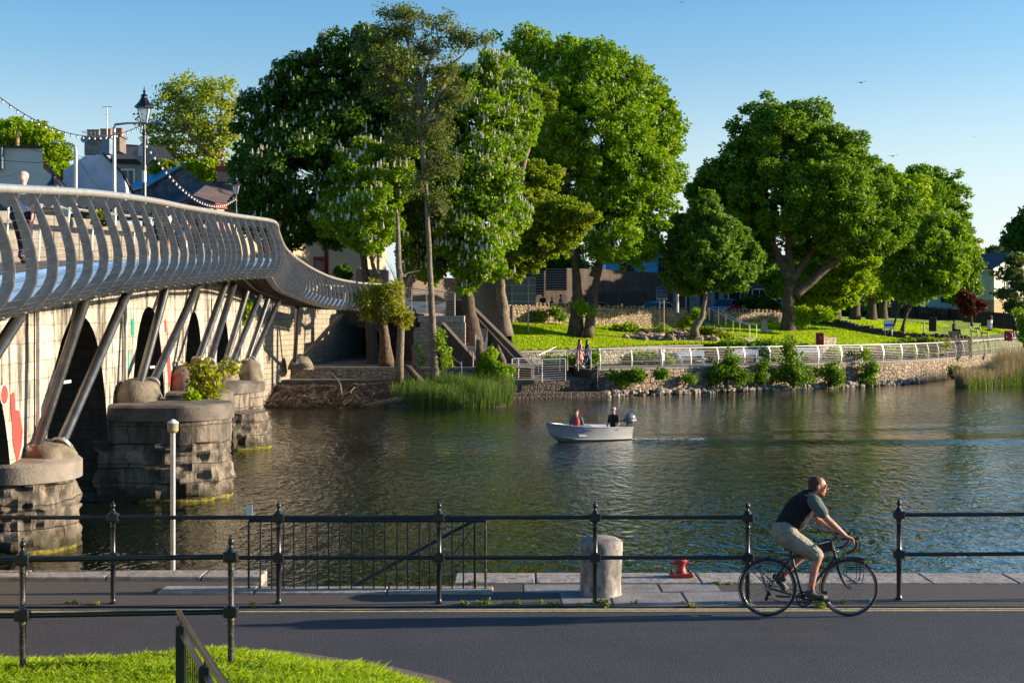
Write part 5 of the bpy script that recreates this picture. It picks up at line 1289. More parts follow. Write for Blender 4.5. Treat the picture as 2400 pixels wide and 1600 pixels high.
for z in (.58,.68,.78,.88,.98,1.06): MB().tube([p+n*.03+V(0,0,z) for p,n in fs],.0055,4).build('cable',m_galv,pr)
for z in (.12,.24,.36): MB().tube([p+n*.03+V(0,0,z) for p,n in fs],.004,4).build('cable',m_galv,pr)
frail('short end railing crossing the promenade beside the walking couple',[P(1330,868,82.3),P(1355,869,81.2),P(1385,869,80.5),E[1]+V(.15,.25,0)],1.17,.035,1,0)
# benches
def bench(label,p,rz,grp='white benches along the promenade'):
    r=thing('bench',label,'bench',tuple(p),grp); m_=Matrix.Rotation(rz,3,'Z'); T=lambda x,y,z:Vector(p)+m_@V(x,y,z)
    MB().bar(T(-.95,0,.44),T(.95,0,.44),.42,.05).build('seat',m_white,r); MB().bar(T(-.85,.28,.74),T(.85,.28,.74),.05,.34).build('backrest',m_white,r)
    for x in (-.7,.7):
        MB().bar(T(x,-.2,.44),T(x,-.25,0),.09,.09).build('leg',m_white,r); MB().bar(T(x,.22,.6),T(x,.1,0),.09,.09).build('leg',m_white,r); 
for px,py,d,lb in ((1622,846,86.5,'white park bench nearest the sign with two posts, leftmost of four'),(1750,842,89.5,'white park bench half behind the quay shrubs, second from the left'),(1848,838,93,'white park bench between the shrubs and the red lifebuoy, third from left'),(1898,834,94,'white park bench just left of the upright red lifebuoy box')):
    bench(lb,XZ(px,d,1.47),R(8))
# lifebuoys
def buoy(label,p,rz,tilt=1):
    r=thing('lifebuoy_stand',label,'lifebuoy',tuple(p),'red lifebuoy housings on the promenade'); m_=Matrix.Rotation(rz,3,'Z'); T=lambda x,y,z:Vector(p)+m_@V(x,y,z)
    MB().tube([T(0,.06,0),T(0,.06,1.3)],.045,8).build('post',m_galv,r)
    MB().box(T(0,0,1.35),(.72,.14,.82),rz=rz).build('housing',m_red,r,bevel=.06)
    g=MB(); rows=[]
    for i in range(25):
        q=2*math.pi*i/24; rows.append([T((.25+.045*math.cos(w_))*math.cos(q),-.09+.03*math.sin(w_),1.36+(.25+.045*math.cos(w_))*math.sin(q)) for w_ in [0,1.57,3.14,4.71]])
    g.grid(rows,True); g.build('ring',m_redc,r,smooth=True)
    g=MB()
    for q0 in (.3,3.44):
        g.tube([T(.25*math.cos(q0+.08*k-.3),-.135,1.36+.25*math.sin(q0+.08*k-.3)) for k in range(8)],.028,6)
    g.build('band',m_white,r)
buoy('upright red lifebuoy housing beside a white bench',XZ(1922,92.5,1.65),R(-58)); buoy('red lifebuoy housing at the far right end of the promenade railing',XZ(2364,114,1.56),R(5))
# signs
def sign_post(px,y0,y1,d,mat,ro,r=.035): MB().tube([P(px,y0,d),P(px,y1,d)],r,8).build('post',mat,ro)
r=thing('sign_back','back of a large grey road sign panel on two posts by the leaning tree','road sign',tuple(P(1240,776,93)))
sign_post(1200,700,764,93,m_galv,r,.045); sign_post(1238,700,778,93,m_galv,r,.045)
MB().poly([P(1180,714,93.1),P(1256,714,93.1),P(1256,650,93.1),P(1180,650,93.1)],.06,(0,1,0)).build('panel',M('sign_back_panel',(.15,.19,.19),.6,.2,col2=(.12,.15,.15),ns=1),r)
fm=MB()
for py in (651,668,688,706): fm.bar(P(1180,py,93),P(1256,py,93),.03,.05)
for px in (1200,1238): fm.bar(P(px,714,92.95),P(px,650,92.95),.06,.04)
fm.build('frame',m_galv,r)
m_sblue=M('sign_blue',(.02,.06,.36),.5)
m_gold=M('gold_trim',(.5,.38,.12),.5)
r=thing('village_sign','dark blue arched welcome sign with gold edge on two posts','sign',tuple(P(1550,765,97)))
for px,y1 in ((1546,768),(1556,776)): sign_post(px,700,y1,97,m_galv,r,.04)
def arch_sign(g,yo):
    a=[P(1538+g,703-g,97),P(1564-g,703-g,97),P(1564-g,674+g,97),P(1558-g,674+g,97)]+[P(1551+(6-g)*math.cos(R(q)),673-(7-g)*math.sin(R(q)),97) for q in range(10,171,20)]+[P(1544+g,674+g,97),P(1538+g,674+g,97)]
    return [p+V(0,yo,0) for p in a]
MB().poly(arch_sign(0,0),.05,(0,1,0)).build('panel',m_gold,r); MB().poly(arch_sign(1,-.012),.01,(0,1,0)).build('face',m_sblue,r)
def text(s_,p,size,mat,ro,rz=0,name='lettering',xs=1,ext=.003):
    cu=bpy.data.curves.new(name,'FONT'); cu.body=s_; cu.size=size; cu.align_x='CENTER'; cu.align_y='CENTER'; cu.extrude=ext
    o=bpy.data.objects.new(name,cu); C.objects.link(o); bpy.context.view_layer.update()
    me=bpy.data.meshes.new_from_object(o); bpy.data.objects.remove(o)
    me.transform(Matrix.Translation(Vector(p)-Vector(ro['_o']))@Matrix.Rotation(rz,4,'Z')@Matrix.Rotation(R(90),4,'X')@Matrix.Diagonal((xs,1,1,1)))
    me.materials.clear(); me.materials.append(mat); o=bpy.data.objects.new(name,me); C.objects.link(o); o.parent=ro; o['_o']=ro['_o']; return o
m_ink=M('white_lettering',(.8,.8,.75),.6)
for s_,py,sz in (('ROSCOMMON',680,.085),('COUNTY',684.5,.075),('WELCOME TO',689,.085),('THE VILLAGE OF',693,.075),('CORTOBER',699.5,.15)): text(s_,P(1551,py,97)+V(0,-.022,0),sz,m_ink,r)
MB().ball(P(1551,673,97)+V(0,-.01,0),(.10,.01,.10)).build('crest',m_teal,r,smooth=True)
r=thing('park_sign','white board with a dark blue band standing on the lawn','sign',tuple(P(2083,772,104)))
p=P(2083,760,104); MB().box(p,(.70,.05,.66)).build('board',m_white,r); MB().box(p+V(0,-.028,-.05),(.70,.01,.16)).build('band',m_sblue,r)
for q in (-.25,.25): MB().tube([p+V(q,.04,-.3),p+V(q,.04,-.8)],.03,6).build('post',m_galv,r)
text('PARK',p+V(0,-.036,-.05),.1,m_ink,r) if 0 else None
r=thing('monument','grey pointed standing stone on a pale plinth in the lawn','monument',tuple(P(1793,776,98)))
p=P(1791,774,98); MB().add([p+V(x,y,z) for x,y,z in ((-.2,-.12,-.1),(.2,-.12,-.1),(.2,.12,-.1),(-.2,.12,-.1),(-.2,-.12,.62),(.2,-.12,.62),(.2,.12,.62),(-.2,.12,.62),(.0,-.12,.82),(0,.12,.82))],[(0,1,5,8,4),(2,3,7,9,6),(1,2,6,5),(3,0,4,7),(4,8,9,7),(5,6,9,8),(0,3,2,1)]).build('stone',m_cope,r); MB().box(p+V(.22,-.1,-.05),(.5,.5,.14)).build('plinth',m_cope,r)
r=thing('lamp_post','tall white light pole behind the small tree','light pole',tuple(P(1588,730,100)))
MB().tube([P(1588,732,100),P(1588,480,100)],[.09,.06],8).build('pole',m_white,r); MB().tube([P(1588,484,100),P(1530,478,100)],.03,6).build('arm',m_galv,r)
r=thing('utility_pole','thick grey wooden pole beside the white light pole','pole',tuple(P(1578,730,112)))
MB().tube([P(1583,732,112),P(1583,600,112)],[.22,.16],10).build('pole',M('grey_pole',(.20,.24,.28),.8),r)
MB().box(P(1583,701,111.7),(.14,.02,.14)).build('plate',m_gold,r)
for px,py,ph_,d,lb,mt in ((1745,735,668,113,'yellow pole with round sign behind the small tree',M('yellow_pole',(.45,.28,.04),.6)),(1607,730,695,113,'thin grey pole between the building and the small tree',m_galv),(2166,790,755,107,'pale square post beside the seated group on the plaza',m_galv)):
    r=thing('post',lb,'post',tuple(P(px,py,d))); MB().tube([P(px,py,d),P(px,ph_,d)],.06,8).build('pole',mt,r); 
    if px==1745: MB().lathe(P(px,ph_-2,d),[(.02,0),(.22,.03),(.25,.12),(.1,.2)],12).build('head',m_white,r)
# bins, posts, exercise bikes
r=thing('litter_bin','white and dark litter bin post on the promenade beside the first bench','bin',tuple(XZ(1552,87,1.45)))
p=XZ(1552,86.5,1.45); MB().lathe(p,[(.13,0),(.14,.75),(.1,.8)],12).build('body',m_white,r); MB().ball(p+V(0,0,.95),(.16,.12,.15)).build('lid',m_whitec,r,smooth=True); MB().tube([p+V(-.16,.1,0),p+V(-.16,.1,1.05)],.04,8).build('post',m_bluec,r)
p=P(2320,765,120); r=thing('litter_bin','white litter bin on the plaza near the red leaved tree','bin',tuple(p)); MB().lathe(p-V(0,0,.25),[(.2,0),(.22,.75),(.2,.8)],12).build('body',m_white,r); MB().lathe(p+V(0,0,.56),[(.22,0),(.22,.35),(.1,.4)],12).build('lid',m_dark,r)
def exb(label,p):
    r=thing('exercise_bike',label,'exercise machine',tuple(p),'outdoor exercise bikes on the plaza')
    g=MB(); g.tube([p+V(-.3,0,0),p+V(-.35,0,.5),p+V(-.5,0,.9),p+V(-.3,0,.95)],.05,8); g.tube([p+V(-.35,0,.4),p+V(.15,0,.35)],.05,8); g.tube([p+V(.2,0,0),p+V(.1,0,.5)],.05,8); g.build('frame',m_galv,r,smooth='auto')
    g=MB(); g.ball(p+V(.2,0,.6),(.32,.12,.06)); g.build('seat',m_dark,r,smooth=True)
exb('outdoor exercise bike nearest the seated group',P(2286,788,108)); exb('outdoor exercise bike nearest the far lifebuoy',P(2311,792,107))
q=V((2236-CX)/F*109,109,2.86); r=thing('low_seat','low grey block seat under the seated cyclist on the plaza','seat',tuple(q)); MB().box(q+V(0,0,.2),(.7,.5,.42)).build('block',m_slab,r,bevel=.02); MB().box(q+V(0,0,.43),(.76,.56,.05)).build('top',m_cope,r)
# information board
p=P(2186,766,112); r=thing('notice_board','dark notice board on the plaza behind the seated group','board',tuple(p)); MB().box(p+V(0,0,.2),(.62,.12,1.1)).build('board',m_dark,r,bevel=.1)
# ------------------------------------------------------------------ people across the river
q=XZ(1357,82.8,1.47); person('woman in a red floral dress strolling on the promenade',tuple(q),R(20),1.64,'walk',m_floral,m_floral,m_hairb,m_shoe,skirt=True,hairlen=.22,sleeve=.4,vs=.02)
q=XZ(1375,82.2,1.47); person('woman in jeans and dark jacket strolling on the promenade',tuple(q),R(10),1.62,'walk',m_navy,m_jean,m_hairb,m_whitec,hairlen=.2,sleeve=1,ph=-1,vs=.02)
grp='people walking along the upper road'
for px,pyh,d,tp,hr_,lb,cp_,H_ in ((1272,690,106,m_navy,m_hairb,'broad man in navy behind the road wall',None,1.78),(1293,697,106,m_dark,m_hairbl,'fair haired woman in black behind the road wall',None,1.66),(1314,691,106,m_greyc,m_hairb,'person in grey shirt and red cap behind the road wall',m_redc,1.75),(1341,697,107,m_whitec,m_hairb,'person in white shirt behind the road wall beside the trunk',None,1.68),(1456,712,109,m_redc,m_hairb,'child in red top behind the road wall between the cars',None,1.35)):
    top_z=CZ-(pyh-CY)/F*d; q=V((px-CX)/F*d,d,top_z-H_); person(lb,tuple(q),R(20 if px!=1272 else 60),H_,'stand',tp,m_dark,hr_,m_shoe,vs=.025,cap_=cp_,group=grp)
q=P(2366,795,113.0); q=V((2379-CX)/F*120,120,2.6); person('white-haired man in a dark coat walking away at the far right',tuple(q),R(80),1.72,'walk',m_navy,m_dark,m_hairg,m_shoe,vs=.025,sleeve=1)
q=P(2236/1.0*0+2237-0,0,0) if 0 else None
q=P(2237-0,786,108); q.x=(2161-76+76-CX+76-76)/F*108 if 0 else (2238-CX)/F*108
person('seated cyclist in dark clothes beside the pale post on the plaza',tuple(V((2236-CX)/F*109,109,3.30)),R(-20),1.7,'sit',m_navy,m_dark,m_hairb,None,vs=.025,arms={})
# cars on the upper road
car('blue-silver car glinting behind the steel railings of the pale landing',V((1012-CX)/F*84.3,84.3,4.35),R(8),(.30,.36,.45))
car('silver saloon car seen from the front on the upper road under the blue sign',V((1536-CX)/F*108,108,4.13),R(-125),(.45,.47,.48))
car('grey hatchback partly hidden by the twin trunks on the upper road',V((1408-CX)/F*107.5,107.5,4.1),R(8),(.25,.26,.27))
car('dark red pickup with headlights facing the river at the head of the steps',V((1700-CX)/F*112,112,4.06),R(-118),(.45,.015,.02),'suv')
# ------------------------------------------------------------------ boat
bp=P(1381,1030,0.1); BDp=CZ*F/(1031-CY)
bo_=V((1381-CX)/F*BDp,BDp,0); brz=R(180+25)
boat=thing('motor_boat','small aluminium motor boat with an outboard crossing the river','boat',tuple(bo_))
mR=Matrix.Rotation(brz,3,'Z'); T=lambda x,y,z: bo_+mR@V(x,y,z)
m_alu=M('boat_aluminium',(.78,.77,.74),.30,.55,col2=(.66,.65,.62),ns=1.6,bs=.1,bd=.01,bscale=6)
stns=[(-1.5,.60,.50,.34,.46),(-1.1,.66,.56,.36,.47),(-.5,.70,.60,.36,.49),(.1,.70,.58,.34,.52),(.7,.62,.46,.26,.56),(1.2,.44,.26,.13,.62),(1.5,.24,.10,.04,.66),(1.66,.03,.02,.01,.70)]
rows=[];inn=[]
for x,wg,wm,wb,zg in stns:
    rise=max(0,(x-.6)/1.06); zb=-.12+.42*rise**2.2
    sec=[(wg,zg),(wm*1.05,.62*zg+.38*zb+.0),(wm,.3*zg+.7*zb),(wb,zb+.02),(0,zb-.03)]
    full=[(y,z) for y,z in sec]+[(-y,z) for y,z in sec[-2::-1]]
    off_=.0
    rows.append([T(x+.25*rise*(z-zb)/.8,y,z) for y,z in full])
    inn.append([T(x+.25*rise*(z-zb)/.8,y*.93,z+(.03 if z<zg else -.005)) for y,z in full])
h_=MB(); h_.grid(rows); h_.grid(inn); h_.f.append(tuple(range(9)))
for r_ in (rows[0],):
    pass
for i in range(len(rows)-1):
    for k in (0,8):
        h_.add([rows[i][k],rows[i+1][k],inn[i+1][k],inn[i][k]],[(0,1,2,3)])
h_.add(list(rows[0])+[],[tuple(range(9))]); h_.build('hull',m_alu,boat,smooth='auto')
g_=MB()
for s_ in (0,8): g_.tube([r_[s_] for r_ in rows],.018,6)
for s_ in (2,6): g_.tube([Vector(r_[s_])+mR@V(0,.01*(1 if s_==2 else -1),0) for r_ in rows[:6]],.010,5)
g_.tube([rows[0][0],rows[0][8]],.022,6); g_.tube([rows[-1][0],rows[-1][4],rows[-2][4]],.015,6); g_.build('gunwale',m_alu,boat,smooth='auto')
for x in (-1.0,.55): MB().bar(T(x,-.55,.22),T(x,.55,.22),.3,.04).build('thwart',m_alu,boat)
m_blt=M('blue_lettering',(.03,.05,.35),.6)
a1=Vector(rows[5][6 if 0 else 1]); 
side=1  # side facing the camera
best=min((0,8),key=lambda k:(Vector(rows[3][k])).y)
pA=(Vector(rows[1][best])).lerp(Vector(rows[1][1 if best==0 else 7]),.45); pB=(Vector(rows[4][best])).lerp(Vector(rows[4][1 if best==0 else 7]),.45)
mid=pA.lerp(pB,.62); dirv=(pB-pA) if pB.x>pA.x else (pA-pB)
text('www.carrickrowingclub.com',mid+V(-.0,-.04,.015),.19,m_blt,boat,rz=math.atan2(dirv.y,dirv.x),name='lettering',xs=.78,ext=.012)
m_eng=M('engine_cowl',(.16,.18,.21),.3,.2,col2=(.12,.13,.15),ns=2,coat=.4)
e_=MB(); e_.ball(T(-1.70,0,.76),(.23,.15,.17),14,8,mR); e_.box(T(-1.70,0,.66),(.40,.26,.11),rz=brz); eo=e_.build('outboard_motor',m_eng,boat,smooth=True)
e_=MB(); e_.box(T(-1.66,0,.25),(.16,.12,.9),rz=brz); e_.tube([T(-1.5,0,.66),T(-1.15,-.05,.66)],.02,8); e_.build('engine_leg',m_rubber,boat)
t_=T(-1.02,.0,.24); person('man in dark shirt and sunglasses steering the motor boat',tuple(t_),brz+R(20),1.74,'sit',m_dark,m_dark,None,None,m_skin2,sleeve=.5,vs=.016,cat='person',arms={'wrR':(.16,-.22,.13),'wrL':(.2,.16,.14),'knR':(.34,-.12,.13),'knL':(.34,.12,.13),'anR':(.32,-.1,-.12),'anL':(.32,.1,-.12),'toR':(.42,-.1,-.15),'toL':(.42,.1,-.15)})
t_=T(.52,.0,.24); person('woman with long brown hair and red life vest seated in the bow of the boat',tuple(t_),brz+R(60),1.64,'sit',m_teal,m_dark,m_hairb,None,m_skin2,hairlen=.2,sleeve=1,vs=.016,arms={'knR':(.34,-.12,.13),'knL':(.34,.12,.13),'anR':(.32,-.1,-.12),'anL':(.32,.1,-.12),'toR':(.42,-.1,-.15),'toL':(.42,.1,-.15)})
wo=[o for o in bpy.data.objects if o.get('label','').startswith('woman with long brown')][0]
c=MB(); tt=Vector(t_); fm=Matrix.Rotation(brz+R(60),3,'Z'); c.cap(tt+V(0,0,.24)+fm@V(.0,0,0),tt+V(0,0,.47),.16,.155); c.cap(tt+V(0,0,.47)+fm@V(0,-.08,0),tt+V(0,0,.53)+fm@V(0,-.08,0),.075,.07); c.cap(tt+V(0,0,.47)+fm@V(0,.08,0),tt+V(0,0,.53)+fm@V(0,.08,0),.075,.07); ob=c.build('life_vest',m_redc,wo,smooth=True); remesh(ob,.02,3)
mo=[o for o in bpy.data.objects if o.get('label','').startswith('man in dark shirt')][0]
hc_=Vector(mo['_o'])+V(0,0,.1+.68+.04)*1.01; fm=Matrix.Rotation(brz+R(20),3,'Z')
c=MB(); c.box(hc_+fm@V(.095,0,.01),(.03,.15,.045),rz=brz+R(20)); c.build('sunglasses',m_rubber,mo)
# foam behind the engine
fo=MB(); rs_=random.Random(2)
for i in range(60):
    u=rs_.random()**1.6; fo.ball(bo_+V(1.55+u*2.6,.35+.12*rs_.uniform(-1,1)*(1+u*2)-.0,.012),(.05+.05*rs_.random(),.02,.012),6,4)
tag(fo.build('wake_foam',m_whitec,loc=bo_+V(1.6,0,0)),'specks of white foam trailing behind the motor boat','foam',kind='stuff')
# birds
for k,(px,py,d,sz,lb) in enumerate(((2019,194,120,1.1,'dark bird gliding in the sky above the large round tree'),(2093,366,130,1.2,'dark bird flying close above the tree tops'),(1597,6,140,.7,'tiny bird near the top edge of the sky'),(2283,321,150,.5,'tiny distant bird in the pale sky at right'))):
    p=P(px,py,d); b=MB(); 
    b.add([p+V(-.45,0,.05)*sz,p+V(-.2,.08,.02)*sz,p+V(0,.12,0)*sz,p+V(0,-.1,0)*sz,p+V(-.2,-.05,.03)*sz,p+V(.22,.08,.09)*sz,p+V(.5,0,.06)*sz,p+V(.22,-.05,.10)*sz],[(0,1,4),(1,2,3,4),(2,5,7,3),(5,6,7)]); b.ball(p,(.07*sz,.2*sz,.05*sz),8,5)
    tag(b.build('bird',m_dark,loc=p),lb,'bird',group='birds in the sky')
# ------------------------------------------------------------------ trees and plants
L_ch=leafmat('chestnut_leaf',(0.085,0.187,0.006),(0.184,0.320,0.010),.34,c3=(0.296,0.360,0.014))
L_dk=leafmat('dark_chestnut_leaf',(0.032,0.075,0.006),(0.063,0.144,0.010),.28,c3=(0.109,0.203,0.013))  # darker chestnut green, with the left tree's shade in the colour
L_yl=leafmat('maple_yellow_leaf',(.11,.19,.012),(.20,.27,.015),.42,c3=(.30,.32,.02))
L_md=leafmat('sycamore_leaf',(0.069,0.144,0.007),(0.135,0.242,0.011),.32,c3=(0.220,0.330,0.022))
L_lm=leafmat('lime_leaf',(0.135,0.254,0.006),(0.246,0.360,0.009),.42,c3=(0.300,0.360,0.014))
L_sp=leafmat('spring_leaf',(0.219,0.273,0.022),(0.300,0.360,0.029),.35,c3=(0.300,0.360,0.036))
L_bl=leafmat('far_leaf',(0.068,0.111,0.030),(0.108,0.156,0.045),.3)
L_rd=leafmat('plum_leaf',(0.095,0.023,0.022),(0.162,0.039,0.030),.25)
L_bw=leafmat('willow_leaf',(0.189,0.221,0.020),(0.324,0.325,0.030),.4)
m_bark=M('bark',(.065,.047,.032),.95,col2=(.16,.115,.07),ns=5,bs=1,bd=.06,bscale=9,detail=9,lo=.38,hi=.62)
m_barkg=M('bark_grey',(.11,.09,.065),.95,col2=(.24,.19,.13),ns=6,bs=1,bd=.04,bscale=12,detail=9)
m_barkd=M('bark_dark',(.06,.045,.032),.95,col2=(.11,.08,.055),ns=5,bs=1,bd=.06,bscale=9,detail=9)
m_blos=M('blossom',(.72,.60,.52),.8,col2=(.80,.72,.62),ns=20)
def pl(px,py,rx,ry,d,dd=0,rd=None):
    D=d+dd; c=P(px,py,D); s_=D/F; return (tuple(c),(rx*s_,(rd if rd else (rx+ry)*.5*s_*.9),ry*s_))
def tree(label,base,trunk,r0,lobes,d,leaf,n,size,cr=.85,dens_=.30,seed=1,bark=None,blossom=0,group=None,stems=None,name='tree',cat='tree',twig=6,shell=.62,fill=.5,flat=.8,limbs=True,bsz=.3,limb_r=.35,parts=True):
    """base (px,py); trunk list of px points at depth d; lobes list (px,py,rx,ry[,dd])"""
    rs=np.random.RandomState(seed); rr=random.Random(seed)
    b0=P(base[0],base[1],d); root=thing(name,label,cat,tuple(b0),group)
    lb=[pl(l[0],l[1],l[2],l[3],d,l[4] if len(l)>4 else 0) for l in lobes]
    cr*=.62; n=int(n*1.8); size*=.70
    cl=clumps_of(lb,dens_,cr,rs,shell)
    ex=clumps_of(lb,dens_*.35,cr*.55,rs,.98,.42); cl=np.vstack([cl,ex])
    cl=cl[cl[:,2]>b0.z+.3]
    tb=MB(); stems_=[trunk]+(stems or [])
    nodes=[]
    for si,tr in enumerate(stems_):
        pts=[P(a[0],a[1],d+(a[2] if len(a)>2 else 0)) for a in tr]
        if si==0:
            fd_=(pts[0]-b0); fd_=fd_/max(fd_.z,.1); b1=b0+fd_*.35; pts=[b1]+pts
        fine=[b0-V(0,0,.5)+(V(0,0,0)),b0] if si==0 else []
        for i in range(len(pts)-1):
            for k in range(5): fine.append(pts[i].lerp(pts[i+1],k/5)+V(rr.uniform(-1,1),rr.uniform(-1,1),0)*r0*(.09 if (i or k>1) else 0))
        fine.append(pts[-1]); m_=len(fine)
        sc_=1 if si==0 else .75
        rad=[r0*sc_*(1+.45*math.exp(-i*.55) if si==0 else 1)*(1-.72*(i/(m_-1))**.9) for i in range(m_)]
        tb.tube(fine,rad,12); nodes+= [(fine[i],rad[i]) for i in range(m_//3,m_)]
    if limbs:
        for (c_,rad_) in lb:
            c_=Vector(c_); nd=min(nodes,key=lambda q:(q[0]-c_).length+max(0,q[0].z-c_.z)*1.5)
            a=nd[0]; m1=a.lerp(c_,.5)+V(0,0,-.08*(c_-a).length)+V(rr.uniform(-.3,.3),rr.uniform(-.3,.3),0)
            rl_=min(nd[1]*.7,r0*limb_r*1.2); tb.tube([a,a.lerp(m1,.5),m1,m1.lerp(c_,.5)+V(0,0,.1),c_],[rl_,rl_*.8,rl_*.62,rl_*.5,rl_*.35],7)
            R3=np.array(rad_); sel=cl[np.abs((cl[:,:3]-np.array(c_))/R3).max(1)<1.05]
            for q in sel[:int(twig*max(2,R3.mean()))]:
                e=Vector(q[:3]); s0=m1.lerp(c_,rr.random()); mm_=s0.lerp(e,.5)+V(rr.uniform(-.3,.3),rr.uniform(-.3,.3),rr.uniform(-.2,.3)); rt=rl_*.3
                tb.tube([s0,mm_,e],[rt,rt*.6,rt*.25],5,False)
    tb.build('trunk',bark or m_bark,root,smooth=True)
    quads_mesh('crown',leaf_verts(cl,n,size,rs,flat,fill),leaf,root)
    if blossom:
        w=cl[:,3]**2; w=w/w.sum(); idx=rs.choice(len(cl),blossom,p=w); dd=rng_dirs(blossom,rs); dd[:,2]=np.abs(dd[:,2])*.7; dd[:,1]-=.35; dd/=np.linalg.norm(dd,axis=1)[:,None]
        # keep blossoms on the outside of the lobes
        p=cl[idx,:3]+dd*(cl[idx,3]*1.02)[:,None]*np.array([1,1,flat]); h=bsz*(.6+.7*rs.rand(blossom))[:,None]; a=rs.rand(blossom)*6.28
        x=np.stack([np.cos(a),np.sin(a),0*a],1); y=np.stack([-np.sin(a),np.cos(a),0*a],1); z=np.array([0,0,1.0])
        vv=[]
        for ax_ in (x,y):
            q=np.empty((blossom,4,3)); q[:,0]=p-ax_*h*.24; q[:,1]=p+ax_*h*.24; q[:,2]=p+ax_*h*.07+z*h; q[:,3]=p-ax_*h*.07+z*h; vv.append(q)
        ob=quads_mesh('blossom',np.vstack(vv).reshape(-1,3),m_blos,root); ob['kind']='stuff'
    return root
# -- chestnut group in the middle left
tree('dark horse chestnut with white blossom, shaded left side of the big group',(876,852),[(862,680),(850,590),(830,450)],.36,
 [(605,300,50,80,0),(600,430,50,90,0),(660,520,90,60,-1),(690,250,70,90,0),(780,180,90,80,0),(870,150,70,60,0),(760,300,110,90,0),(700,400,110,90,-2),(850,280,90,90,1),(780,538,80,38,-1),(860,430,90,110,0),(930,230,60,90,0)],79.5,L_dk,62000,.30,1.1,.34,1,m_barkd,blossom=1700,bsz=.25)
tree('bright green blossoming chestnut bough hanging forward over the bridge end',(905,838),[(898,760),(890,690),(870,600)],.34,
 [(830,410,60,50),(870,360,50,35,1),(900,440,60,60),(795,500,50,50),(850,510,70,60,-2),(905,550,42,32),(862,572,34,22,-1),(940,370,35,35)],76.2,L_ch,30000,.24,.75,.36,2,m_bark,blossom=700,bsz=.27,limb_r=.2)
tree('tall chestnut covered in cream blossom behind the thin trees',(1112,805),[(1095,700),(1078,640),(1080,520),(1085,400)],.5,
 [(1010,330,70,90),(1010,480,60,90,1),(1090,220,80,60,2),(1170,190,70,60,2),(1120,300,100,90),(1200,280,60,80,1),(1080,420,90,90,-1),(1150,420,70,100,-1),(1110,540,75,80,-2),(1135,620,50,45,-3),(1050,600,60,60),(1190,520,30,60),(990,590,50,70,1),(1100,655,28,30,-3),(960,520,40,60,1)],80,L_ch,72000,.25,.85,.36,3,m_barkd,blossom=3600,bsz=.24)
tree('yellow-green maple with a leaning forked trunk beside the stair wall',(1180,768),[(1176,700),(1172,650),(1165,610)],.47,
 [(1230,470,70,30),(1300,500,80,26,-2),(1360,505,40,16,-3),(1270,420,50,30,1),(1210,560,60,40),(1280,570,60,35,-1),(1340,540,35,25,-1),(1260,240,38,38,2),(1215,620,45,30,-1),(1230,400,40,30,1)],87,L_yl,30000,.23,.6,.38,4,m_barkg,stems=[[(1174,640),(1205,605),(1235,560),(1270,500)],[(1176,630),(1160,580),(1150,520)],[(1172,640),(1215,430),(1240,330),(1250,280)]],flat=.6)
tree('large round horse chestnut on two stout trunks over the road wall',(1350,775),[(1352,690),(1350,600),(1345,480)],.5,
 [(1240,120,60,45,2),(1320,170,90,80,1),(1420,170,80,70),(1480,240,80,80),(1545,300,50,70,1),(1550,400,45,70,1),(1400,300,130,110,-2),(1300,290,80,90,2),(1490,400,80,100,-1),(1330,420,70,70,2),(1430,470,80,80,-1),(1520,500,50,70),(1440,570,60,50,-2),(1500,580,40,45),(1390,520,60,50),(1260,330,50,90,4)],94,L_ch,76000,.28,.95,.33,5,m_bark,blossom=500,stems=[[(1378,790,-1),(1388,720),(1400,650),(1420,540),(1430,450)],[(1392,650),(1415,590),(1450,500)]],bsz=.3)
tree('small leafy tree with a curved leaning trunk beside the park steps',(1628,768),[(1645,745),(1652,700),(1652,650),(1655,560)],.24,
 [(1650,505,40,38),(1605,535,42,42),(1700,550,50,45,-1),(1592,600,40,42),(1660,600,60,60,-2),(1735,610,45,55),(1625,655,50,32),(1712,648,48,34,-1),(1592,655,24,22,1),(1660,470,14,25)],95,leafmat('small_tree_leaf',(.06,.13,.016),(.12,.22,.025),.38,c3=(.18,.28,.035)),38000,.27,.65,.40,6,m_barkg)
tree('huge spreading sycamore with a dividing trunk on the lawn',(1848,774),[(1850,700),(1852,640),(1848,560),(1840,440)],.56,
 [(1800,300,80,55,1),(1880,290,80,50,1),(1840,350,110,70),(1740,400,80,60,1),(1695,425,62,45,1),(1655,445,45,24,1),(1690,450,55,32,2),(1650,452,34,16,2),(1940,360,80,60),(2010,430,80,70),(1930,450,110,80,-3),(1820,470,110,80,-2),(1730,520,90,70,1),(1990,530,100,60,-2),(2080,500,60,70,1),(1900,565,70,42,2),(2040,560,60,42,0),(1750,590,60,50,3),(2090,545,35,38,1)],104.5,L_md,105000,.29,1.05,.33,7,m_bark,stems=[[(1862,692),(1905,655),(1960,610),(2010,575),(2060,520)],[(1852,660),(1880,620),(1920,570)],[(1848,650),(1820,590),(1790,520)]])
tree('bright leafy lime tree directly behind the huge sycamore trunk',(1905,748),[(1905,700),(1900,650)],.4,
 [(1890,660,60,50),(1940,650,70,45),(1990,640,60,45),(1820,660,30,30,2),(1960,700,40,20),(1880,715,40,30)],112,L_lm,22000,.34,1.0,.36,8,m_barkd)
k=9
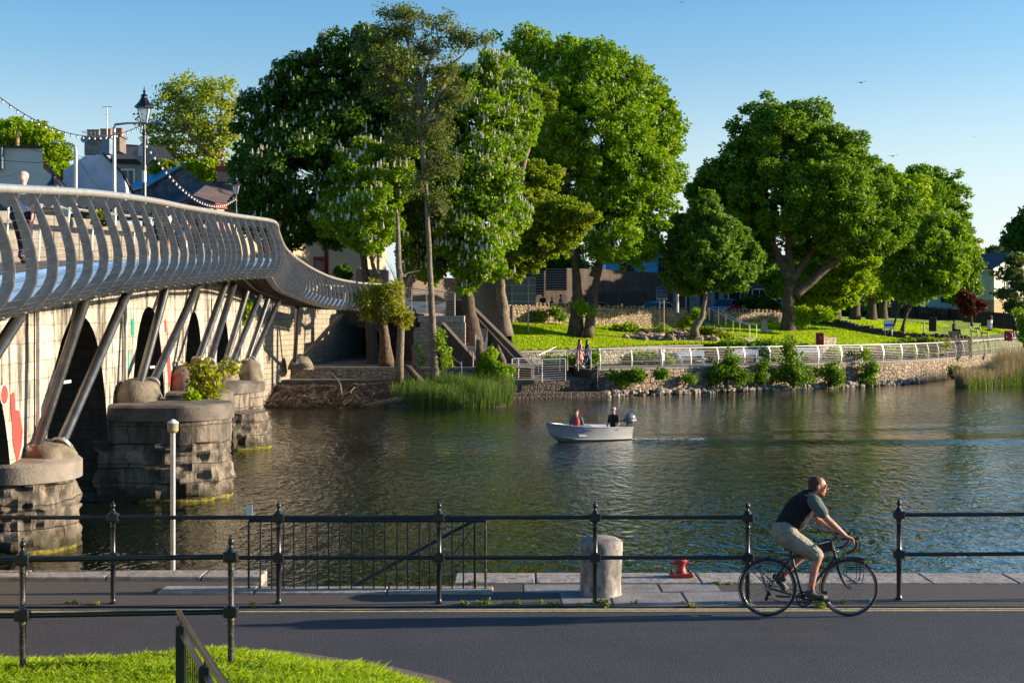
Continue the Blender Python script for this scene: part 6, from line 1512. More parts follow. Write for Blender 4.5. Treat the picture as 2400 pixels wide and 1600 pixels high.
for px,d,lb,lob in ((1958,118,'thick trunked lime, first of the row behind the sloping wall',[(1960,640,60,50),(1990,600,60,50),(1950,590,60,50)]),
 (2003,122,'second lime of the row behind the sloping wall, with leaning forked trunk',[(2030,560,70,70),(2060,500,70,60),(2010,640,50,40)]),
 (2042,126,'third lime of the row behind the sloping wall',[(2100,470,70,60),(2080,560,70,70),(2060,660,50,35)]),
 (2068,130,'fourth lime of the row, slightly leaning right',[(2150,460,60,60),(2140,550,70,80),(2110,650,40,30)]),
 (2098,137,'farthest lime of the row beside the fence',[(2200,470,60,60),(2220,540,50,60),(2190,600,60,50),(2160,420,40,30)])):
    tree(lb,(px,747),[(px+3,700),(px+8,640),(px+20,580)],.46,lob,d,L_lm if k<12 else L_md,20000,.36,1.15,.4,k,m_barkd,group='row of lime trees behind the sloping wall',twig=3); k+=1
tree('young full chestnut with two slim leaning trunks on the lawn',(2112,786),[(2118,760),(2132,710),(2140,650)],.16,
 [(2140,600,55,55),(2190,560,60,60,1),(2215,630,55,45),(2150,670,50,35),(2200,660,50,30,-1),(2100,640,30,40),(2230,560,40,50,2)],107,L_ch,30000,.30,.85,.42,20,m_barkd,blossom=500,stems=[[(2090,775,1),(2102,740),(2120,690)],[(2108,786,.3),(2124,740),(2150,690)]],bsz=.25)
tree('sparse twiggy tree rising behind the roofs at left',(520,450),[(518,400),(500,350),(480,280)],.55,
 [(400,260,50,50),(450,230,60,50),(510,230,50,45),(545,290,30,60),(380,330,40,40),(440,310,60,50),(510,320,50,50),(420,370,50,30),(490,370,40,30),(350,300,25,20)],118,L_sp,6500,.32,1.1,.34,21,M('tan_bark',(.30,.22,.10),.9,col2=(.22,.16,.08),ns=4),twig=16,stems=[[(505,370),(450,320),(410,250)],[(510,370),(530,300),(540,240)]],shell=.5,fill=.35,limb_r=.45)  # bark paler and yellower than on the other trees
tree('round green tree behind the grey flat-topped building',(80,470),[(75,400),(70,350)],.5,[(50,330,60,50),(100,350,50,50),(20,330,40,40),(120,400,40,40),(60,400,70,50)],112,L_lm,20000,.34,1.0,.4,22,m_barkd)
tree('leafy bush like tree beside the red chimney',(455,470),[(470,430)],.25,[(490,410,35,25),(470,395,25,20),(515,420,25,25)],104,L_lm,7000,.28,.8,.4,23,m_barkd)
tree('small bushy tree behind the blue roofed shed',(378,430),[(378,405)],.2,[(372,392,25,14),(395,395,18,12)],100,L_yl,3500,.25,.6,.4,24,m_barkd)
for i_,(lb,base,tr,lob,d,lf,n_) in enumerate((('dark evergreen mass behind the middle tree trunks',(1300,735),[(1300,650)],[(1240,600,60,45),(1320,620,50,40),(1180,590,50,50),(1300,560,60,40)],128,L_dk,14000),
 ('dark tree behind the blue building',(1540,640),[(1540,590)],[(1535,575,30,16),(1490,590,30,20)],150,L_dk,5000),
 ('dense dark tree behind the small leafy tree',(1690,735),[(1695,640)],[(1750,620,50,60),(1770,650,40,50),(1750,560,40,40)],128,L_dk,16000),
 ('pale willow beyond the limes',(2270,700),[(2275,620)],[(2275,590,25,25),(2290,620,20,20)],190,L_sp,4000),
 ('hazy blue-green tree beyond the pale house roof',(2355,640),[(2355,620)],[(2345,600,40,20),(2375,595,30,15)],210,L_bl,6000),
 ('feathery shadowed tree leaning before the pale house at right',(2268,740),[(2262,680),(2250,620)],[(2250,600,30,50),(2275,640,20,40),(2230,540,30,40),(2245,680,22,30)],135,L_md,9000),
 ('tall dark tree at the right edge behind the house',(2420,700),[(2415,600)],[(2390,560,40,35),(2420,530,40,40),(2400,620,35,40),(2440,600,50,60)],150,L_dk,14000))):
    tree(lb,base,tr,.4,lob,d,lf,n_,.40 if d>120 else .3,1.2,.4,30+i_,m_barkd,twig=3)
tree('airy grey-green tree hanging in from the right edge',(2408,800),[(2404,700),(2395,640)],.25,[(2370,640,35,16),(2360,690,30,12),(2385,610,25,14),(2380,720,30,12),(2400,670,30,14)],110,L_bl,5200,.24,.6,.5,40,m_barkd,twig=12,shell=.4)
tree('small dark red leaved plum tree on the plaza lawn',(2278,768),[(2277,745),(2272,720)],.13,[(2268,708,20,14),(2260,695,12,11),(2290,716,18,10),(2276,726,18,9),(2302,716,9,7)],122,L_rd,7000,.22,.6,.5,41,m_barkd)
# tall slender tree and dead trunk
t4=[(1018,840),(1014,760),(1010,690),(1006,600),(1000,470),(995,390),(990,300),(975,230)]
tree('tall slender bare-trunked tree with a sparse windswept crown',(1020,886),t4[1:],.21,
 [(885,95,55,34),(950,70,66,41),(1020,50,55,31),(1000,120,66,37,1),(1080,90,50,31),(920,150,66,34,-1),(1040,170,66,41),(870,170,38,24),(940,30,55,17),(1115,95,38,17),(900,215,66,34),(855,120,26,20),(1060,230,55,34),(960,260,55,41),(1030,300,44,44),(940,330,44,41),(1040,380,37,41),(975,430,37,37),(1035,480,29,37)],73,leafmat('grey_green_leaf',(.08,.12,.025),(.14,.18,.035),.35,c3=(.20,.22,.04)),13000,.16,.7,.26,50,m_barkg,twig=44,stems=[[(995,400),(975,220),(950,190),(915,160),(880,130)],[(978,240),(985,180),(960,110),(940,60)],[(990,300),(1040,200),(1060,150),(1085,130)],[(985,250),(1000,160),(1030,100)]],shell=.15,fill=.05,flat=.9,limb_r=.5)
dt=thing('dead_tree','pale dead standing trunk just left of the slender tree','tree trunk',tuple(P(936,892,72)))
MB().tube([P(936,895,72),P(937,840,72),P(940,770,72),P(941,700,72),P(934,620,72),P(933,560,72),P(931,498,72)],[.22,.20,.185,.175,.15,.13,.07],12).build('trunk',m_barkg,dt,smooth=True)
b=MB(); b.tube([P(940,650,72),P(955,640,72.2),P(985,634,72.4)],[.05,.04,.02],6); b.tube([P(939,690,72),P(900,660,72),P(870,650,72)],[.03,.02,.01],5); b.tube([P(939,700,72),P(920,640,71.8),P(900,600,71.8)],[.03,.02,.01],5)
rq=random.Random(8)
for i in range(46):
    a=P(lerp(985,900,rq.random()),lerp(590,720,rq.random()),72+rq.uniform(-.5,.5)); b.tube([P(938,690,72).lerp(a,.2),P(938,680,72).lerp(a,.6)+V(0,0,rq.uniform(-.2,.2)),a],[.014,.01,.005],4,False)
b.build('branches',m_barkg,dt)
def bush(label,lobes,d,leaf,n,size,cr=.4,seed=1,cat='bush',name='bush',zmin=None,group=None,dn=.5,fill=.4,stem=True,shell=.55):
    rs=np.random.RandomState(seed); lb=[pl(l[0],l[1],l[2],l[3],d,l[4] if len(l)>4 else 0) for l in lobes]
    cl=clumps_of(lb,dn,cr,rs,shell); c0=Vector(lb[0][0]); zb=min(l[0][2]-l[1][2] for l in lb)
    root=thing(name,label,cat,(c0.x,c0.y,zb),group)
    quads_mesh('foliage',leaf_verts(cl,n,size,rs,.85,fill),leaf,root)
    if stem:
        t=MB(); rq=random.Random(seed)
        for q in cl[:min(22,len(cl))]: 
            e=Vector(q[:3]); s0=V(c0.x+rq.uniform(-.1,.1),c0.y,zb-.1); t.tube([s0,s0.lerp(e,.5)+V(0,0,.1),e],[.022,.015,.006],5,False)
        t.build('stems',m_barkd,root)
    return root
bush('sunlit yellow-green willow bush beside the dead trunk',[(890,690,40,28),(860,710,28,28),(920,720,30,28),(880,735,40,18),(955,750,24,22),(925,680,30,20)],71.3,L_bw,9000,.10,.35,1)
bush('small leafy shoots on the slender trunk base',[(1030,800,10,30),(1040,840,14,24),(985,830,10,24)],73.2,L_ch,1600,.11,.25,2)
bush('rounded glossy bush between the stumps and the landing stage',[(1178,868,24,22),(1172,890,22,16),(1150,850,14,16)],73.8,L_ch,4200,.12,.3,3)
bush('light shoots growing round the split stump',[(1148,840,14,24),(1135,870,12,20)],74.2,L_lm,1500,.12,.25,4)
bush('green ivy clump hanging on the bridge wall between struts',[(566,718,16,22),(556,700,12,14),(578,735,10,14)],57.4,L_ch,3200,.12,.25,5,stem=False)
bush('leafy sapling growing on the big round pier',[(470,865,16,14),(495,880,26,16),(462,900,14,14),(500,905,22,14),(540,862,16,14,6),(485,925,16,8)],37.6,L_bw,750,.13,.28,6,fill=.2)
bush('tuft of grass and shoots on the rim of the big pier',[(448,930,14,8)],35.6,L_lm,260,.10,.15,7,stem=False)
bush('yellow-flowered weed growing on the bridge parapet',[(243,508,10,10),(228,512,6,8)],30.8,L_bw,260,.09,.12,8)
bush('ivy tuft beside the blue roofed shed',[(276,445,20,14),(262,455,8,8)],95,L_ch,1500,.2,.4,9,stem=False)
bush('clipped round hedge beside the cream building',[(805,645,18,10)],88,L_dk,1800,.16,.4,10,stem=False)
for k_,(lb,lobs,d,n_) in enumerate((('tallest shrub growing from the river wall, in the middle',[(1860,860,44,30),(1850,830,26,26),(1880,885,40,20),(1850,800,14,24),(1830,880,30,20)],86.3,6500),
 ('broad shrub growing from the river wall, left of the middle one',[(1700,860,30,26),(1730,880,34,20),(1680,885,30,18),(1712,840,20,18)],83.7,5000),
 ('thin upright shrub between the two broad wall shrubs',[(1788,860,14,26),(1782,885,12,14)],85.2,1400),
 ('leafy shrub on the river wall below the red lifebuoy',[(1945,870,30,24),(1960,890,26,12)],88.4,3200),
 ('right-hand shrub on the river wall before the bare stretch',[(2040,860,24,20),(2035,880,26,14),(2030,835,10,14)],91.0,2800),
 ('low plant at the foot of the river wall near its left end',[(1616,888,10,9)],82.4,500),('small fresh green plant on the left of the river wall',[(1464,897,7,6)],80.2,320),('narrow shrub where the river wall meets the reeds',[(2236,868,8,16)],93.8,800))):
    bush(lb,lobs,d-.1,L_md if k_ not in (6,) else L_lm,int(n_*.8),.125,.3,60+k_,shell=.25,fill=.15,group='shrubs on the river wall')
for k_,(lb,lobs,d,lf,n_) in enumerate((('low hedge behind the promenade left of the first bench',[(1480,842,40,12),(1520,838,40,16),(1560,845,30,10)],88,L_ch,5200),
 ('planting behind the benches at the foot of the lawn',[(1720,815,60,12),(1800,815,50,10),(1660,828,30,10)],92.2,L_ch,6000),
 ('hedge between the third bench and the lifebuoy',[(1800,840,30,14),(1830,825,20,10)],91.5,L_md,3000),
 ('clipped dome bush right of the lifebuoy, nearest it',[(1950,826,22,9)],93.5,L_ch,1800),('second clipped dome bush behind the promenade railing',[(2010,826,26,9)],95,L_ch,1900),
 ('third clipped dome bush behind the promenade railing',[(2090,822,32,11)],98,L_md,2600),('fourth clipped dome bush behind the promenade railing',[(2140,824,28,10)],99.5,L_md,2200),
 ('long bright hedge below the sloping wall end',[(2150,806,40,9),(2195,806,36,9),(2235,808,26,8,8),(2265,806,22,7,12),(2175,818,40,9)],101.8,L_yl,8000),
 ('dark hedge near the far lifebuoy',[(2320,803,26,7),(2345,800,20,6)],121,L_md,3500),
 ('leafy plants beside the walking couple',[(1330,848,20,12),(1385,845,14,14),(1300,850,24,8)],86,L_ch,3000),
 ('rusty weeds on the rubble slope right of the small tree',[(1670,785,22,12),(1695,790,18,10),(1650,775,12,10)],96.6,L_yl,2600),
 ('bright bush at the top of the road wall beside the small tree',[(1632,735,9,9),(1618,752,14,8),(1605,760,10,6)],99.5,L_lm,1500),
 ('weeds scattered on the rubble mound',[(1480,768,14,7),(1440,765,10,6),(1552,775,9,8),(1465,775,8,6),(1560,785,8,6)],98.6,L_lm,1400),
 ('dark shrubs behind the road wall at right',[(1780,712,30,14),(1815,718,20,10),(1760,705,18,10)],113,L_dk,3200),
 ('bright ivy bush at the foot of the huge sycamore',[(1880,752,16,14),(1890,735,20,18),(1925,735,25,14)],102,L_lm,3000),
 ('leaf sprout on the twin trunks of the round chestnut',[(1360,715,12,10),(1372,722,12,8)],92.8,L_lm,700),
 ('ivy on the left part of the road wall',[(1298,732,10,12),(1262,740,18,8),(1312,745,6,8)],97.9,L_md,1200),
 ('hanging ivy over the top of the river wall at its left end',[(1450,880,34,7),(1500,880,34,5),(1545,878,20,6)],80.4,L_md,2200),
 ('leafy bush at the right edge of the frame',[(2398,755,14,30),(2402,790,12,16)],104,L_ch,2200))):
    bush(lb,lobs,d,lf,n_,.16,.38,90+k_,cat='hedge' if 'hedge' in lb or 'dome' in lb else 'plants',stem=False,shell=.3)
# reeds
def reeds(label,region,n,h,mats,seed,wd=.022):
    rs=np.random.RandomState(seed); p=region(n,rs); n=len(p); cl_=np.array([noise.noise((q[0]*.7,q[1]*.7,seed)) for q in p]); hh=(h*(.5+.65*rs.rand(n)+.45*cl_)*(np.clip((p[:,0]-28.2)/5,.55,1) if seed>1 else 1))[:,None]
    ln=rs.normal(size=(n,3))*.13; ln[:,2]=1; a=rs.rand(n)*3.14; wv=np.stack([np.cos(a),np.sin(a)*.5,0*a],1)*wd
    root=thing('reeds',label,'reeds',tuple(p[0])); root['kind']='stuff'
    for k,m_ in enumerate(mats):
        s_=slice(k,None,len(mats)); q=np.empty((len(p[s_]),4,3)); q[:,0]=p[s_]-wv[s_]; q[:,1]=p[s_]+wv[s_]; q[:,2]=p[s_]+ln[s_]*hh[s_]+wv[s_]*.25; q[:,3]=p[s_]+ln[s_]*hh[s_]-wv[s_]*.25
        q2=q[:,[0,1,2,3]]; o=quads_mesh('blades',q2.reshape(-1,3),m_,root); o['kind']='stuff'
m_reed=leafmat('reed_green',(.07,.13,.025),(.15,.22,.05),.35); m_reedd=leafmat('reed_dry',(.27,.20,.14),(.40,.31,.22),.3)
def regA(n,rs):
    x=-2.95+2.55*np.clip(rs.normal(size=n)*.55,-1.15,1.15); y=rs.uniform(69.3,73,n); ok=(y>69.6+.9*np.abs((x+2.9)/2.7)**2.2*.9); x,y=x[ok],y[ok]; return np.stack([x,y,np.clip((y-70)*.22-.1,-.1,.9)],1)
reeds('green reeds growing in the water at the foot of the slender tree',regA,12000,1.0,[m_reed,m_reed,m_reedd] if 0 else [m_reed],1,.02)
def regB(n,rs):
    u=rs.rand(n); k=u**.9; x=28.5+k*16; y=90+ k*14+rs.uniform(-3.2,6.5,n)*(.25+k); ok=(y>88+ .7*(x-29)*.6); x,y=x[ok],y[ok]; return np.stack([x,y,x*0-.05],1)
def regB2(n,rs):
    p=regB(n,rs); p[:,1]-=.4; return p
reeds('tall dry pinkish reeds filling the right edge of the river',regB,30000,2.0,[m_reedd],2,.018)
reeds('shorter green reeds in front of the dry reeds at right',regB2,14000,1.3,[m_reed],3,.02)
# lawn grass tufts / daisies
rs=np.random.RandomState(3); n=150000; A=np.array([[tuple(p) for p in r] for r in [blend(Lfc,Lbc,u/14,.10 if 0<u<14 else 0) for u in range(15)]])
i=rs.rand(n)*13.99; j=rs.rand(n)*(A.shape[1]-12); i0=i.astype(int); j0=j.astype(int); fi=(i-i0)[:,None]; fj=(j-j0)[:,None]
pt=A[i0,j0]*(1-fi)*(1-fj)+A[i0+1,j0]*fi*(1-fj)+A[i0,j0+1]*(1-fi)*fj+A[i0+1,j0+1]*fi*fj
a=rs.rand(n)*6.28; wv=np.stack([np.cos(a),np.sin(a),0*a],1)*.05; up=np.zeros((n,3)); up[:,2]=.04+.07*rs.rand(n); up[:,:2]=rs.normal(size=(n,2))*.04
q=np.stack([pt-wv,pt+wv,pt+wv*.6+up,pt-wv*.6+up],1); o=quads_mesh('lawn_grass',q.reshape(-1,3),leafmat('lawn_blades',(.22,.34,.006),(.34,.46,.012),.45,.6,c3=(.42,.50,.04))); tag(o,'short tufts of grass over the park lawn','grass',kind='stuff')
# debris on the near left bank
db=MB(); rq=random.Random(12)
for i in range(900):
    x=rq.uniform(-12.6,-5.6); y=rq.uniform(69.7,72.0); z=max(0,(y-69.9)*.35)+rq.random()**2*.35; l=rq.uniform(.2,.9); a=rq.uniform(0,3.14); p=V(x,y,z); d_=V(math.cos(a),math.sin(a)*.4,rq.uniform(-.3,.5))*l
    db.tube([p,p+d_*.5+V(0,0,rq.uniform(-.06,.1)),p+d_],[.02,.016,.008],4,False)
o=db.build('driftwood',m_bark,loc=(-9,70.8,.2)); tag(o,'tangle of brown driftwood and twigs on the muddy bank','driftwood',kind='stuff')
def log(label,pts,r,mat,name='log',cat='log'):
    tag(MB().tube([P(*p) for p in pts],r,10).build(name,mat,smooth=True,loc=P(*pts[0])),label,cat)
log('mossy pale fallen log lying along the waterline',[(845,952,70.2),(880,948,70.3),(930,938,70.6),(970,930,71)],[.12,.17,.19,.14],M('mossy_log',(.30,.24,.08),.9,col2=(.22,.19,.14),ns=2,bs=.8,bd=.03,bscale=12))
log('reddish fallen trunk sloping into the driftwood',[(640,908,72),(660,912,71.8),(690,926,71),(735,934,70.6)],[.16,.16,.12,.07],m_bark)
log('broken forked root sticking up at the water edge',[(822,950,70.2),(828,925,70.3),(820,918,70.3),(832,906,70.4)],[.10,.07,.04,.015],m_barkg,'root','root')
log('bleached branch leaning to the water beside the forked root',[(852,954,70.1),(840,935,70.2),(828,920,70.3)],[.09,.07,.04],m_barkd,'root','root')
log('yellowish bare branch rising from the driftwood',[(800,925,70.8),(797,900,71),(790,888,71.2),(770,868,71.6),(755,850,71.9)],[.06,.05,.03,.02,.01],m_barkg,'branch','branch')
log('dark hooked stump root beside the slender tree',[(995,905,72.4),(972,880,72.4),(958,862,72.4),(945,855,72.4)],[.2,.19,.14,.05],m_barkd,'stump','stump')
log('pale cut stump between the dead trunk and slender tree',[(976,880,73),(974,845,73),(970,808,73)],[.17,.16,.14],m_barkg,'stump','stump')
log('tall cut stump with a split top between the stair walls',[(1124,893,74.6),(1124,840,74.6),(1124,796,74.6)],[.23,.21,.19],m_bark,'stump','stump')
log('short jagged stump in front of the long stair wall',[(1178,880,75),(1176,845,75),(1166,808,75)],[.26,.24,.06],m_bark,'stump','stump')
# ------------------------------------------------------------------ buildings
def building(name,label,mat,pl_,z0,z1,roof=None,cat='house'):
    """plan polygon prism with child wall"""
    c=sum((Vector((*p,0)) for p in pl_),Vector())/len(pl_); r=thing(name,label,cat,(c.x,c.y,z0))
    MB().poly([V(x,y,z0) for x,y in pl_],z1-z0,(0,0,1)).build('wall',mat,r); return r
def win(r,px,py,w,h,d,frm=None,gl=None,k='window',tr=.12,cross=True):
    p=P(px,py,d); frm=frm or m_white
    f=MB(); f.box(p+V(0,.0,h/2-tr/2),(w,.09,tr)); f.box(p+V(0,0,-h/2+tr/2),(w,.09,tr)); f.box(p+V(-w/2+tr/2,0,0),(tr,.09,h-2*tr)); f.box(p+V(w/2-tr/2,0,0),(tr,.09,h-2*tr))
    if cross: f.box(p+V(0,-.005,0),(.06,.05,h-2*tr))
    o=f.build(k,frm,r); MB().box(p+V(0,.02,0),(w-2*tr,.03,h-2*tr)).build('pane',gl or m_glass,o); return o
m_grey=M('grey_render',(.62,.59,.51),.9,col2=(.54,.51,.44),ns=1.2,bs=.3,bd=.02,bscale=10)
m_whr=M('white_render',(.62,.64,.70),.9,col2=(.48,.50,.55),ns=1.2,bs=.5,bd=.03,bscale=10,detail=8)
m_cream=M('cream_render',(.55,.43,.28),.9,col2=(.50,.39,.25),ns=1.0,bs=.3,bd=.02,bscale=12)
m_cream2=M('pale_cream_render',(.60,.58,.48),.9,col2=(.54,.52,.43),ns=1)
m_slate=ashlar('slate_roof',[(.045,.05,.06),(.07,.07,.08)],(.02,.02,.025),u=(1,.3,0),bw=.35,bh=.18,streak=.2,bd=.01)
m_slatep=ashlar('purple_slate_roof',[(.12,.085,.08),(.16,.115,.105)],(.06,.04,.04),u=(1,.2,0),bw=.5,bh=.25,streak=.15,bd=.02)
m_trimr=M('red_trim',(.30,.055,.035),.7,col2=(.24,.045,.03),ns=4)
m_brr=M('brown_tile',(.16,.09,.065),.9,col2=(.11,.065,.05),ns=8,bs=.5,bd=.02)
m_chim=M('chimney_render',(.25,.24,.22),.9,col2=(.14,.13,.12),ns=3,bs=.6,bd=.03)
m_pot=M('clay_pot',(.50,.26,.13),.8,col2=(.38,.2,.1),ns=9)
m_dkstone=M('dark_harled_gable',(.20,.19,.19),.95,col2=(.07,.07,.075),ns=2.2,bs=.9,bd=.04,bscale=10,detail=9)
m_blroof=M('blue_sheet_roof',(.07,.20,.30),.4,.1,col2=(.05,.15,.24),ns=1.5)
m_bl=M('blue_cladding',(.18,.46,.68),.6,col2=(.15,.40,.62),ns=1)
def gable_house(name,label,d,pts,depth,mat,roofm,skew=0,cat='house',over=.15):
    """pts: front outline px polygon [(px,py)...] lying at depth d, extruded back"""
    P0=[P(a,b,d) for a,b in pts]; r=thing(name,label,cat,tuple(P0[0])); MB().poly(P0,depth,(skew,1,0)).build('wall',mat,r); return r,P0
# grey building
r,_=gable_house('grey_building','flat-topped grey rendered building at the left edge',74,[(-60,520),(165,520),(155,440),(100,394),(100,345),(-60,343)],10,m_grey,m_slate,skew=-.6)
MB().poly([P(-60,345,73.8),P(101,347,73.8),P(101,342,73.8),P(-60,340,73.8)],10,(-.6,1,0)).build('roof',m_slate,r)
MB().poly([P(100,394,74.05),P(158,442,74.05),P(158,437,74.05),P(100,374,74.05)],9,(-.6,1,0)).build('side_roof',m_brr,r)
MB().bar(P(0,416,73.2),P(46,405,73.2),.06,.06).build('lamp_arm',m_galv,r); MB().box(P(50,405,73.1),(.25,.2,.09)).build('lamp_head',m_brr,r)
MB().poly([P(-60,395,73.6),P(4,395,73.6),P(4,345,73.6),P(-60,345,73.6)],.4,(0,1,0)).build('panel',M('bluegrey_panel',(.12,.16,.19),.7),r)
MB().tube([P(41,342,76),P(41,305,76)],.1,8).build('pole',M('yellow_stack',(.42,.28,.08),.8),r)
# white gable house
r,_=gable_house('white_gable_house','white rendered gable end house with a tall chimney stack',80,[(148,480),(290,480),(290,430),(286,408),(240,362),(204,362),(148,400)],13,m_whr,m_slate,skew=-.22)
rf=MB(); rf.poly([P(240,362,79.8),P(291,412,79.8),P(291,406,79.8),P(241,356,79.8)],13,(-.22,1,0)); ro=rf.build('roof',m_slate,r)
def chimney(parent,px0,px1,y0,y1,d,pots,mat=m_chim,pm=m_pot,dp=.9,name='chimney',capm=None):
    m0=P((px0+px1)/2,(y0+y1)/2,d); w_=(px1-px0)*d/F; h_=(y1-y0)*d/F
    c=MB().box(m0,(w_,dp,h_)).build(name,mat,parent); MB().box(m0+V(0,0,h_/2+.06),(w_+.2,dp+.2,.14)).build('chimney_cap',capm or mat,c)
    for k in range(pots):
        q=m0+V((k+.5)/pots*w_-w_/2,0,h_/2+.13); MB().lathe(q,[(.13,0),(.11,.08),(.10,.35),(.14,.38),(.12,.45)],10).build('chimney_pot',pm,c)
    return c
chimney(r,204,232,328,366,80.5,3,dp=1.0); chimney(r,236,262,325,362,84,4,M('bluegrey_chimney',(.22,.28,.33),.9),dp=1.0); chimney(r,262,288,323,358,85,4,M('dark_chimney',(.13,.11,.10),.9,col2=(.2,.16,.13),ns=3),dp=1.4)
an=MB(); an.tube([P(251,322,82),P(251,250,82)],.035,6); an.bar(P(240,251,82),P(262,250,82),.03,.03); an.bar(P(246,270,82),P(256,268,82),.02,.02); an.build('aerial',m_galv,r); an=MB(); an.tube([P(205,330,80),P(205,310,80)],.03,5); an.bar(P(192,309,80),P(216,313,80),.03,.03)
for k in range(6): an.bar(P(194+k*4,306+k*.6,80),P(194+k*4,313+k*.6,80),.015,.015)
an.build('aerial',m_galv,r)
MB().lathe(P(199,328,79.8),[(.02,0),(.16,.04),(.22,.1)],12,ax=Matrix.Rotation(R(70),3,'X')).build('satellite_dish',m_galv,r)
bh,_=gable_house('terrace_house','tall pale terrace house with slate roof behind the white gable',112,[(262,480),(405,480),(405,375),(262,375)],10,M('ochre_render',(.30,.30,.22),.9,col2=(.24,.24,.18),ns=1.5),m_slate,skew=-.24)
rf=MB(); rf.poly([P(258,378,111.6),P(410,380,111.6),P(385,350,116),P(268,342,116)],.2,(0,0,1)); rf.build('roof',m_slate,bh)
rf=MB(); rf.poly([P(258,381,111.5),P(345,384,111.5),P(345,376,111.5),P(258,373,111.5)],.5,(0,1,0)); rf.build('gutter',m_dark,bh)
chimney(bh,350,368,346,372,117,2); win(bh,300,420,1.1,1.6,111.9)
# blue roofed shed
r,_=gable_house('blue_roof_shed','low stone shed with a corrugated blue roof',95,[(352,500),(505,500),(470,424),(425,391),(355,432)],7.6,m_dkstone,m_blroof,skew=-.57)
P0=[P(350,436,94.7),P(427,390,94.7)]
sk=V(-.57,1,0)*8.0
b=MB(); b.add([P0[0],P0[1],P0[1]+sk,P0[0]+sk,P0[0]+V(0,0,.1),P0[1]+V(0,0,.1),P0[1]+sk+V(0,0,.1),P0[0]+sk+V(0,0,.1)],[(0,1,2,3),(4,7,6,5),(0,4,5,1),(1,5,6,2),(2,6,7,3),(3,7,4,0)]); b.build('roof',m_blroof,r)
# cream building with red trim
cb_=thing('cream_building','long cream building with red window trim and slate hipped roof','building',tuple(P(620,640,84)))
fA,fB=P(447,0,80),P(905,0,97)
zt_=CZ+(740-470)/F*80; 
pl_=[(fA.x,fA.y),(fB.x,fB.y),(fB.x-3,fB.y+9),(fA.x-3,fA.y+9)]
MB().poly([V(x,y,3.5) for x,y in pl_],zt_-3.5,(0,0,1)).build('wall',m_cream,cb_)
sA,sB=P(375,0,88),fA
MB().poly([V(sA.x,sA.y,3.5),V(sB.x-.02,sB.y+.02,3.5),V(sB.x-.02,sB.y+.02,zt_-.05),V(sA.x,sA.y,zt_-.05)],3,(.3,1,0)).build('side_wall',m_cream,cb_)
e1=V(sA.x-.4,sA.y,zt_); e2=V(fA.x-.1,fA.y-.5,zt_); e3=V(fB.x+.3,fB.y-.4,zt_); rA=P(492,426,88); rB=P(900,426,104); rB.z=rA.z; rC=P(420,426,95)
rC.z=rA.z
rf=MB(); rf.add([e2,e3,rB,rA],[(0,1,2,3)]); rf.build('roof',m_slatep,cb_); rf=MB(); rf.add([e1,e2,rA,rC],[(0,1,2,3)]); rf.build('side_roof',m_slate,cb_)
def alongf(u,z,o_=-.06): return V(lerp(fA.x,fB.x,u),lerp(fA.y,fB.y,u)+o_,z)
tr_=MB(); tr_.bar(alongf(-.01,zt_-.14,-.15),alongf(1,zt_-.14,-.15),.16,.3); tr_.bar(V(sA.x,sA.y-.1,zt_-.14),alongf(0,zt_-.14,-.15),.16,.3); tr_.bar(alongf(0,5.9,-.05),alongf(1,5.9,-.05),.12,.18); tr_.build('string_course',m_trimr,cb_)
for u_,w_ in ((.008,.4),(.66,.55)): MB().bar(alongf(u_,4,-.08),alongf(u_,zt_-.3,-.08),w_,.12,up=(1,0,0)).build('quoin',m_trimr,cb_)
def winf(px,py,w,h):
    # point on facade for given px
    best=min([k/400 for k in range(401)],key=lambda u:abs(CX+F*lerp(fA.x,fB.x,u)/lerp(fA.y,fB.y,u)-px)); d=lerp(fA.y,fB.y,best)
    win(cb_,px,py,w,h,d-.05,m_trimr,tr=.13)
for q in ((530,500,1.5,1.15),(618,560,1.0,1.5),(600,520,1.2,1.2),(737,625,1.35,1.25),(560,640,1.3,1.3),(490,560,1.2,1.3)): winf(*q)
c=chimney(cb_,512,545,398,428,88,2,M('chimney_cream',(.35,.28,.2),.9),dp=.9,capm=m_trimr); MB().box(P(529,398,88),(.95,1.0,.35)).build('chimney_band',m_trimr,c)
MB().tube([P(886,640,84),P(886,520,84)],.09,8).build('drain_pipe',m_galv,cb_)
gs=gable_house('flat_shed','small flat grey outbuilding before the cream building',86,[(835,700),(905,700),(905,632),(835,630)],3,M('shed_render',(.24,.21,.19),.9),m_slate)
# retaining roughcast wall
p1,p2=P(955,745,86.5),P(1195,748,96); wall_line('roughcast_wall','tall brown roughcast wall behind the steel railings','x' and [p1,p2],[CZ+92*86.5/F,CZ+84*96/F],.4,M('roughcast',(.20,.15,.12),.95,col2=(.13,.10,.08),ns=6,bs=1,bd=.05,bscale=12,detail=9),base=1.5)
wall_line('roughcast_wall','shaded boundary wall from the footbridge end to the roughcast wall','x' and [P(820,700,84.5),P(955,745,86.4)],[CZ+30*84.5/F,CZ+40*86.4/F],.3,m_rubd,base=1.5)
# bridge approach retaining wall with dark end
wall_line('abutment_wall','tall stone retaining wall under the far end of the footbridge','x' and [V(-12.22,70.02,1),V(-11.3,78,1),V(-9.4,92,1)],[6.1,5.2,5.0],.5,ashlar('retaining_ashlar',[(.40,.34,.26),(.30,.26,.2)],(.14,.12,.09),u=(.1,1,0),bw=.6,bh=.27,streak=.4,bd=.03),base=1)
wall_line('abutment_wall','dark stone wall between the gravel terrace and the pale landing','x' and [V(-9.4,92,1),P(975,800,82.5)],[5.0,4.6],.5,m_rubd,base=2)
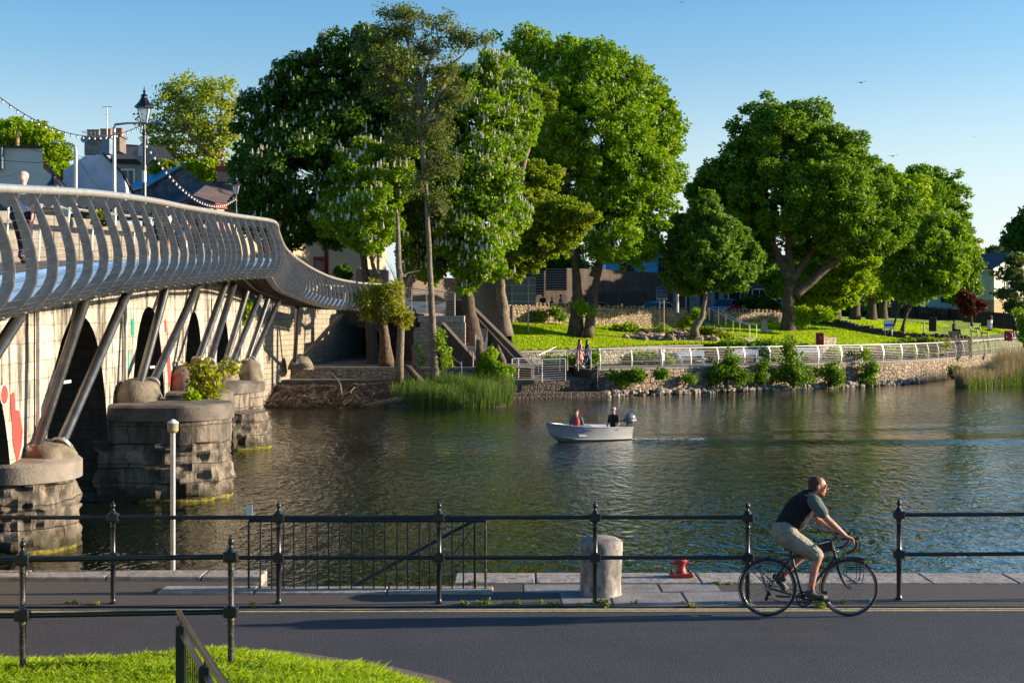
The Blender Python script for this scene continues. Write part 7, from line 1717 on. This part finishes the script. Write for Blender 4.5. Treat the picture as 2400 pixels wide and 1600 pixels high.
# road-side dark fence & wall panels behind
fw=[(1235,745,112),(1330,745,114),(1480,742,119),(1600,738,123)]
wall_line('boundary_wall','tall dark stained concrete wall behind the road','x' and [P(*q) for q in fw],[CZ+100*112/F,CZ+112*114/F,CZ+105*119/F,CZ+98*123/F],.3,ashlar('stained_wall',[(.13,.095,.07),(.10,.075,.055)],(.05,.04,.03),u=(1,.3,0),bw=2.4,bh=.16,streak=.5,bd=.02,dthr=(.45,.6)),base=1)
for k_,(a,b_) in enumerate(((1395,1445),(1455,1520))):
    r=thing('arched_recess',['dark arched recess in the boundary wall, left','dark arched recess in the boundary wall, right'][k_],'arch',tuple(P(a,730,112.5)),'arched recesses behind the road')
    out=[P(a,735,113.2),P(b_,735,113.2),P(b_,695,113.2)]+[P(lerp(b_,a,u),688-5*math.sin(u*3.14),113.2) for u in (.1,.3,.5,.7,.9)]+[P(a,695,113.2)]
    MB().poly(out,.3,(0,1,0)).build('panel',m_coarse,r)  # flat dark panel; the recess's shade is only its colour
for px0,px1,y0,y1,lb in ((1226,1275,632,690,'dark slatted container by the road sign back'),(1280,1328,628,680,'dark slatted container left of the twin trunks')):
    a=P(px0,y1,110.5); b2=P(px1,y0,110.5); r=thing('container',lb,'container',tuple(a),'dark slatted containers')
    m_=MB(); m_.box(((a.x+b2.x)/2,111.5,(a.z+b2.z)/2),(b2.x-a.x,2,b2.z-a.z)); m_.build('body',m_dkblue,r)
    s_=MB(); 
    for k in range(9): s_.box(((a.x+b2.x)/2,110.45,lerp(a.z,b2.z,(k+.5)/9)),(b2.x-a.x+.05,.05,.05))
    s_.build('slats',m_galv,r)
r,_=gable_house('blue_building','pale blue clad commercial building behind the small tree',138,[(1420,740),(1640,740),(1640,600),(1580,585),(1420,585)],16,m_bl,m_slate)
MB().poly([P(1415,594,137.6),P(1645,594,137.6),P(1645,584,137.6),P(1415,584,137.6)],16,(0,1,0)).build('roof_edge',m_dkblue,r)
for px in (1470,1560): win(r,px,640,1.4,3.0,137.9,m_dkblue)
sh=thing('shop_row','shaded row of small shops with pale pillars behind the pickup','building',tuple(P(1700,735,124)))
a=P(1600,740,124); b2=P(1870,740,124); MB().box(((a.x+b2.x)/2,128,6.8),(b2.x-a.x,8,6)).build('wall',M('shop_wall',(.10,.11,.12),.8),sh)
for px in (1622,1633,1655,1668,1690,1830): 
    q=P(px,735,123.9); MB().box((q.x,123.7,5.6),(.45,.3,3.4)).build('pillar',M('pillar_pale',(.40,.37,.34),.8) if px!=1640 else m_trimr,sh)
MB().box((P(1608,0,123.6).x,123.6,P(0,663,123.6).z),(1.6,.12,.7)).build('sign_panel',m_white,sh)
for px in (1735,1780): win(sh,px,700,2.2,1.8,123.9,m_white)
MB().box(P(1773,700,123.4),(.45,.05,.4)).build('sign_panel',m_white,sh)
MB().box((P(1825,0,123).x,123.2,6.6),(.9,.3,5)).build('pillar',m_whr,sh)
# right side: fence, house, bus
fn=thing('timber_fence','long dark vertical board fence behind the lawn at right','fence',tuple(P(2150,748,137)))
fa,fb2,fc2=P(2120,745,139),P(2225,755,136),P(2420,772,126)
m_fence=M('fence_boards',(.045,.032,.026),.9,col2=(.07,.05,.04),ns=3)
for a,b_ in ((fa,fb2),(fb2,fc2)):
    g=MB(); L2=(b_-a).length; n_=int(L2/.16)
    for k in range(n_):
        q=a.lerp(b_,k/n_); g.box(q+V(0,0,.55),(.13,.03,1.45))
    g.build('boards',m_fence,fn); g=MB()
    for zz in (.2,1.0): g.bar(a+V(0,.05,zz),b_+V(0,.05,zz),.05,.1)
    g.build('rails',m_fence,fn)
for k in range(14):
    q=fa.lerp(fb2,k/6) if k<7 else fb2.lerp(fc2,(k-7)/6); MB().box(q+V(0,-.06,.6),(.12,.1,1.6)).build('post',M('fence_post',(.09,.08,.07),.9) if k==0 else bpy.data.materials['fence_post'],fn)
hz=thing('pale_house','pale cream house with dark roof and tan ground floor at right','house',tuple(P(2363,750,138)))
cA=P(2315,0,138); cL=V(cA.x-8.2,cA.y+5.0,0); cR=V(cA.x+9,cA.y+4,0)   # corner nearest the camera
cA=P(2330,0,136); cL=P(2245,0,146); cR=P(2440,0,142)
zg=3.4; zs=CZ+(740-702)/F*136; ze=CZ+(740-625)/F*136
cB=V(cL.x+(cR.x-cA.x),cL.y+(cR.y-cA.y),0)
def prism(a,b,z0,z1): return [V(a.x,a.y,z0),V(b.x,b.y,z0),V(b.x,b.y,z1),V(a.x,a.y,z1)]
for nm,z0,z1,mt in (('ground_floor_wall',zg,zs,M('tan_render',(.42,.31,.17),.9)),('upper_wall',zs+.0,ze,m_cream2)):
    g=MB(); g.add(prism(cL,cA,z0,z1)+prism(cA,cR,z0,z1)+prism(cR,cB,z0,z1)+prism(cB,cL,z0,z1),[(0,1,2,3),(4,5,6,7),(8,9,10,11),(12,13,14,15)]); g.build(nm,mt,hz)
mdR=(cA+cR)/2; apex=V(mdR.x,mdR.y,ze+1.5); mdL=(cL+cB)/2; ap2=V(mdL.x,mdL.y,ze+1.5)
g=MB(); g.add([V(cA.x,cA.y,ze),V(cR.x,cR.y,ze),apex],[(0,1,2)]); g.build('gable',m_cream2,hz)
o1=(cA-cR).normalized()*.5; o2=(cA-cL).normalized()*.5; up=V(0,0,.08); dn_=V(0,0,-.16)
g=MB(); g.add([V(cA.x,cA.y,ze)+o1+o2+dn_,apex+o2+up,ap2-o2+up,V(cL.x,cL.y,ze)+o1-o2+dn_],[(0,1,2,3)]); g.add([V(cR.x,cR.y,ze)-o1+o2+dn_,apex+o2+up,ap2-o2+up,V(cB.x,cB.y,ze)-o1-o2+dn_],[(0,1,2,3)]); ob=g.build('roof',m_slate,hz); sm=ob.modifiers.new('s','SOLIDIFY'); sm.thickness=.12
g=MB(); g.bar(V(cA.x,cA.y,ze)+o1+o2+dn_,apex+o2+up*.5,.08,.2); g.bar(apex+o2+up*.5,V(cR.x,cR.y,ze)-o1+o2+dn_,.08,.2); g.bar(V(cA.x,cA.y,ze)+o1+o2+dn_,V(cL.x,cL.y,ze)+o1-o2+dn_,.1,.12); g.build('bargeboard',m_white,hz)
def winw(a,b,u,z,w,h,mat=m_white,tr=.1,name='window',gl=None):
    p=V(lerp(a.x,b.x,u),lerp(a.y,b.y,u),z); dv=(b-a); dv.z=0; dv.normalize(); ax=Matrix((dv,V(-dv.y,dv.x,0),V(0,0,1))).transposed(); n=-V(-dv.y,dv.x,0)*.04
    if n.y>0: n=-n
    f=MB(); 
    for c_,s_ in ((V(0,0,h/2),(w,.1,tr)),(V(0,0,-h/2),(w,.1,tr)),(dv*(-w/2),(tr,.1,h-tr)),(dv*(w/2),(tr,.1,h-tr)),(V(0,0,0),(.07,.08,h-tr))): f.box(p+n+c_,s_,ax=ax)
    o=f.build(name,mat,hz); MB().box(p+n*.5,(w-tr,.04,h-tr),ax=ax).build('pane',gl or m_glass,o)
winw(cL,cA,.42,6.6,.7,1.7); winw(cA,cR,.32,4.9,1.5,1.7); winw(cA,cR,.30,7.2,1.5,1.4); winw(cA,cR,.72,4.4,1.0,2.2,m_sblue,gl=m_sblue,name='door'); winw(cL,cA,.12,8.4,.6,.6)
bs_=thing('white_van','white and blue minibus parked behind the fence','van',tuple(P(2215,735,150)))
c=P(2225,712,150); 
g=MB(); g.poly([c+V(-2.6,0,-1.0),c+V(2.6,0,-1.0),c+V(2.6,0,1.0),c+V(-1.2,0,1.1),c+V(-2.2,0,.3),c+V(-2.6,0,.1)],2,(0,1,0)); g.build('body',m_white,bs_,bevel=.1); g=MB(); g.box(c+V(.7,-.03,.45),(3.2,.05,.55)); g.build('window',m_glass,bs_)
for x in (-1.6,1.6): MB().lathe(c+V(x,.05,-1.0),[(.2,-.12),(.4,-.1),(.4,.1),(.2,.12)],14,ax=Matrix.Rotation(R(90),3,'X')).build('wheel',m_rubber,bs_)
# far houses and hedges closing the view between the lime trunks
for k_,(px0,px1,y0,d,lb) in enumerate(((1880,1960,672,165,'shaded grey-blue house seen between the lime trunks, left'),(1985,2060,682,172,'low white walled house seen between the lime trunks'),(2075,2140,676,180,'far shaded house behind the last limes'),(2140,2250,690,190,'far low grey building behind the minibus'))):
    r,_=gable_house('far_house',lb,d,[(px0,742),(px1,742),(px1,y0+14),((px0+px1)/2,y0),(px0,y0+14)],8,m_whr if k_==1 else M('far_wall_%s'%'abcd'[k_],(.16,.19,.21),.8),m_slate)
    MB().poly([P(px0-3,y0+17,d-.3),P((px0+px1)/2,y0+1,d-.3),P(px1+3,y0+17,d-.3),P(px1+3,y0+13,d-.3),P((px0+px1)/2,y0-3,d-.3),P(px0-3,y0+13,d-.3)],8.6,(0,1,0)).build('roof',m_slate,r)
    win(r,px0+18,y0+38,1.2,1.3,d-.05); win(r,px1-18,y0+38,1.2,1.3,d-.05)
bush('long dark hedge far behind the lime trees',[(1900,730,60,14),(2000,732,60,14),(2100,735,60,14),(2200,738,60,12),(2300,742,60,12),(2400,742,60,12),(1800,730,60,14)],155,L_dk,16000,.5,1.2,200,cat='hedge',stem=False,shell=.3)
# clean helper props
for o in bpy.data.objects:
    if '_o' in o.keys(): del o['_o']
